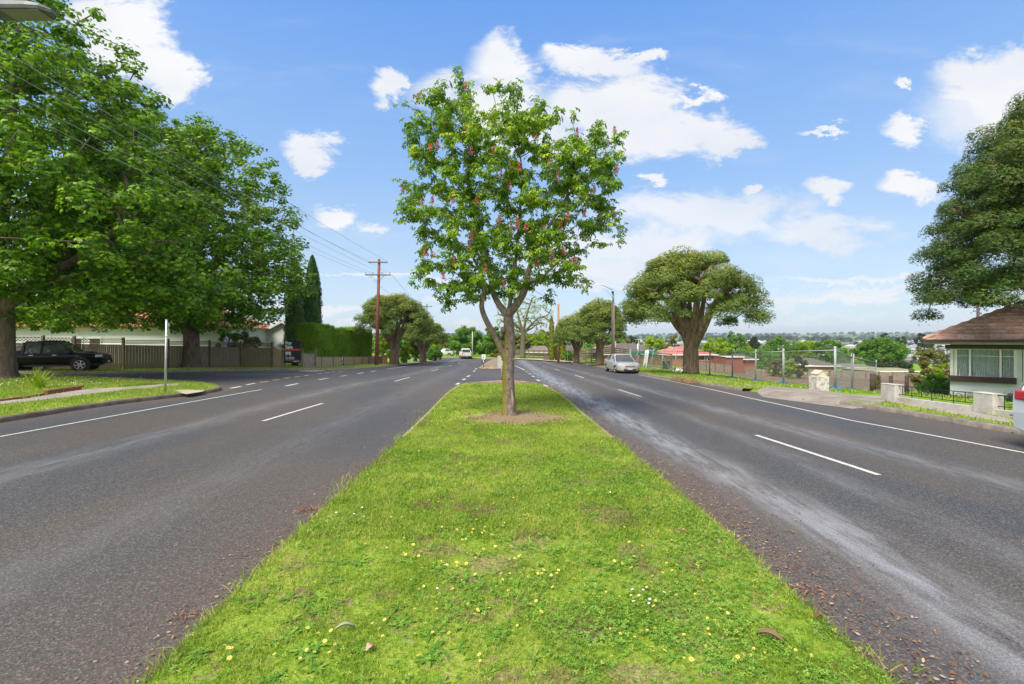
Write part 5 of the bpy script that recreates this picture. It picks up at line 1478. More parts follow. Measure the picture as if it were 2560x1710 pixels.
for p in fb:
    m = MB(); m.box((p[0] - L.x, p[1] - L.y - .06, g(*p) + .1 - L.z + 1.02), (.13, .13, 2.1)); m.box((p[0] - L.x, p[1] - L.y - .06, g(*p) + .1 - L.z + 2.10), (.17, .17, .05), taper=.6)
    m.build('post', POSTW, r)
# stepping-down bay to the sign
a = fb[-1]; b = gp(712, 917, .1)
m = MB(); pal_bay(m, (a[0], a[1], 0), (b[0], b[1], 0), 1.9, 1.35, L); m.build('paling_panel', PALING2, r, normals=False)

# for-sale sign on two posts
sy = b[1] - .25
def sx_(px): return X(px, sy)
sb = (sx_(731), sy, g(sx_(731), sy) + .1)
r = thing('for_sale_sign', 'large dark for-sale board with an orange-red stripe in front of the fence', 'sign', sb); L = loc_of(r)
w = sx_(752.3) - sx_(710.8); zt = Z(851.5, sy) - L.z; zb = Z(908.5, sy) - L.z; H = zt - zb
m = MB(); m.box((0, 0, (zt + zb) / 2), (w, .03, H)); pan = m.build('board', BLACKP, r)
m = MB()
for sx in (-1, 1): m.box((sx * (w / 2 - .04), .05, zt / 2 + .0), (.07, .07, zt))
m.build('posts', POSTW, r)
st = MB(); st.box((-.02, -.018, zt - H * .40), (w + .03, .008, H * .075)); st.build('stripe', REDP, pan)
rx_ = (rad(90), 0, 0)
text_mesh('lettering', 'For', H * .20, WHITEP, pan, (-w / 2 + w * .08, -.017, zt - H * .170), rx_, .016, sx=1.0)
text_mesh('lettering', 'Sale', H * .20, WHITEP, pan, (-w / 2 + w * .08, -.017, zt - H * .345), rx_, .016, sx=1.0)
text_mesh('lettering', 'Phil Gallagher', H * .072, WHITEP, pan, (-w / 2 + w * .08, -.017, zt - H * .755), rx_, .003)
text_mesh('lettering', '0427 503 284', H * .072, WHITEP, pan, (-w / 2 + w * .08, -.017, zt - H * .822), rx_, .003)
text_mesh('lettering', 'one', H * .078, REDP, pan, (w * .0 - .12, -.017, zt - H * .935), rx_, .004)
text_mesh('lettering', 'AGENCY', H * .070, WHITEP, pan, (w * .0 + .06, -.017, zt - H * .935), rx_, .004)
m = MB(); m.box((0, -.018, zt - H * .858), (w * .84, .006, .010)); m.build('rule_line', WHITEP, pan)
m = MB(); m.box((-w * .25, -.018, zt - H * .58), (w * .32, .006, H * .185)); ph = m.build('portrait_panel', simple('photo_white', (.72, .72, .74), rough=.5), pan)
m = MB(); cxp = -w * .25
m.prism([(cxp + .045 * math.cos(t) * 1.0, zt - H * .555 + .066 * math.sin(t)) for t in np.linspace(0, 2 * math.pi, 16, endpoint=False)], -.026, -.0215)
m.build('portrait_head', simple('photo_grey', (.30, .30, .32), rough=.5), ph)
m = MB(); m.prism([(cxp - w * .15, zt - H * .672), (cxp - w * .13, zt - H * .645), (cxp - .05, zt - H * .612), (cxp + .05, zt - H * .612), (cxp + w * .13, zt - H * .645), (cxp + w * .15, zt - H * .672)], -.030, -.0265)
m.build('portrait_shoulders', simple('photo_dark', (.05, .05, .055), rough=.5), ph)

# gate and low fence
ga = gp(756, 918, .1); gb = gp(788.5, 917.6, .1)
r = thing('garden_gate', 'pale timber plank gate between two posts right of the for-sale board', 'gate', (ga[0], ga[1], g(*ga) + .1)); L = loc_of(r)
m = MB(); gh = Z(882, ga[1]) - L.z; pal_bay(m, (ga[0] + .06, ga[1], 0), (gb[0] - .06, gb[1], 0), gh, gh, L, base=.08, bw=.16); m.build('planks', simple('gate_wood', (.26, .20, .15), (.40, .33, .26), .9, 4, stretch=(5, 5, .6)), r, normals=False)
m = MB(); m.bar((.04, -.03, gh - .03), (gb[0] - ga[0] - .04, gb[1] - ga[1] - .03, gh - .03), .05, .07); m.build('top_rail', GREYW, r)
for p, tp in ((ga, 874.5), (gb, 871.5)):
    h = Z(tp, p[1]) - L.z
    m = MB(); m.box((p[0] - L.x, p[1] - L.y, h / 2), (.14, .12, h)); m.tube([(p[0] - L.x, p[1] - L.y - .06, h), (p[0] - L.x, p[1] - L.y + .06, h)], .07, 12); m.build('post', GREYW, r)
pts = [gb] + [gp(px, py, .1) for px, py in ((804, 916.6), (833, 915), (858, 913.6), (884, 912), (905, 910.8), (922, 909.9), (937, 909))]
r = thing('low_fence', 'low pale brown paling fence running in front of the clipped hedge', 'fence', (pts[0][0], pts[0][1], g(*pts[0]) + .1)); L = loc_of(r)
tops = [889.5, 889.5, 889.7, 889.8, 889.8, 889.8, 889.7, 889.5]
hs_ = [Z(t_, p[1]) - g(*p) - .1 for t_, p in zip(tops, pts)]
for i in range(len(pts) - 1):
    m = MB(); pal_bay(m, (pts[i][0], pts[i][1], 0), (pts[i + 1][0], pts[i + 1][1], 0), hs_[i], hs_[i + 1], L, bw=.085); m.build('paling_panel', PALING2, r, normals=False)
for p, h in zip(pts[1:], hs_[1:]):
    m = MB(); m.box((p[0] - L.x, p[1] - L.y - .05, g(*p) + .1 + h / 2 + .02 - L.z), (.09, .09, h + .10)); m.build('post', POSTW, r)
q = gp(857.5, 913.8, .1); yq = q[1] - .2
r = thing('small_board', 'small narrow black and white board fixed on the low paling fence', 'sign', (q[0], yq, g(q[0], yq) + .1)); L = loc_of(r)
m = MB(); z1 = Z(889.5, yq) - L.z; z0 = Z(912, yq) - L.z; m.box((0, 0, (z0 + z1) / 2), (.30, .02, z1 - z0)); bd = m.build('board', BLACKP, r)
text_mesh('lettering', 'For Sale', .23, WHITEP, bd, (.08, -.014, z0 + .06), (rad(90), rad(-90), 0), .004)
m = MB(); m.box((0, -.013, (z0 + z1) / 2), (.29, .004, .05)); m.build('stripe', REDP, bd)
# dark paling return and brick pillar beyond the brown pole
r = thing('brick_pillar', 'short orange brick pillar at the driveway beyond the brown pole', 'pillar', at(962, 53)); m = MB(); m.box((0, 0, .45), (.42, .42, .95)); m.box((0, 0, .96), (.50, .50, .08)); m.build('pillar', BRICK_O, r)
p0 = at(946, 53.5); p1_ = at(960, 53.5); r = thing('dark_fence', 'short dark picket fence between the brown pole and the brick pillar', 'fence', p0); L = loc_of(r)
m = MB(); pal_bay(m, p0, p1_, .95, .95, L); m.build('paling_panel', POSTW, r, normals=False)

# brick edging and street name post
ba = [gp(*q, .1) for q in ((-10, 1006), (70, 995), (130, 985), (201, 975))]
r = thing('brick_edging', 'low edging of red bricks beside the footpath on the left', 'edging', (ba[1][0], ba[1][1], g(*ba[1]) + .1)); L = loc_of(r)
ln = resample(ba, .245); br = simple('garden_brick', (.20, .062, .035), (.34, .13, .075), .9, 9, bump=.4)
for lvl in range(2):
    for i in range(len(ln) - 1):
        if lvl == 1 and i < len(ln) * .45: continue
        c = (ln[i] + ln[i + 1]) / 2; dd = ln[i + 1] - ln[i]; c = c + dd * (.5 * lvl - .0)
        m = MB(); m.box((c[0] - L.x, c[1] - L.y, g(*c) + .10 + .045 + .083 * lvl - L.z), (.228, .11, .076), math.atan2(dd[1], dd[0]) + random.uniform(-.05, .05)); m.build('brick', br, r, bevel=.006)
q = gp(413, 983, .1); r = thing('street_name_post', 'grey street-name post with a small green blade on the near grass corner', 'sign post', (q[0], q[1], g(*q) + .1)); L = loc_of(r)
h = Z(800, q[1]) - L.z
m = MB(); m.tube([(0, 0, -.1), (.05, 0, h)], .038, 14); m.tube([(.05, 0, h), (.05, 0, h + .02)], .042, 14); m.build('post', GALV, r, True)
m = MB(); m.tube([(.045, 0, h - .62), (.046, 0, h - .56)], .046, 14); m.build('clamp', WHITEP, r, True)
SG = simple('sign_green', (.05, .42, .26), (.08, .50, .32), .4, 3)
m = MB(); d = Vector((-.44, .72, 0)).normalized(); c = Vector((.09, 0, h - .17)) + d * .40
m.box(c, (.80, .022, .17), math.atan2(d.y, d.x)); bl_ = m.build('name_blade', SG, r)
m = MB()
for i in range(6):
    cc = Vector((.09, 0, h - .165)) + d * (.12 + i * .11)
    m.box(cc + Vector((d.y, -d.x, 0)) * .013, (.06, .003, .09), math.atan2(d.y, d.x))
m.build('worn_lettering', WHITEP, bl_)
m = MB(); m.tube([Vector((.06, 0, h - .62)), Vector((.10, 0, h - .60)) + d * .32, Vector((.12, 0, h - .50)) + d * .42, Vector((.09, 0, h - .26)) + d * .40], .010, 6); m.build('bent_strap', simple('rusty_strap', (.30, .22, .10), rough=.7, metal=.3), r, True)

# ------------------------------------------------------------------ houses on the left
def weatherboards(mb, x0, x1, y, z0, z1, st=.20):
    n = int((z1 - z0) / st)
    prof = []
    for i in range(n):
        z = z0 + i * st
        mb.prism([(y, z), (y - .03, z), (y - .010, z + st), (y, z + st)], x0, x1, 'x')
y = 43.5
b = (X(-60, y), y, 0); r = thing('weatherboard_house', 'long white weatherboard house with an orange-red tiled roof behind the paling fence', 'house', (X(290, y), y, g(X(290, y), y))); L = loc_of(r)
x0, x1 = X(-80, y) - L.x, X(560, y) - L.x; ze = Z(816, y) - L.z
m = MB(); weatherboards(m, x0, x1, 0, 0, ze); m.box(((x0 + x1) / 2, 4.5, ze / 2 - .3), (x1 - x0, 8.9, ze + .6)); m.build('wall', BOARD, r, normals=False)
m = MB(); xm0, xm1 = x0 + 4.5, x1 - 4.5
m.add([(x0 - .5, -.55, ze - .05), (x1 + .5, -.55, ze - .05), (x1 + .5, 9.5, ze - .05), (x0 - .5, 9.5, ze - .05), (xm0, 4.5, ze + 2.4), (xm1, 4.5, ze + 2.4)], [(0, 1, 5, 4), (1, 2, 5), (2, 3, 4, 5), (3, 0, 4), (3, 2, 1, 0)])
for i in range(14):      # tile courses
    t = i / 14; m.bar((x0 - .5 + (xm0 - x0 + .5) * t, -.55 + 5.05 * t, ze - .03 + 2.45 * t), (x1 + .5 + (xm1 - x1 - .5) * t, -.55 + 5.05 * t, ze - .03 + 2.45 * t), .06, .04)
m.build('roof', TILE_R, r)
m = MB(); m.bar((x0 - .55, -.60, ze - .06), (x1 + .55, -.60, ze - .06), .12, .14); m.build('gutter', simple('gutter_brown', (.10, .05, .035), rough=.5), r)
for pa, pb in ((176, 209), (222, 256)):
    wa, wb = X(pa, y) - L.x, X(pb, y) - L.x; wt = Z(844, y) - L.z
    m = MB(); m.box(((wa + wb) / 2, -.05, wt - .55), (wb - wa, .05, 1.3)); f_ = m.build('window_frame', TRIM, r)
    m = MB(); m.box(((wa + wb) / 2, -.083, wt - .58), (wb - wa - .30, .012, 1.0)); m.build('pane', simple('brown_blind', (.09, .065, .05), rough=.4), f_)
m = MB(); m.box((X(127, y) - L.x, -.04, ze / 2), (.10, .05, ze - .05)); m.build('corner_board', TRIM, r)
y = 51
r = thing('gabled_house', 'white gabled weatherboard house end behind the for-sale board', 'house', (X(708, y), y, g(X(708, y), y))); L = loc_of(r)
x0, x1 = X(640, y) - L.x, X(776, y) - L.x; xa = (x0 + x1) / 2; ze = Z(842, y) - L.z; za = Z(806, y) - L.z
m = MB(); n = int(za / .2)
for i in range(n):
    z = i * .2
    k = 1 if z < ze else max(.02, 1 - (z - ze) / (za - ze))
    m.prism([(0, z), (-.03, z), (-.01, z + .2), (0, z + .2)], xa + (x0 - xa) * k, xa + (x1 - xa) * k, 'x')
m.prism([(x0, 0), (x1, 0), (x1, ze), (xa, za), (x0, ze)], .0, 8, 'y'); m.build('wall', BOARD, r, normals=False)
m = MB()
for s, xe in ((-1, x0), (1, x1)):
    dx, dz = xe - xa, ze - za; k = 1.12
    m.prism([(xa, za + .05), (xa + dx * k, za + .05 + dz * k), (xa + dx * k, za + .17 + dz * k), (xa, za + .19)], -.35, 8.3, 'y')
m.build('roof', simple('grey_metal_roof', (.30, .30, .30), (.38, .38, .38), .5, 2), r)
m = MB()
for xe in (x0, x1):
    dx, dz = xe - xa, ze - za; m.prism([(xa, za - .05), (xa + dx * 1.12, za - .05 + dz * 1.12), (xa + dx * 1.12, za + .20 + dz * 1.12), (xa, za + .22)], -.40, -.352, 'y')
m.build('barge_board', TRIM, r)
# shrub palm by the sign
st_ = bushy('strappy_plant', 706, 45, 856, 26, M_GREEN, 'spiky green cordyline poking up left of the for-sale board', .4, 61, 14, 30, ls=(.12, .25), leaf=([(-.07, 0, 0), (.07, 0, 0), (0, 2.4, -.1)], [(0, 1, 2)]))

# ------------------------------------------------------------------ poles and wires
def power_pole(px, y, base_py, top_py, mat, r0, label, arms, lean=0.0):
    x = X(px, y); gz = g(x, y) + .1; r = thing('utility_pole', label, 'utility pole', (x, y, gz)); H = Z(top_py, y) - gz
    m = MB(); m.tube([(-lean * 0, 0, -.2), (lean * .5, 0, H * .5), (lean, 0, H)], [r0, r0 * .82, r0 * .64], 12); m.build('pole', mat, r, True)
    for (apy, pa, pb, ins, brace) in arms:
        za = Z(apy, y) - gz; a = X(pa, y) - x; b_ = X(pb, y) - x
        m = MB(); m.bar((a, -.14, za), (b_, -.14, za - .02), .10, .12); c = m.build('cross_arm', POLEG, r)
        if ins:
            for t in ins:
                m = MB(); q = a + (b_ - a) * t
                m.tube([(q, -.14, za + .06), (q, -.14, za + .14)], .015, 6); m.ball((q, -.14, za + .20), (.05, .05, .075), 8, 6); m.build('insulator', simple('insulator_glaze', (.16, .13, .11), rough=.25), c, True)
        if brace:
            m = MB(); cx_ = lean * za / H
            for e in (a * .55, b_ * .55): m.bar((e, -.13, za - .05), (cx_, -.13, za - .75), .03, .03)
            m.build('brace', DARKM, c)
    return r
PY = 48.0
power_pole(941, PY, 910, 648, POLEW, .20, 'tall red-brown timber pole with two cross arms on the left verge', [(656, 922, 970, (), False), (687.5, 914, 978, (.03, .30, .66, .96), True)], lean=.28)
power_pole(1067, 84, 905, 760, simple('green_pole', (.10, .15, .09), (.17, .22, .14)), .17, 'distant greenish pole with cross arms behind the smaller paperbark', [(766, 1050, 1081, (), False), (792, 1066, 1085, (), False)])
r = thing('utility_pole', 'stout tan timber pole under the duller paperbark, before the golden cypresses', 'utility pole', at(1396, 66)); L = loc_of(r)
m = MB(); m.tube([(0, 0, -.1), (0, 0, Z(760, 66) - L.z)], [.17, .13], 12); m.build('pole', POLET, r, True)
r = thing('utility_pole', 'pale slim pole on the far verge beyond the white pickup', 'utility pole', at(1181, 92)); m = MB(); m.tube([(0, 0, -.1), (0, 0, 4.8)], [.11, .09], 10); m.build('pole', simple('pale_post', (.45, .45, .40), (.55, .55, .50)), r, True)
r = thing('utility_pole', 'small service pole behind the brown tiled roof', 'utility pole', at(1596, 135)); L = loc_of(r); m = MB(); m.tube([(0, 0, -.1), (0, 0, Z(846, 135) - L.z)], [.14, .11], 8); m.bar((-1.0, 0, Z(849, 135) - L.z), (1.0, 0, Z(849, 135) - L.z), .12, .12); m.build('pole', simple('pale_post', (.5, .5, .5)), r)
r = thing('utility_pole', 'thin dark pole rising behind the tiled house', 'utility pole', at(2445, 46)); L = loc_of(r); m = MB(); m.tube([(0, 0, -.1), (0, 0, Z(690, 46) - L.z)], [.13, .11], 8); m.build('pole', simple('dark_pole', (.06, .04, .045)), r, True)

# the pole at the left just outside the photo: it carries the lamp that reaches into the corner, and the wires
npx, npy_ = -13.7, 6.2; nz = g(npx, npy_) + .1
r = thing('utility_pole', 'brown timber pole at the near left carrying the overhead wires and the street lamp', 'utility pole', (npx, npy_, nz))
m = MB(); m.tube([(0, 0, -.2), (0, 0, 11.0)], [.20, .14], 12); m.build('pole', POLEW, r, True)
for za, a, b_ in ((10.4, -1.0, 1.0), (9.2, -1.35, 1.35)):
    m = MB(); m.bar((a, -.14, za), (b_, -.14, za), .10, .12); m.build('cross_arm', POLEG, r)
WIRE = simple('wire_dark', (.05, .05, .052), rough=.6)
WIREL = simple('wire_pale', (.36, .36, .34), (.45, .45, .42), rough=.5, metal=.4)
def wire(name, a, b, sag, rr, label, mat=WIRE, group=None, n=28):
    a = Vector(a); b = Vector(b); m = MB()
    pts = [a + (b - a) * (i / n) - Vector((0, 0, sag * 4 * (i / n) * (1 - i / n))) for i in range(n + 1)]
    o_ = Vector(a)
    m.tube([p - o_ for p in pts], rr, 5); o = m.build(name, mat, None, True, normals=False, loc=a)
    return tag(o, label, 'wire', group)
z2 = g(X(941, PY), PY) + .1; px_ = X(941, PY)
for i, (dx, far) in enumerate(((-1.28, 914), (-.45, 931), (.50, 959), (1.28, 978))):
    wire('overhead_wire', (npx + dx, npy_, nz + 9.3), (X(far, PY), PY - .14, Z(683, PY)), .42, .0085, 'thin pale overhead wire ending at the lower cross arm of the brown pole', WIREL, 'lower overhead wires')
for i, (dx, far) in enumerate(((-.95, 923), (.95, 969))):
    wire('overhead_wire', (npx + dx, npy_, nz + 10.5), (X(far, PY), PY - .14, Z(653, PY)), .45, .008, 'thin dark overhead wire ending at the upper cross arm of the brown pole', WIRE, 'upper overhead wires')
for i, (fa, fb_) in enumerate(((914, 1066), (978, 1085))):
    wire('overhead_wire', (X(fa, PY), PY, Z(685, PY)), (X(fb_, 84), 84, Z(790, 84)), .5, .012, 'distant overhead wire between the brown pole and the greenish pole', WIRE, 'distant overhead wires')
# lamp head with its arm
lx_, ly_, lz = -6.72, 6.5, Z(36, 6.5)
r = thing('street_lamp', 'flat grey street lamp head with a blue sensor in the top left corner', 'street lamp', (lx_, ly_, lz)); L = loc_of(r)
m = MB(); rows = []
for t, w, h in ((-.52, .06, .05), (-.40, .13, .07), (-.1, .15, .085), (.25, .15, .075), (.42, .13, .05), (.52, .05, .02)):
    rows.append([(t, -w, .03 + h * .1), (t, -w * .8, .03 + h), (t, w * .8, .03 + h), (t, w, .03 + h * .1), (t, w * .9, 0), (t, -w * .9, 0)])
m.loft(rows); m.build('lamp_body', simple('lamp_grey', (.10, .115, .11), (.15, .165, .155), .5, 4), r, False)
m = MB(); m.box((.16, 0, -.008), (.50, .22, .014)); m.build('lamp_lens', simple('lamp_lens_glass', (.20, .22, .18), (.26, .27, .22), .3, 9), r)
m = MB(); m.tube([(-.26, -.02, -.055), (-.26, -.02, .01)], .042, 14); m.build('light_sensor', simple('sensor_blue', (.01, .14, .40), rough=.25), r, True)
m = MB(); m.tube([(-.45, 0, .06), (-2.2, -.02, .02), (-4.5, -.1, -.25), (npx - lx_, npy_ - ly_, -.75)], [.03, .032, .035, .04], 8); m.build('lamp_arm', GALV, r, True)
wire('cross_cable', (npx, npy_, nz + 7.05), (15.5, 9.6, 9.6), .55, .016, 'thick black cable crossing the top left corner above the lamp', WIRE)
r = thing('utility_pole', 'timber pole on the right verge holding the far end of the black cable', 'utility pole', (15.5, 9.6, g(15.5, 9.6) + .1)); m = MB(); m.tube([(0, 0, -.2), (0, 0, 10.2)], [.19, .14], 12); m.build('pole', POLEW, r, True)

# street lamp pole behind the sedan
y = 46.5; x = X(1533, y); gz = g(x, y) + .1
r = thing('street_lamp', 'timber street lamp pole with a long arm reaching over the road, behind the silver sedan', 'street lamp', (x, y, gz)); H = Z(724, y) - gz
m = MB(); m.tube([(0, 0, -.2), (-.02, 0, H * .84), (-.02, 0, H * .84)], [.19, .15, .15], 12); m.build('pole', POLEG, r, True)
m = MB(); m.tube([(0, 0, H * .83), (0, 0, H)], [.10, .09], 10); m.build('steel_top', GALV, r, True)
m = MB(); m.tube([(0, 0, H - .05), (-.9, -.1, H + .35), (-2.0, -.2, H + .58)], [.035, .03, .025], 8); m.tube([(0, 0, H - .85), (-.5, -.05, H - .25), (-1.4, -.15, H + .45)], .016, 6); m.build('lamp_arm', GALV, r, True)
m = MB(); m.box((-2.25, -.22, H + .60), (.55, .22, .09), taper=.6); m.build('lamp_head', GALV, r)
m = MB(); m.box((-.09, -.16, H - .28), (.16, .14, .24)); m.build('control_box', DARKM, r)

# ------------------------------------------------------------------ signs on the median
q = gp(1254, 951, .08); y = q[1]
r = thing('sign_back', 'plain grey back of a road sign standing at the far end of the median', 'road sign', (X(1257, y), y, g(X(1257, y), y) + .08)); L = loc_of(r)
zt, zb = Z(889, y) - L.z, Z(921, y) - L.z; w = (1270 - 1244) / F_PX * y
m = MB(); m.box((0, -.03, (zt + zb) / 2), (w, .012, zt - zb)); m.build('panel', simple('sign_back_grey', (.40, .39, .36), (.48, .47, .44), .5, 4), r, bevel=.004)
m = MB(); m.tube([(-.06, 0, -.05), (-.06, 0, zt - .1)], .032, 10); m.build('post', GALV, r, True)
m = MB(); m.tube([(-.06, -.02, zb + .12), (-.06, -.02, zb + .16)], .042, 10); m.tube([(-.06, -.02, zt - .2), (-.06, -.02, zt - .16)], .042, 10); m.build('clamp', GALV, r, True)
q = gp(1209, 919, .1); y = q[1]
r = thing('keep_left_sign', 'white keep-left arrow sign above a black chevron on the far median nose', 'road sign', (q[0], y, g(*q) + .15)); L = loc_of(r)
zt, zm, zb = Z(886, y) - L.z, Z(898, y) - L.z, Z(906.5, y) - L.z; w = 9.0 / F_PX * y
m = MB(); m.box((0, -.04, (zt + zm) / 2), (w, .012, zt - zm)); a_ = m.build('keep_left_panel', WHITEP, r)
m = MB(); zc = (zt + zm) / 2 - .05
m.prism([(.10, zc + .10), (.07, zc + .13), (-.05, zc + .02), (-.01, zc + .07), (-.055, zc + .09), (-.10, zc - .09), (.08, zc - .05), (.03, zc - .01)][:3] + [(-.09, zc + .04), (-.10, zc - .09), (.03, zc - .08), (-.02, zc - .02)], -.052, -.0475); m.build('arrow', DARKM, a_)
m = MB(); m.box((0, -.04, (zm + zb) / 2 - .005), (w, .012, zm - zb - .02)); c_ = m.build('chevron_panel', DARKM, r)
m = MB(); zc = (zm + zb) / 2; h_ = (zm - zb) / 2 - .02
m.prism([(w * .26, zc + h_), (w * .08, zc + h_), (-w * .24, zc), (w * .08, zc - h_), (w * .26, zc - h_), (-w * .04, zc)], -.052, -.0475); m.build('chevron', WHITEP, c_)
m = MB(); m.tube([(0, 0, -.1), (0, 0, zt - .05)], .04, 10); m.build('post', POLEG, r, True)

# ------------------------------------------------------------------ far centre: pickets, gate, small things
def slat_fence(label, a, b, h, n_sl, mat, post_mat, name='slat_fence', npost=6, sw=.13, ends=None):
    r = thing(name, label, 'fence', a); L = loc_of(r); A = Vector(a[:2]); B_ = Vector(b[:2]); N = 10
    m = MB()
    for s in range(n_sl):
        z = .12 + (h - .15) * s / max(1, n_sl - 1)
        for i in range(N):
            p = A + (B_ - A) * (i / N); q = A + (B_ - A) * ((i + 1) / N)
            m.bar((p.x - L.x, p.y - L.y, g(p.x, p.y) + .1 + z - L.z), (q.x - L.x, q.y - L.y, g(q.x, q.y) + .1 + z - L.z), .03, sw)
    m.build('rails', mat, r, normals=False)
    for i in range(npost):
        p = A + (B_ - A) * (i / (npost - 1)); m = MB(); m.box((p.x - L.x, p.y - L.y + .06, g(p.x, p.y) + .1 + h / 2 + .04 - L.z), (.12, .12, h + .1)); m.build('post', post_mat, r)
    return r
slat_fence('grey horizontal rail fence beyond the road to the left of the golden cypresses', at(1285, 90), at(1373, 86), 1.35, 6, GREYW, POSTW, npost=8, sw=.13)
slat_fence('weathered board fence behind the paperbark trunks on the right', at(1428, 72), at(1508, 62), 1.9, 8, GREYW, POSTW, npost=7, sw=.14)
slat_fence('brown horizontal board fence along the side of the vacant lot', at(1503, 60), at(1680, 70), 2.1, 9, simple('brown_boards', (.14, .085, .045), (.27, .19, .10), .9, 2), POSTW, npost=8, sw=.16)
slat_fence('white picket rail fence far down the left verge', at(1073, 92), at(1098, 96), 1.0, 4, WHITEP, WHITEP, npost=6, sw=.10)
r = thing('brick_wall', 'low purple-brown brick wall at the driveway before the golden cypresses', 'wall', at(1372, 76)); m = MB(); m.box((0, 0, .35), (1.7, .3, .8)); m.build('wall', brickmat('brown_brick', (.20, .12, .10), (.16, .09, .08), (.22, .18, .16)), r)
r = thing('red_gate', 'red painted garage door seen through the far trees', 'garage', at(1239, 97)); L = loc_of(r)
m = MB(); m.box((0, 0, .75), (1.1, .1, 1.5)); m.build('door', simple('red_paint', (.45, .05, .03), rough=.5), r); m = MB(); m.box((0, .05, 1.6), (1.5, .3, .2)); m.box((-.7, .05, .7), (.25, .3, 1.8)); m.build('frame', simple('pink_brick', (.30, .16, .12)), r)
r = thing('garden_arch', 'white garden arch posts under the green shrub on the right', 'arch', at(1424, 71)); m = MB()
for dx in (-.45, .45): m.box((dx, -1.2, .75), (.07, .07, 1.5))
m.build('arch_frame', GREYW, r)
r = thing('letterbox', 'white round-topped letterbox on a post beyond the bend', 'letterbox', at(1138, 94)); m = MB(); m.tube([(0, 0, 0), (0, 0, .8)], .05, 6); m.ball((0, 0, .95), .22, 8, 6); m.build('box', TRIM, r)

# ------------------------------------------------------------------ right: houses behind the lot
def hip_house(label, p0, p1, y, dep, eave, ridge, wall, roof, win=(), name='brick_house', hip=.35, over=.5, fascia=None, extras=None, gz=None):
    xc = X((p0 + p1) / 2, y); gz = g(xc, y) if gz is None else gz
    r = thing(name, label, 'house', (xc, y, gz)); L = loc_of(r); x0, x1 = X(p0, y) - xc, X(p1, y) - xc; ze = Z(eave, y) - gz; zr = Z(ridge, y + dep / 2) - gz
    m = MB(); m.box(((x0 + x1) / 2, dep / 2, ze / 2 - .5), (x1 - x0, dep, ze + 1.0)); m.build('wall', wall, r)
    hw = (x1 - x0) * hip
    m = MB(); m.add([(x0 - over, -over, ze), (x1 + over, -over, ze), (x1 + over, dep + over, ze), (x0 - over, dep + over, ze), (x0 + hw, dep / 2, zr), (x1 - hw, dep / 2, zr)], [(0, 1, 5, 4), (1, 2, 5), (2, 3, 4, 5), (3, 0, 4), (3, 2, 1, 0)])
    n = 9
    for i in range(1, n):
        t = i / n; m.bar((x0 - over + (hw + over) * t, -over + (dep / 2 + over) * t, ze + (zr - ze) * t), (x1 + over - (hw + over) * t, -over + (dep / 2 + over) * t, ze + (zr - ze) * t), .08, .05)
    ro = m.build('roof', roof, r)
    m = MB(); m.bar((x0 - over, -over - .04, ze - .02), (x1 + over, -over - .04, ze - .02), .10, .22); m.build('gutter', fascia or TRIM, r)
    for (a, b_, c, d) in win:
        wa, wb, za, zb = X(a, y) - xc, X(b_, y) - xc, Z(c, y) - gz, Z(d, y) - gz
        m = MB(); m.box(((wa + wb) / 2, -.03, (za + zb) / 2), (wb - wa, .06, za - zb)); f_ = m.build('window', TRIM, r)
        m = MB(); m.box(((wa + wb) / 2, -.066, (za + zb) / 2), (wb - wa - .16, .012, za - zb - .16)); m.build('pane', GLASS_D, f_)
    return r
hh = hip_house('brick house with a long brown tiled roof behind the brown board fence', 1508, 1655, 92, 14, 886, 858.5, BRICK_R, TILE_B, hip=.30)
m = MB(); m.tube([(X(1605, 92) - hh.location.x, 3.0, Z(873, 92) - hh.location.z - .4), (X(1605, 92) - hh.location.x, 3.0, Z(866, 92) - hh.location.z + .5)], .14, 8); m.build('flue', WHITEP, hh)
m = MB(); m.box((X(1549, 92) - hh.location.x, 4.5, Z(866, 92) - hh.location.z), (.5, .5, 1.9)); m.build('chimney', simple('pale_chimney', (.4, .38, .35)), hh)
hip_house('brick house under a bright red hipped roof behind the big paperbark', 1668, 1787, 96, 12, 886.5, 866, BRICK_O, TILE_P, [(1745, 1762, 889, 901), (1768, 1776, 893, 902)], hip=.42)
hip_house('low flat-roofed red brick outbuilding in the middle of the lot edge', 1815, 1858, 90, 6, 892, 890.5, BRICK_R, TRIM, hip=.02, over=.15, name='brick_outbuilding')
hip_house('small brown-roofed brick house right of the outbuilding', 1850, 1888, 101, 8, 898, 885, BRICK_R, TILE_B, [(1866, 1872, 901, 905)])
hip_house('brown-roofed house half hidden by shrubs behind the lot fence', 2014, 2092, 104, 12, 915, 895, BRICK_R, TILE_B, hip=.25)
hip_house('cream-roofed carport before the brown-roofed house', 2014, 2040, 98, 5, 914.5, 911.5, BRICK_O, simple('cream_roof', (.55, .50, .38), (.65, .60, .47)), hip=.1, name='carport')
hip_house('grey-roofed house between the fence posts and the large round tree', 2118, 2192, 112, 10, 919, 909, BRICK_O, simple('grey_tile_roof', (.20, .18, .17), (.28, .26, .24)), hip=.3)
hip_house('long low red brick building with a mossy flat roof behind the lot fence', 2187, 2296, 92, 9, 928, 919, BRICK_R, simple('mossy_roof', (.22, .22, .12), (.34, .33, .20), .9, 1.0), [(2226, 2237, 929.5, 932.5), (2246, 2259, 931, 933.5)], hip=.08, name='brick_building', over=.4)
hip_house('grey-brown tiled house behind the bare tree', 1283, 1318, 104, 9, 880, 861, BRICK_R, TILE_B, hip=.3)
hip_house('wide house with a weathered brown tiled roof left of the golden cypresses', 1318, 1378, 100, 11, 881, 864, BRICK_R, simple('weathered_tile', (.17, .14, .12), (.25, .21, .18), .9, 2), hip=.2)
hip_house('purple-brown tiled house between the golden cypresses and the paperbarks', 1408, 1470, 96, 11, 880, 861, BRICK_R, TILE_B, hip=.3)
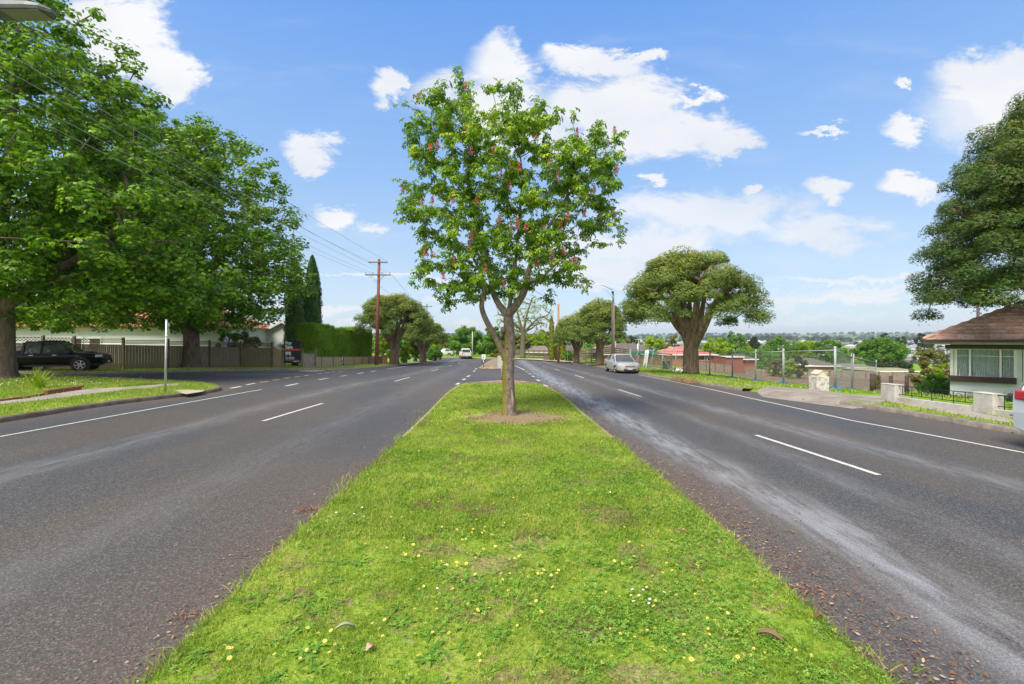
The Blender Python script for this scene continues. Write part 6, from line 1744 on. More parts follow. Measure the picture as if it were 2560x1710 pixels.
hip_house('pink-roofed house top seen over the long brown roof', 1500, 1528, 118, 9, 872, 864, BRICK_O, TILE_P, hip=.35)
# back fence of the vacant lot
def long_fence(label, pts, h, mat, name='paling_fence'):
    r = thing(name, label, 'fence', (*pts[0], g(*pts[0]) + .1)); L = loc_of(r)
    for i in range(len(pts) - 1):
        m = MB(); pal_bay(m, (*pts[i], 0), (*pts[i + 1], 0), h, h, L, bw=.16); m.build('paling_panel', mat, r, normals=False)
    for p in pts:
        m = MB(); m.box((p[0] - L.x, p[1] - L.y - .07, g(*p) + .1 + h / 2 - L.z), (.12, .12, h)); m.build('post', POSTW, r)
def fpts(a, b, n): return [(a[0] + (b[0] - a[0]) * i / n, a[1] + (b[1] - a[1]) * i / n) for i in range(n + 1)]
long_fence('grey paling fence right of the big paperbark trunk', fpts(at(1744, 84)[:2], at(1832, 82)[:2], 4), 1.45, GREYW)
long_fence('long grey paling fence at the back of the vacant lot on the right', fpts(at(2018, 86)[:2], at(2300, 74)[:2], 9), 1.35, simple('old_paling', (.20, .16, .13), (.32, .27, .22), .9, 3, stretch=(4, 4, .6)))
slat_fence('grey rail fence beside the small brown-roofed house', at(1862, 84), at(1918, 82), 1.1, 4, GREYW, POSTW, npost=5)

# ------------------------------------------------------------------ temporary fence
TUBE = simple('fence_tube', (.28, .30, .31), (.38, .40, .41), .5, 9, metal=.2)
fx = [(15.9, 23.6), (16.0, 28.3), (16.25, 32.0), (16.3, 35.5), (15.8, 38.4), (15.6, 41.8), (15.3, 45.2), (15.0, 48.4), (14.8, 51.4), (15.0, 54.6), (15.0, 57.8), (14.9, 61), (14.8, 64), (14.7, 67.2), (14.6, 70.4)]
def panel(a, b, lean, label, i):
    A = Vector((a[0], a[1], g(*a) + .12)); B_ = Vector((b[0], b[1], g(*b) + .12)); d = (B_ - A); L2 = Vector((d.x, d.y, 0)).length
    r = thing('fence_panel', label, 'fence panel', A, 0, 'temporary fence panels')
    up = Vector((lean, -lean * .3, 1)).normalized(); e = d * .012
    m = MB()
    for p in (e, d - e):
        m = MB(); m.tube([p, p + up * 2.12], .036, 8); m.build('upright', TUBE, r, True)
    m = MB(); m.tube([e + up * 1.92, d - e + up * 1.92], .032, 8); m.tube([e + up * .12, d - e + up * .12], .018, 8); m.build('rails', TUBE, r, True)
    m = MB(); n = int(L2 / .12)
    for k in range(1, n): q = d * (k / n); m.bar(q + up * .12, q + up * 1.92, .005, .005)
    for k in range(1, 9): m.bar(e + up * (.12 + .2 * k), d - e + up * (.12 + .2 * k), .005, .005)
    m.build('wire_mesh', TUBE, r, normals=False)
names = ['long temporary fence panel at the near corner behind the cream letterbox', 'temporary fence panel second from the near corner', 'temporary fence panel third from the near corner, beyond the driveway', 'temporary fence panel just right of the big paperbark trunk',
         'temporary fence panel behind the big paperbark trunk']
for i in range(len(fx) - 1):
    ln_ = 0 if i < 4 else [.05, .08, .12, .16, .22, .20, .1, .06, .05, .05][i - 4]
    lb = names[i] if i < 5 else 'leaning temporary fence panel, number %s leftward from the big paperbark trunk' % ['one', 'two', 'three', 'four', 'five', 'six', 'seven', 'eight', 'nine', 'ten'][i - 5]
    panel(fx[i + 1], fx[i], ln_, lb, i)
fr = [(15.9, 23.6), (19.6, 27.7), (23.6, 31.2)]
panel(fr[0], fr[1], 0, 'temporary fence panel turning back from the corner behind the cream letterbox', 0)
panel(fr[1], fr[2], .04, 'last temporary fence panel on the right, ending at the timber stump', 1)
for i, p in enumerate(fx[:5] + [fx[8]] + fr[1:]):
    r = thing('ballast_block', ['blue fence foot at the near corner right of the letterbox', 'blue fence foot left of the letterbox', 'blue fence foot in the grass beyond the driveway', 'blue fence foot nearest the footpath start', 'blue fence foot right of the big trunk', 'blue fence foot in the grass right of the sedan', 'blue fence foot under the returning panel', 'blue fence foot by the timber stump'][i], 'fence foot', (p[0], p[1], g(*p) + .10), rad(90 if i < 6 else 40), 'blue fence feet')
    m = MB(); m.box((0, 0, .075), (.62, .24, .15), taper=.82); m.build('block', BLUEF, r, bevel=.01)
    m = MB(); m.tube([(-.14, 0, .13), (-.14, 0, .17)], .035, 8); m.tube([(.14, 0, .13), (.14, 0, .17)], .035, 8); m.build('socket', DARKM, r)
# shade cloth, banner, bin and rubble beside the leaning panels
a = (14.8, 51.0); b = (15.0, 60.0)
def cloth(name, label, a, b, z0, z1, mat, cat, wav=.05, n=40, lean=.25, dx=-.06):
    A = Vector((a[0], a[1], g(*a) + .12)); B_ = Vector((b[0], b[1], g(*b) + .12)); rows = []
    for i in range(n + 1):
        t = i / n; p = A + (B_ - A) * t; row = []
        for k in range(5):
            u = k / 4; z = z1 + (z0 - z1) * u * (1 + .25 * math.sin(t * 9 + 1) * u)
            row.append((p.x + dx + lean * z + wav * math.sin(t * 31 + u * 2) * u - A.x, p.y + wav * math.sin(t * 17 + 2) * u - A.y, p.z + z - A.z))
        rows.append(row)
    m = MB(); m.loft(rows, cap=False, closed=False); o = m.build(name, mat, None, True, normals=False, loc=A); md = o.modifiers.new('s', 'SOLIDIFY'); md.thickness = .01
    return tag(o, label, cat)
cloth('shade_cloth', 'strip of green shade cloth tied along the top of the leaning fence panels', (14.75, 50.2), (15.0, 63), 1.45, 1.92, GREENC, 'cloth')
cloth('banner', 'tall white banner hanging on the leaning fence behind the sedan', (14.72, 52.2), (14.78, 54.0), .10, 1.95, simple('banner_white', (.62, .66, .70), (.75, .78, .80), .6, 3), 'banner', wav=.02, n=8, lean=.16, dx=-.12)
q = at(1666, 54); r = thing('wheelie_bin', 'dark green bin standing behind the leaning fence', 'bin', q); m = MB(); m.box((0, 0, .50), (.58, .62, .95), taper=1.18); m.build('bin_body', simple('bin_green', (.015, .035, .025), rough=.5), r, bevel=.02)
m = MB(); m.box((0, 0, 1.0), (.72, .76, .07)); m.build('lid', simple('bin_green', (.015, .035, .025)), r, bevel=.02); m = MB(); m.tube([(-.3, .36, .12), (.3, .36, .12)], .12, 12); m.build('wheels', DARKM, r)
r = thing('timber_prop', 'slanting grey timber prop behind the leaning fence', 'timber', at(1662, 52)); m = MB(); m.bar((-.2, 0, 1.4), (.55, 0, .1), .07, .07); m.build('beam', GREYW, r)
for i, (px, yy, rz, c, lb) in enumerate(((1683, 49, .2, DARKM, 'dark lump of rubbish in the grass left of the big trunk'), (1691, 47, .5, TRIM, 'white broken slab lying left of the big trunk'), (1699, 52, .1, TRIM, 'white sheet of rubbish beyond the broken slab'))):
    r = thing('rubble', lb, 'rubble', at(px, yy), rz); m = MB(); m.box((0, 0, .10), (.75, .4, .18), taper=.7); m.box((.3, .1, .22), (.35, .2, .08), R=Matrix.Rotation(.4, 3, 'X')); m.build('pieces', c, r, bevel=.02)
r = thing('fallen_branch', 'dry fallen branch leaning against the foot of the big paperbark', 'branch', at(1698, 31.5)); m = MB()
m.tube([(-.55, 0, .08), (0, 0, .35), (.55, .1, .75)], [.02, .03, .025], 6); m.tube([(-.1, 0, .3), (-.5, -.1, .5)], [.015, .006], 5); m.build('branch', B_GREY, r, True)
# dry branchlets heaped on the verge edge
n = 900; q0 = np.array([gp(1690, 947, .1), gp(1735, 958, .1)]); t = RNG.random(n)
pp = q0[0][None] + (q0[1] - q0[0])[None] * t[:, None] + RNG.normal(0, .22, (n, 2)); nr = np.stack([RNG.normal(0, .8, n), RNG.normal(0, .8, n), RNG.random(n) * .6], 1)
vs, lp, sz, k_ = scatter([(-.03, 0, 0), (.03, 0, 0), (.012, .3, 1), (-.012, .3, 1)], [(0, 1, 2, 3)], np.stack([pp[:, 0], pp[:, 1], G(pp[:, 0], pp[:, 1]) + .10], 1), frames(nr), RNG.uniform(.12, .34, n))
tag(fast_mesh('dry_twigs', vs, lp, sz, simple('twig_brown', (.20, .12, .06), (.36, .25, .14), .9, 9)), 'heap of dry twigs on the verge below the big paperbark', 'twigs', None, 'stuff')

# ------------------------------------------------------------------ letterbox pillar, stumps, low white wall
q = gp(2057, 979, .1); y = q[1]; r = thing('letterbox_pillar', 'stained white masonry pillar carrying a cream tubular letterbox', 'letterbox', (q[0], y, g(*q) + .08)); L = loc_of(r)
w = 31 / F_PX * y; zt = Z(941.5, y) - L.z
m = MB(); m.box((0, w / 2, zt / 2), (w, w, zt), taper=1.04); m.build('pillar', simple('stained_render', (.30, .29, .24), (.60, .58, .52), .9, 4.5, bump=.5, lo=.38, hi=.52), r, bevel=.01)
m = MB(); CR = simple('cream_metal', (.60, .50, .34), (.70, .60, .44), .5, 5)
prof = [(.13 * math.cos(a) * 1.0, zt + .12 + .10 * math.sin(a)) for a in np.linspace(0, math.pi, 10)]; prof = [(.17, zt)] + [(.17, zt + .10)] + prof[1:-1] + [(-.17, zt + .10), (-.17, zt)]
m.prism(prof, .02, w - .02, 'y'); m.prism([(-.20, zt + .11), (0, zt + .26), (.20, zt + .11), (.20, zt + .09), (0, zt + .24), (-.20, zt + .09)], 0, w, 'y'); bx = m.build('box', CR, r)
m = MB(); m.tube([(.19, w * .3, zt + .16), (.30, w * .3, zt + .16)], .02, 6); m.build('flag', CR, bx)
for dx in (-.14, .12): text_mesh('number_plate', '77' if dx < 0 else '75', .075, simple('number_dark', (.05, .05, .05)), r, (dx - .04, -.018, zt - .16), (rad(90), 0, 0), 0)
STUMP = simple('dark_timber', (.045, .030, .022), (.09, .065, .05), .95, 5)
for (px, yy, top, w, lb) in ((2182, 23.2, 934, .24, 'dark round timber stump at the end of the temporary fence'), (2227, 24.5, 940, .17, 'left dark gate post behind the first white pillar'), (2267, 24.5, 940, .17, 'right dark gate post behind the first white pillar')):
    b = at(px, yy); r = thing('timber_post', lb, 'post', b); h = Z(top, yy) - b[2]; m = MB()
    m.tube([(0, 0, -.1), (0, 0, h)], [w / 2 * 1.12, w / 2], 10); m.build('post', STUMP, r, True)
b = at(2200, 25.5); r = thing('leaning_rail', 'broken timber rail with dead vine leaning beside the stump', 'timber', b); L = loc_of(r)
m = MB(); m.bar((X(2196, 25.5) - L.x, 0, Z(947, 25.5) - L.z), (X(2236, 25.5) - L.x, 0, Z(934, 25.5) - L.z), .05, .07); m.build('rail', GREYW, r)
pos, nr = puff(np.array([(-.12, 0, .25 + .12 * i) for i in range(6)]), np.full(6, .16), 60); vs, lp, sz, k_ = scatter(TUFT_V, TUFT_F, pos, frames(nr), RNG.uniform(.03, .06, len(pos))); fast_mesh('dead_vine', vs, lp, sz, M_OLIVE, r, np.repeat(RNG.random(len(pos)), k_) * .4)
pa = gp(2224, 1001, .1); pb_ = gp(2460, 1033, .1); dW = Vector((pb_[0] - pa[0], pb_[1] - pa[1], 0)); Lw = dW.length; dn = dW.normalized(); ang = math.atan2(dn.y, dn.x); nn_ = Vector((-dn.y, dn.x, 0))
if nn_.y < 0: nn_ = -nn_
r = thing('front_wall', 'low white rendered front wall with square pillars and black iron scrollwork', 'wall', (pa[0], pa[1], g(*pa) + .08)); L = loc_of(r)
def wl(s, h, o=0.0): p = Vector((pa[0], pa[1], 0)) + dn * s + nn_ * o; return (p.x - L.x, p.y - L.y, g(p.x, p.y) + .08 + h - L.z)
pw = .60; ph_ = Z(960, pa[1]) - L.z
for s, wdt in ((pw / 2, pw), (Lw + .27, .54)):
    c = wl(s, ph_ / 2, .15); m = MB(); m.box(c, (wdt, .30, ph_), ang); m.box((c[0], c[1], c[2] + ph_ / 2 + .01), (wdt + .02, .32, .03), ang); m.build('pillar', CONCP, r, bevel=.012)
m = MB(); m.bar(wl(pw - .02, .08, .15), wl(Lw, .08, .15), .20, .24); m.bar(wl(Lw + .52, .08, .15), wl(Lw + 4.2, .08, .15), .20, .24); m.build('base_wall', CONCP, r, bevel=.01)
m = MB(); IR = simple('wrought_iron', (.012, .022, .018), rough=.5)
m.bar(wl(pw - .05, .56, .16), wl(Lw, .56, .16), .022, .022); m.bar(wl(pw - .05, .28, .16), wl(Lw, .28, .16), .02, .02)
m.bar(wl(Lw + pw * .7, .56, .16), wl(Lw + 4, .56, .16), .022, .022); m.bar(wl(Lw + pw * .7, .28, .16), wl(Lw + 4, .28, .16), .02, .02)
s = pw + .15; k = 0
while s < Lw + 3.5:
    if not (Lw - .1 < s < Lw + pw * .8):
        m.bar(wl(s, .20 if k % 2 else .28, .16), wl(s, .56, .16), .016, .016)
        pts = [wl(s + .16 + .11 * math.cos(t) * (1 - t / 14), .42 + .10 * math.sin(t) * (1 - t / 14) * (1 if k % 2 else -1), .16) for t in np.linspace(-2.6, 5.5, 16)]
        m.tube(pts, .008, 5)
    s += .36; k += 1
m.build('iron_rail', IR, r, normals=False)
text_mesh('number_plate', '79', .07, simple('number_dark', (.05, .05, .05)), r, tuple(Vector(wl(.22, ph_ - .14, -.06 - .0)) + Vector((0, -.012, 0))), (rad(90), 0, ang), 0)

# ------------------------------------------------------------------ the tiled house on the right
def tiled_house():
    y = 23.0; x0 = X(2375, y); gz = g(x0, y); S = lambda px: ((px - CX) / F_PX * 23.0 - 21.0) / (.731 + .682 * (px - CX) / F_PX)
    r = thing('tiled_house', 'white rendered house with a weathered terracotta roof and a curtained window', 'house', (x0, y, gz), rad(-43)); L = loc_of(r)
    W = 11.5; ze = Z(857, y) - gz
    PALE = simple('pale_green_render', (.62, .68, .66), (.72, .77, .75), .85, 1.4, bump=.2, bscale=40)
    m = MB(); zw0, zw1 = Z(941, y) - gz, Z(870, y) - gz; xr = S(2541)
    m.box((W / 2, 4.5, (zw0 - .4) / 2), (W, 9, zw0 + .4)); m.box((W / 2, 4.5, (zw1 + ze) / 2), (W - .002, 8.99, ze - zw1)); m.box(((xr + W) / 2, 4.5, (zw0 + zw1) / 2), (W - xr, 8.98, zw1 - zw0 - .004))
    m.box((xr / 2, .62 + 4.19, (zw0 + zw1) / 2), (xr - .004, 8.36, zw1 - zw0 - .004)); m.build('wall', PALE, r)
    # corner window
    wx0, wx1 = S(2388), S(2540)
    m = MB()
    for px in (2390, 2425.5, 2502, 2539):
        m.box((S(px), .04, (zw0 + zw1) / 2), (.07 if px not in (2390, 2539) else .10, .10, zw1 - zw0))
    m.box(((wx0 + wx1) / 2, .04, zw0 + .03), (wx1 - wx0, .12, .07)); m.box(((wx0 + wx1) / 2, .04, zw1 - .03), (wx1 - wx0, .12, .07)); m.box(((wx0 + wx1) / 2, .04, zw1 - .36), (wx1 - wx0, .06, .035))
    m.box((.06, .06, (zw0 + zw1) / 2), (.12, .12, zw1 - zw0))
    fr_ = m.build('window_frame', simple('window_cream', (.80, .80, .74), (.88, .88, .82)), r)
    gl = newmat('window_glass'); gm, gt, gb_, go = gl; gb_.inputs['Base Color'].default_value = (.97, 1, .99, 1); gb_.inputs['Roughness'].default_value = .03; gb_.inputs['Transmission Weight'].default_value = 1.0; gb_.inputs['IOR'].default_value = 1.1
    m = MB(); m.box(((wx0 + wx1) / 2, .06, (zw0 + zw1) / 2), (wx1 - wx0 - .1, .006, zw1 - zw0 - .1)); m.build('pane', gm, fr_)
    rows = []
    for i in range(230):
        t = i / 229; xx = wx0 + .05 + (wx1 - wx0 - .1) * t; yy_ = .16 + .040 * math.sin(t * 120) + .02 * math.sin(t * 47 + 1)
        rows.append([(xx, yy_, zw0 + .02), (xx, yy_ * .9 + .03, zw1 - .02)])
    m = MB(); m.loft(rows, cap=False, closed=False); cm, ct, cb, co = newmat('net_curtain'); p = ct.n.new('ShaderNodeTexCoord').outputs['Object']; f, _ = ct.noise(p, 9, 4, .6)
    ct.put(cb.inputs['Base Color'], ct.ramp(f, [(.3, (.42, .50, .50)), (.7, (.66, .72, .70))])); cb.inputs['Roughness'].default_value = .9
    m.build('curtain', cm, fr_, False, normals=False)
    m = MB(); sl0, sl1 = S(2371), S(2542); zs = Z(938.5, y) - gz
    nb = 26
    for i in range(nb): m.box((sl0 + (sl1 - sl0) * (i + .5) / nb, -.07, zs - .13), ((sl1 - sl0) / nb - .012, .26, .27), R=Matrix.Rotation(-.12, 3, 'X'))
    m.box(((sl0 + sl1) / 2, -.05, zs - .14), (sl1 - sl0, .16, .24)); m.build('brick_sill', simple('sill_brick', (.035, .022, .018), (.070, .042, .034), .7, 9), r)
    m = MB(); m.tube([(wx0 - .35, -.06, zw1 + .08), (wx1 + .25, -.06, zw1 + .08)], .085, 10); m.tube([(wx0 - .35, -.10, zw1 + .02), (wx1 + .25, -.10, zw1 + .02)], .05, 8); m.build('rolled_awning', simple('awning_brown', (.06, .048, .040), (.10, .085, .07), .7, 9), r, True)
    m = MB()
    for xx in (wx0 - .28, wx1 + .20): m.tube([(xx, -.10, zw1), (xx, -.10, zw0 + .35 if xx < 0 else zw0 - .1)], .012, 6)
    m.build('awning_arm', DARKM, r)
    # eaves, gutter, roof of wavy tile courses
    ex0 = -.95; ey = -.75; ex1 = W + .8
    m = MB(); m.box(((ex0 + ex1) / 2, 4.3, ze + .02), (ex1 - ex0, 10.06, .04)); m.build('soffit', simple('soffit_cream', (.50, .46, .38), (.58, .54, .45)), r)
    m = MB(); m.bar((ex0, ey - .06, ze + .10), (ex1, ey - .06, ze + .10), .12, .13); m.bar((ex0 - .06, ey, ze + .10), (ex0 - .06, 9.4, ze + .10), .12, .13); m.build('gutter', simple('gutter_dark', (.045, .030, .026), (.07, .05, .04), .5, 4), r)
    m = MB(); m.bar((ex0 + .03, ey + .0, ze + .0), (ex1, ey + .0, ze + .0), .03, .12); m.build('fascia', simple('fascia_cream', (.34, .29, .20), (.42, .37, .27)), r)
    hx, hy, hz = ex0 + 5.05, 4.3, 2.55    # ridge start relative to the eave corner
    def hipx(t): return ex0 + (hx - ex0) * t
    m = MB(); nc = 15
    for c in range(nc):
        t0, t1 = c / nc, (c + 1) / nc; xa = hipx(t0); xs = np.arange(xa, ex1 + .01, .055); rA = []; rB = []; rC = []
        lift = .065 if c else .02
        for xx in xs:
            wv = (.028 * abs(math.sin(xx * math.pi / .27)) ** .7) if c else .004
            rC.append((xx, ey + (hy - ey) * t0 - .02, ze + .14 + hz * t0 - .01)); rA.append((xx, ey + (hy - ey) * t0 - .025, ze + .14 + hz * t0 + lift + wv)); 
            x2 = max(xx, hipx(t1)); rB.append((x2, ey + (hy - ey) * t1 + .02, ze + .14 + hz * t1 + .008 + wv))
        m.loft([rC, rA, rB], cap=False, closed=False)
    TM, tt, tb, to = newmat('weathered_terracotta'); p = tt.n.new('ShaderNodeTexCoord').outputs['Object']; s3 = tt.sep(p)
    cell = tt.comb(tt.math('FLOOR', tt.math('MULTIPLY', s3[0], 3.7)), tt.math('FLOOR', tt.math('MULTIPLY', s3[1], 2.94)), 0.0); wn = tt.n.new('ShaderNodeTexWhiteNoise'); wn.noise_dimensions = '3D'; tt.put(wn.inputs[0], cell)
    f, _ = tt.noise(p, 7, 6, .7); lc, _ = tt.noise(p, 15, 5, .7)
    c1 = tt.ramp(wn.outputs[0], [(0, (.46, .24, .18)), (.5, (.60, .34, .26)), (1, (.72, .48, .38))]); c1 = tt.mix(tt.step(f, .48, .62), c1, (.33, .26, .22)); c1 = tt.mix(tt.math('MULTIPLY', tt.step(lc, .55, .64), .7), c1, (.50, .47, .40))
    tt.put(tb.inputs['Base Color'], c1); tb.inputs['Roughness'].default_value = .9
    ro = m.build('roof', TM, r, False, normals=False)
    m = MB(); m.add([(ex0, ey, ze + .10), (ex0, 9.4, ze + .10), (hx, hy, ze + .10 + hz), (ex1, hy, ze + .10 + hz), (ex1, 9.4, ze + .10)], [(0, 1, 2), (1, 4, 3, 2)]); m.build('roof_slope', TM, ro, normals=False)
    m = MB(); hp = []
    for i in range(26):
        t = i / 25; hp.append((hipx(t), ey + (hy - ey) * t, ze + .17 + hz * t + (.03 if i % 2 else 0)))
    m.tube(hp, [.085 + .02 * (i % 2) for i in range(26)], 8); m.build('hip_capping', TM, ro, False)
    m = MB(); m.box((W / 2, -.012, .10), (W, .03, .22)); m.build('brick_base', simple('base_brick', (.20, .10, .07), (.32, .17, .12), .9, 9), r)
tiled_house()
o = drape('garden_path', [(X(2290, 21.5), 21.5), (X(2420, 19.6), 19.6), (X(2452, 19.9), 19.9), (X(2400, 22.2), 22.2), (X(2320, 22.6), 22.6)], .125, simple('garden_earth', (.12, .08, .055), (.24, .18, .13), .95, 3), .6)
struct(o, 'bare garden bed before the white house', 'path')

# ------------------------------------------------------------------ the far valley: suburb, woods
protos = []
for i, (wc, rc) in enumerate((((.34, .20, .14), (.20, .21, .23)), ((.50, .47, .42), (.26, .20, .18)), ((.38, .24, .18), (.44, .45, .47)), ((.60, .57, .52), (.36, .37, .40)), ((.42, .38, .34), (.32, .13, .09)), ((.62, .60, .56), (.60, .61, .62)))):
    m = MB(); w, d, h, rf = 17, 12, 2.8, 2.6; m.mi = 0; m.box((0, 0, h / 2 - 1), (w, d, h + 2)); m.mi = 1
    m.add([(-w / 2 - .6, -d / 2 - .6, h), (w / 2 + .6, -d / 2 - .6, h), (w / 2 + .6, d / 2 + .6, h), (-w / 2 - .6, d / 2 + .6, h), (-w / 2 + 5, 0, h + rf), (w / 2 - 5, 0, h + rf)], [(0, 1, 5, 4), (1, 2, 5), (2, 3, 4, 5), (3, 0, 4), (3, 2, 1, 0)])
    m.mi = 2
    for xx in (-5.5, 0, 5): m.box((xx, -d / 2 - .03, 1.5), (2.0, .06, 1.3))
    o = m.build('distant_house', [simple('far_wall_%d' % i, wc), simple('far_roof_%d' % i, rc), GLASS_D], None); protos.append(o)
DESC = ['distant brick house with a slate grey roof in the far suburb', 'distant cream house with a brown roof in the far suburb', 'distant brick house with a pale grey roof in the far suburb', 'distant pale house with a mid grey roof in the far suburb', 'distant house with a red-brown roof in the far suburb', 'distant white-roofed house in the far suburb']
rr = random.Random(77); used = set(); cnt = 0; placed = []
while cnt < 270:
    y = 560 + 1250 * rr.random() ** 1.25; px = rr.uniform(1600, 2470); x = X(px, y)
    row = round(y / 34); y = row * 34 + rr.uniform(-4, 4)
    if any(abs(x - a) < 20 and abs(y - b_) < 16 for a, b_ in placed[-400:]): continue
    if mnoise.noise((x * .004, y * .004, 1.0)) < -.18: continue
    k = rr.choice([0, 0, 1, 2, 2, 3, 3, 4, 5]); p = protos[k]; placed.append((x, y))
    if k in used: o = p.copy(); COL.objects.link(o)
    else: o = p; used.add(k)
    o.location = (x, y, g(x, y) + .1); o.rotation_euler = (0, 0, rr.choice([0, 0, 1.57]) + rr.uniform(-.3, .3)); s = rr.uniform(.85, 1.2); o.scale = (s, s, s)
    tag(o, DESC[k], 'house', 'houses of the distant suburb'); cnt += 1
for k, p in enumerate(protos):
    if k not in used: bpy.data.objects.remove(p)
def wood(name, pts, rad_, mat, label, n_leaf=70, flat=.8):
    C = np.array([(x, y, g(x, y) + r_ * .55) for (x, y), r_ in zip(pts, rad_)]); R_ = np.array(rad_)
    pos, nr = puff(C, R_, n_leaf, up=.5, flat=flat); vs, lp, sz, k = scatter(TUFT_V, TUFT_F, pos, frames(nr), np.repeat(R_, n_leaf) * RNG.uniform(.30, .55, len(pos)))
    return tag(fast_mesh(name, vs, lp, sz, mat, None, np.repeat(RNG.random(len(pos)), k)), label, 'woodland', None, 'stuff')
M_FAR = leafmat('far_wood_leaf', [(0, (.018, .035, .018)), (.5, (.04, .07, .028)), (1, (.09, .125, .045))], .15, .7, .02)
pts = []; rd = []
while len(pts) < 520:
    y = rr.uniform(300, 1500); px = rr.uniform(1300, 2560); x = X(px, y)
    if mnoise.noise((x * .006, y * .006, 5.0)) > -.05 or rr.random() < .25: pts.append((x, y)); rd.append(rr.uniform(3.0, 6.5))
wood('suburban_trees', pts, rd, M_FAR, 'dark trees scattered among the far suburb')
pts = []; rd = []
while len(pts) < 1500:
    y = rr.uniform(1500, 4600); px = rr.uniform(300, 2560); x = X(px, y)
    if abs(mnoise.noise((x * .0012, y * .0030, 8.0))) < .10 or rr.random() < .02: pts.append((x, y)); rd.append(rr.uniform(9, 17))
wood('hill_woods', pts, rd, M_FAR, 'lines of woodland on the far hills', 26, .7)
pts = []; rd = []
for (x0_, x1_, y0_, y1_, n, r0, r1) in ((-90, 10, 128, 150, 60, 3.0, 4.6), (-120, -45, 60, 110, 50, 3, 5), (20, 60, 145, 175, 50, 2.4, 3.8), (70, 170, 190, 260, 60, 2.0, 3.4)):
    for _ in range(n): pts.append((rr.uniform(x0_, x1_), rr.uniform(y0_, y1_))); rd.append(rr.uniform(r0, r1))
wood('background_trees', pts, rd, M_GREEN, 'mass of garden trees beyond the houses', 160)
for i, (px, y, top, w, lb) in enumerate(((2212, 430, 831, 26, 'tall open gum tree on the skyline left of the tiled house'), (2252, 430, 836, 30, 'rounded dark tree on the skyline nearer the tiled house'), (2190, 440, 838, 22, 'low dark tree left of the open gum on the skyline'), (2310, 400, 830, 40, 'dark trees on the skyline touching the roof corner'), (1882, 330, 838, 28, 'distant grey gum right of the lot skyline'))):
    bushy('gum_tree', px, y, top, w, M_DARK, lb, .35, 80 + i, 26, 60, ls=(.9, 1.6), flat=.6)
# ------------------------------------------------------------------ vehicles
RUB = simple('tyre_rubber', (.012, .012, .013), (.022, .022, .023), .85, 9)
RIM = simple('alloy_rim', (.42, .43, .44), (.52, .53, .54), .3, 4, metal=.8)
TAILR = simple('tail_lamp_red', (.45, .012, .018), (.60, .03, .03), .15, 4, coat=.6)
HEADL = simple('head_lamp', (.50, .54, .56), (.72, .75, .76), .10, 9, coat=.6)
PLATE = simple('number_plate', (.62, .64, .66), rough=.4)
CHROME = simple('chrome', (.60, .61, .62), rough=.15, metal=.9)
GL = simple('car_glass', (.02, .026, .028), (.06, .07, .07), .04, 1.5, spec=.9, coat=.5)
def paint_m(name, c, metal=.3): return simple(name, c, tuple(min(1, q * 1.05) for q in c), .28, 1.0, metal=metal, coat=.8)
def wheel(x, y, r, w, parent, side, rim=RIM, spokes=6):
    m = MB(); n = 24; rows = []
    for yy, rr_ in ((-w / 2, r * .80), (-w / 2, r * .93), (-w / 2 + .03, r), (w / 2 - .03, r), (w / 2, r * .93), (w / 2, r * .80)):
        rows.append([(x + rr_ * math.cos(2 * math.pi * k / n), y + yy, r + rr_ * math.sin(2 * math.pi * k / n)) for k in range(n)])
    m.loft(rows); t = m.build('wheel', RUB, parent, False)
    m = MB(); yo = y + side * (w / 2 + .004); ri = r * .64
    m.tube([(x, yo - side * .05, r), (x, yo - side * .02, r)], r * .20, 12)
    for k in range(spokes):
        a = 2 * math.pi * k / spokes + .2
        m.bar((x, yo - side * .02, r), (x + ri * math.cos(a), yo - side * .005, r + ri * math.sin(a)), .03, r * .15)
    ring = [(x + ri * math.cos(2 * math.pi * k / 20), yo - side * .01, r + ri * math.sin(2 * math.pi * k / 20)) for k in range(21)]
    m.tube(ring, .016, 5, cap=False); m.build('rim', rim, t)
    m = MB(); m.tube([(x, yo - side * .06, r), (x, yo - side * .045, r)], ri, 20); m.build('brake_disc', DARKM, t)
def body_loft(m, st, belt_in=.955):
    """st: (x, underside, widest height, belt height, half width)"""
    rows = []
    for (x, z0, zm, zb, w) in st:
        h = [(w * .80, z0), (w * .97, z0 + .08), (w, zm), (w * .985, zb - .12), (w * belt_in, zb), (w * .45, zb + .025)]
        rows.append([(x, y, z) for y, z in h] + [(x, -y, z) for y, z in reversed(h)])
    m.loft(rows)
def house_loft(m, st):
    """glasshouse st: (x, z bottom, z top, half width bottom, half width top)"""
    rows = []
    for (x, zb, zt, wb, wt) in st:
        rows.append([(x, wb, zb), (x, wt, zt - .06), (x, wt * .88, zt), (x, -wt * .88, zt), (x, -wt, zt - .06), (x, -wb, zb)])
    m.loft(rows)
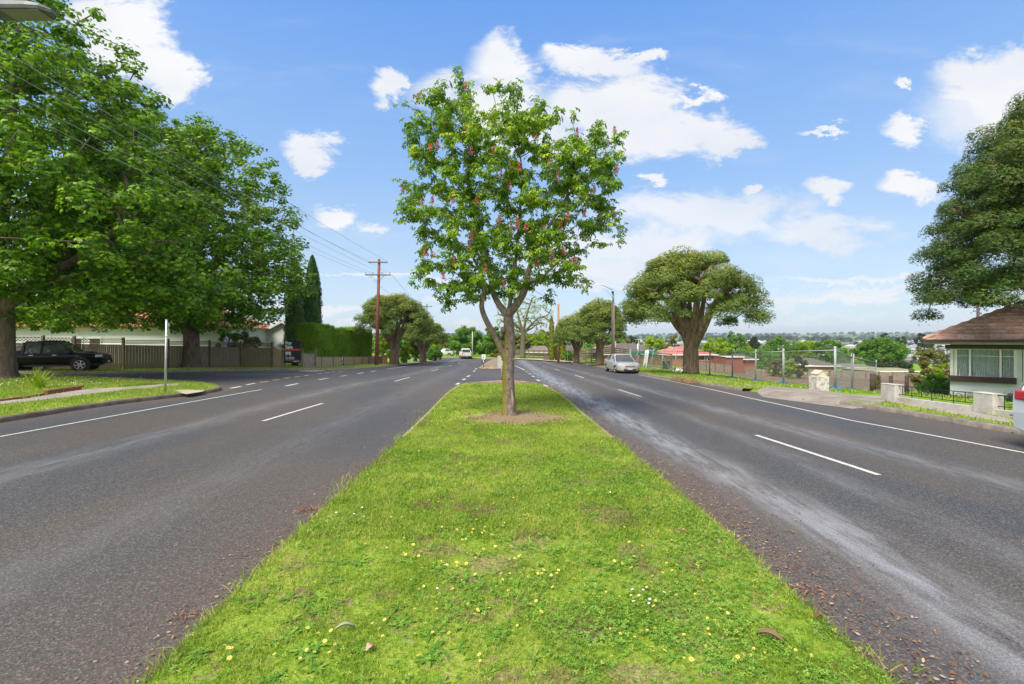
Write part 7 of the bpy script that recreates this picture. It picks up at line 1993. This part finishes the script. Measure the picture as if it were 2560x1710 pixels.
def pickup(name, label, loc, rz, paint_, detail=True, number=None, plate='1GX 4TR'):
    r = thing(name, label, 'pickup truck', loc, rz)
    m = MB()   # cab and bonnet: x forward
    body_loft(m, [(-2.60, .62, .85, 1.05, .84), (-2.55, .50, .85, 1.06, .88), (-1.0, .45, .85, 1.07, .91), (.9, .42, .85, 1.06, .91), (1.05, .42, .85, 1.09, .91), (1.75, .50, .86, 1.06, .91), (2.25, .50, .82, 1.00, .88), (2.48, .46, .74, .90, .78), (2.55, .50, .68, .76, .66)])
    b = m.build('body', paint_, r, False)
    md = b.modifiers.new('bev', 'BEVEL'); md.width = .03; md.segments = 2; md.limit_method = 'ANGLE'; md.angle_limit = rad(25)
    m = MB(); house_loft(m, [(-1.02, 1.05, 1.62, .84, .66), (-.90, 1.05, 1.74, .85, .68), (.25, 1.05, 1.77, .86, .68), (.45, 1.05, 1.74, .86, .66), (1.20, 1.05, 1.10, .84, .74)])
    gh = m.build('windows', GL, r, False)
    m = MB(); rows = [[(x, w, z - .05), (x, w * .85, z), (x, -w * .85, z), (x, -w, z - .05)] for x, w, z in ((-1.06, .64, 1.60), (-.93, .69, 1.755), (-.2, .70, 1.80), (.28, .69, 1.785), (.48, .67, 1.735))]
    m.loft(rows, cap=False, closed=False); ro = m.build('roof', paint_, r, True); md = ro.modifiers.new('s', 'SOLIDIFY'); md.thickness = .03
    for s in (-1, 1):
        for a_, b2, w_ in (((1.20, s * .80, 1.07), (.46, s * .665, 1.73), .07), ((-.22, s * .862, 1.05), (-.20, s * .70, 1.74), .10), ((-1.02, s * .845, 1.05), (-.98, s * .68, 1.68), .12)):
            m = MB(); m.bar(a_, b2, w_, .045); m.build('pillar', paint_, r)
    m = MB()   # tray walls
    m.box((-1.80, .80, 1.12), (1.5, .10, .14)); m.box((-1.80, -.80, 1.12), (1.5, .10, .14)); m.box((-2.57, 0, .98), (.07, 1.58, .34)); m.build('tray', paint_, r, bevel=.02)
    m = MB(); m.box((-1.80, 0, 1.065), (1.45, 1.5, .02)); m.build('tray_liner', DARKM, r)
    for s in (-1, 1):
        m = MB(); m.tube([(-1.0, s * .62, 1.12), (-1.25, s * .62, 1.55), (-1.9, s * .70, 1.18)], .025, 6); m.build('sports_bar', CHROME, r, True)
        for x in (-1.58, 1.50):
            m = MB(); pts = [(x + .46 * math.cos(a), s * .905, .41 + .46 * math.sin(a)) for a in np.linspace(-.1, math.pi + .1, 16)]; m.tube(pts, .035, 6); m.build('wheel_arch', paint_, r, True)
            m = MB(); m.prism([(x + .44 * math.cos(a), .41 + .44 * math.sin(a)) for a in np.linspace(0, 2 * math.pi, 24, endpoint=False)], s * .80, s * .918, 'y'); m.build('wheel_well', DARKM, r)
            wheel(x, s * .83, .39, .24, r, s)
        m = MB(); m.box((1.02, s * .98, 1.14), (.12, .20, .18), taper=.8); m.build('mirror', paint_, r, bevel=.02)
        m = MB(); m.box((2.28, s * .70, .88), (.34, .30, .15), rz=-s * .5); m.build('headlight', HEADL, r, bevel=.03)
        m = MB(); m.box((-2.585, s * .76, .90), (.09, .13, .34)); m.build('tail_light', TAILR, r, bevel=.01)
        m = MB(); m.box((2.46, s * .62, .60), (.10, .22, .10)); m.build('fog_light', HEADL, r, bevel=.02)
        for x in (-.62, .38):
            m = MB(); m.bar((x - .09, s * .925, .96), (x + .09, s * .925, .96), .03, .03); m.build('door_handle', CHROME, r)
        m = MB(); m.bar((-.9, s * .90, .36), (1.0, s * .90, .36), .10, .06); m.build('side_step', DARKM, r)
    m = MB(); m.box((1.7, 0, 1.10), (.55, .62, .09), taper=.7); m.build('bonnet_scoop', paint_, r, bevel=.02)
    m = MB(); m.box((2.52, 0, .80), (.08, .90, .20)); gr = m.build('grille', DARKM, r)
    m = MB(); m.bar((2.57, -.42, .84), (2.57, .42, .84), .02, .03); m.bar((2.57, -.40, .77), (2.57, .40, .77), .02, .03); m.build('grille_bar', CHROME, gr)
    m = MB(); m.box((2.50, 0, .52), (.16, 1.45, .22)); m.build('front_bumper', paint_, r, bevel=.04); m = MB(); m.box((-2.64, 0, .55), (.14, 1.6, .20)); m.build('rear_bumper', CHROME, r, bevel=.02)
    m = MB(); m.box((2.585, 0, .55), (.012, .37, .12)); m.build('number_plate', PLATE, r); m = MB(); m.box((-2.715, 0, .62), (.012, .37, .12)); m.build('number_plate', PLATE, r)
    m = MB(); m.box((-.05, 0, .42), (4.4, 1.3, .22)); m.build('chassis', DARKM, r)
    return r
# black pickup parked on the far verge of the side street
wf = (-25.65, 28.5); wr = (-28.45, 27.2); ang_ = math.atan2(wf[1] - wr[1], wf[0] - wr[0]); cxy = ((wf[0] + wr[0]) / 2 - .38, (wf[1] + wr[1]) / 2 + .82)
ut = pickup('black_pickup', 'black dual-cab pickup parked on the verge beside the left-hand oak', (cxy[0], cxy[1], g(*cxy) + .06), ang_, simple('black_paint', (.004, .004, .005), (.006, .006, .007), .22, 1, spec=.35)); ut.scale = (1.03, 1.03, 1.03)
# silver-white pickup driving away, far down the left carriageway
q = gp(1160, 897.5); v2 = pickup('white_pickup', 'pale silver-white pickup driving away on the left carriageway beyond the bend', (q[0], q[1] + 2.5, g(q[0], q[1] + 2.5)), rad(101), paint_m('white_car_paint', (.62, .62, .60), .15))

def sedan(name, label, loc, rz, paint_, cat='car', suv=False, rim=RIM, L=4.8, plate=True):
    r = thing(name, label, cat, loc, rz); k = L / 4.8
    m = MB(); up = .12 if suv else 0
    body_loft(m, [(-2.40 * k, .42, .66, .86 + up, .74), (-2.34 * k, .32, .68, .98 + up, .83), (-2.0 * k, .24, .68, 1.02 + up, .89), (-1.2 * k, .20, .66, .96 + up, .91), (.6 * k, .20, .64, .93 + up, .91), (1.05 * k, .20, .64, .93 + up, .90), (1.7 * k, .22, .62, .86 + up, .89), (2.15 * k, .24, .58, .76 + up * .8, .82), (2.36 * k, .26, .52, .64 + up * .5, .68), (2.42 * k, .32, .48, .54, .52)])
    b = m.build('body', paint_, r, False); md = b.modifiers.new('bev', 'BEVEL'); md.width = .035; md.segments = 3; md.limit_method = 'ANGLE'; md.angle_limit = rad(22)
    m = MB(); zt = 1.47 + (.22 if suv else 0)
    if suv: gst = [(-2.28 * k, 1.06, 1.30, .78, .66), (-2.0 * k, 1.05, zt - .06, .80, .62), (-.3, 1.0, zt, .83, .64), (.35, 1.0, zt - .02, .83, .63), (1.25 * k, .98, 1.04, .80, .70)]
    else: gst = [(-1.75 * k, .97, 1.04, .76, .66), (-1.05, .94, zt - .05, .81, .60), (-.35, .92, zt, .83, .62), (.25, .92, zt - .03, .83, .61), (1.15 * k, .90, .97, .80, .70)]
    house_loft(m, gst); m.build('windows', GL, r, False)
    m = MB(); rows = [[(x, w, z - .05), (x, w * .85, z), (x, -w * .85, z), (x, -w, z - .05)] for x, w, z in (((-1.22 if not suv else -2.1 * k), .62, zt - .10), ((-1.0 if not suv else -1.95 * k), .64, zt - .02), (-.35, .655, zt + .02), (.1, .65, zt + .01), (.30, .64, zt - .03))]
    m.loft(rows, cap=False, closed=False); ro = m.build('roof', paint_, r, True); md = ro.modifiers.new('s', 'SOLIDIFY'); md.thickness = .025
    for s in (-1, 1):
        for a_, b2, w_ in (((1.16 * k, s * .77, .93 + up), (.28, s * .625, zt - .04), .06), ((-.28, s * .84, .92 + up), (-.30, s * .64, zt - .03), .08), (((-1.72 * k if not suv else -2.2 * k), s * .77, .97 + up * 1.3), ((-1.08 if not suv else -2.0 * k), s * .615, zt - .06), .12)):
            m = MB(); m.bar(a_, b2, w_, .045); m.build('pillar', paint_, r)
    for s in (-1, 1):
        for x in (-1.42 * k, 1.38 * k):
            m = MB(); m.prism([(x + .37 * math.cos(a), .33 + .37 * math.sin(a)) for a in np.linspace(0, 2 * math.pi, 24, endpoint=False)], s * .78, s * .905, 'y'); m.build('wheel_well', DARKM, r)
            wheel(x, s * .80, .33, .21, r, s, rim)
        m = MB(); m.box((.95 * k, s * .98, 1.02 + up * .6), (.10, .18, .12), taper=.8); m.build('mirror', paint_, r, bevel=.03)
        m = MB(); m.box((2.12 * k, s * .62, .70 + up * .6), (.30, .34, .13), rz=-s * .62); m.build('headlight', HEADL, r, bevel=.04)
        m = MB(); m.box(((-2.28 if not suv else -2.14) * k, s * (.71 if not suv else .80), (.86 if not suv else 1.02)), (.20 if not suv else .30, .26 if not suv else .16, (.16 if not suv else .19)), rz=s * (.5 if not suv else .22)); m.build('tail_light', TAILR, r, bevel=.03)
        m = MB(); m.ball((2.30 * k, s * .58, .40), (.06, .07, .05), 8, 6); m.build('fog_light', HEADL, r, True)
        for x in (-.95, .1):
            m = MB(); m.bar((x - .09, s * .925, .82 + up), (x + .09, s * .925, .82 + up), .025, .03); m.build('door_handle', paint_, r)
    m = MB(); m.box((2.36 * k, 0, .60), (.10, .72, .10)); gr = m.build('grille', DARKM, r); m = MB(); m.bar((2.43 * k, -.35, .61), (2.43 * k, .35, .61), .015, .03); m.ball((2.43 * k, 0, .64), (.02, .06, .04), 8, 6); m.build('grille_bar', CHROME, gr)
    m = MB(); m.box((2.38 * k, 0, .36), (.12, .95, .13)); m.build('air_intake', DARKM, r)
    if plate:
        for x in (2.455 * k, -2.425 * k):
            m = MB(); m.box((x, 0, .44 if x > 0 else .74), (.012, .37, .13)); m.build('number_plate', PLATE, r)
    return r
q = gp(1556, 934); xx, yy = q[0] + .45, q[1] + 2.3
sedan('silver_sedan', 'champagne-silver sedan parked facing the camera on the right side of the road', (xx, yy, g(xx, yy)), rad(-87.5), paint_m('champagne_paint', (.56, .53, .48), .35))
q = at(1110, 101, 0); sedan('white_car', 'small white car parked far away left of the white pickup', (q[0], q[1], q[2]), rad(178), paint_m('white_car_paint', (.62, .62, .60), .15), L=4.2)
sv = sedan('white_wagon', 'white wagon cut off by the right edge of the photo, only its rear corner showing', (10.52, 6.98, g(10.5, 6.9) + .0), rad(-89), paint_m('ice_white_paint', (.66, .72, .74), .1), suv=True, L=4.7)
m = MB(); m.bar((-2.36, -.80, .60), (-2.30, .80, .60), .03, .035); m.bar((-2.30, .86, .60), (-1.9, .93, .60), .02, .03); m.build('bumper_strip', CHROME, sv)

# ------------------------------------------------------------------ air: thin haze round the whole scene
m = MB(); m.box((0, 3075, 25), (6900, 6350, 150))
hz_o = m.build('haze', None, None); hz_o.data.materials.clear()
hm = bpy.data.materials.new('haze_air'); hm.use_nodes = True; ht = NT(hm.node_tree); ht.n.clear()
ho = ht.n.new('ShaderNodeOutputMaterial'); hv = ht.n.new('ShaderNodeVolumePrincipled'); hv.inputs['Color'].default_value = (.80, .88, 1.0, 1); hv.inputs['Density'].default_value = .00011; hv.inputs['Anisotropy'].default_value = .2
ht.l.new(hv.outputs[0], ho.inputs['Volume']); hz_o.data.materials.append(hm)
tag(hz_o, 'thin pale haze over the valley', 'haze', None, 'stuff')
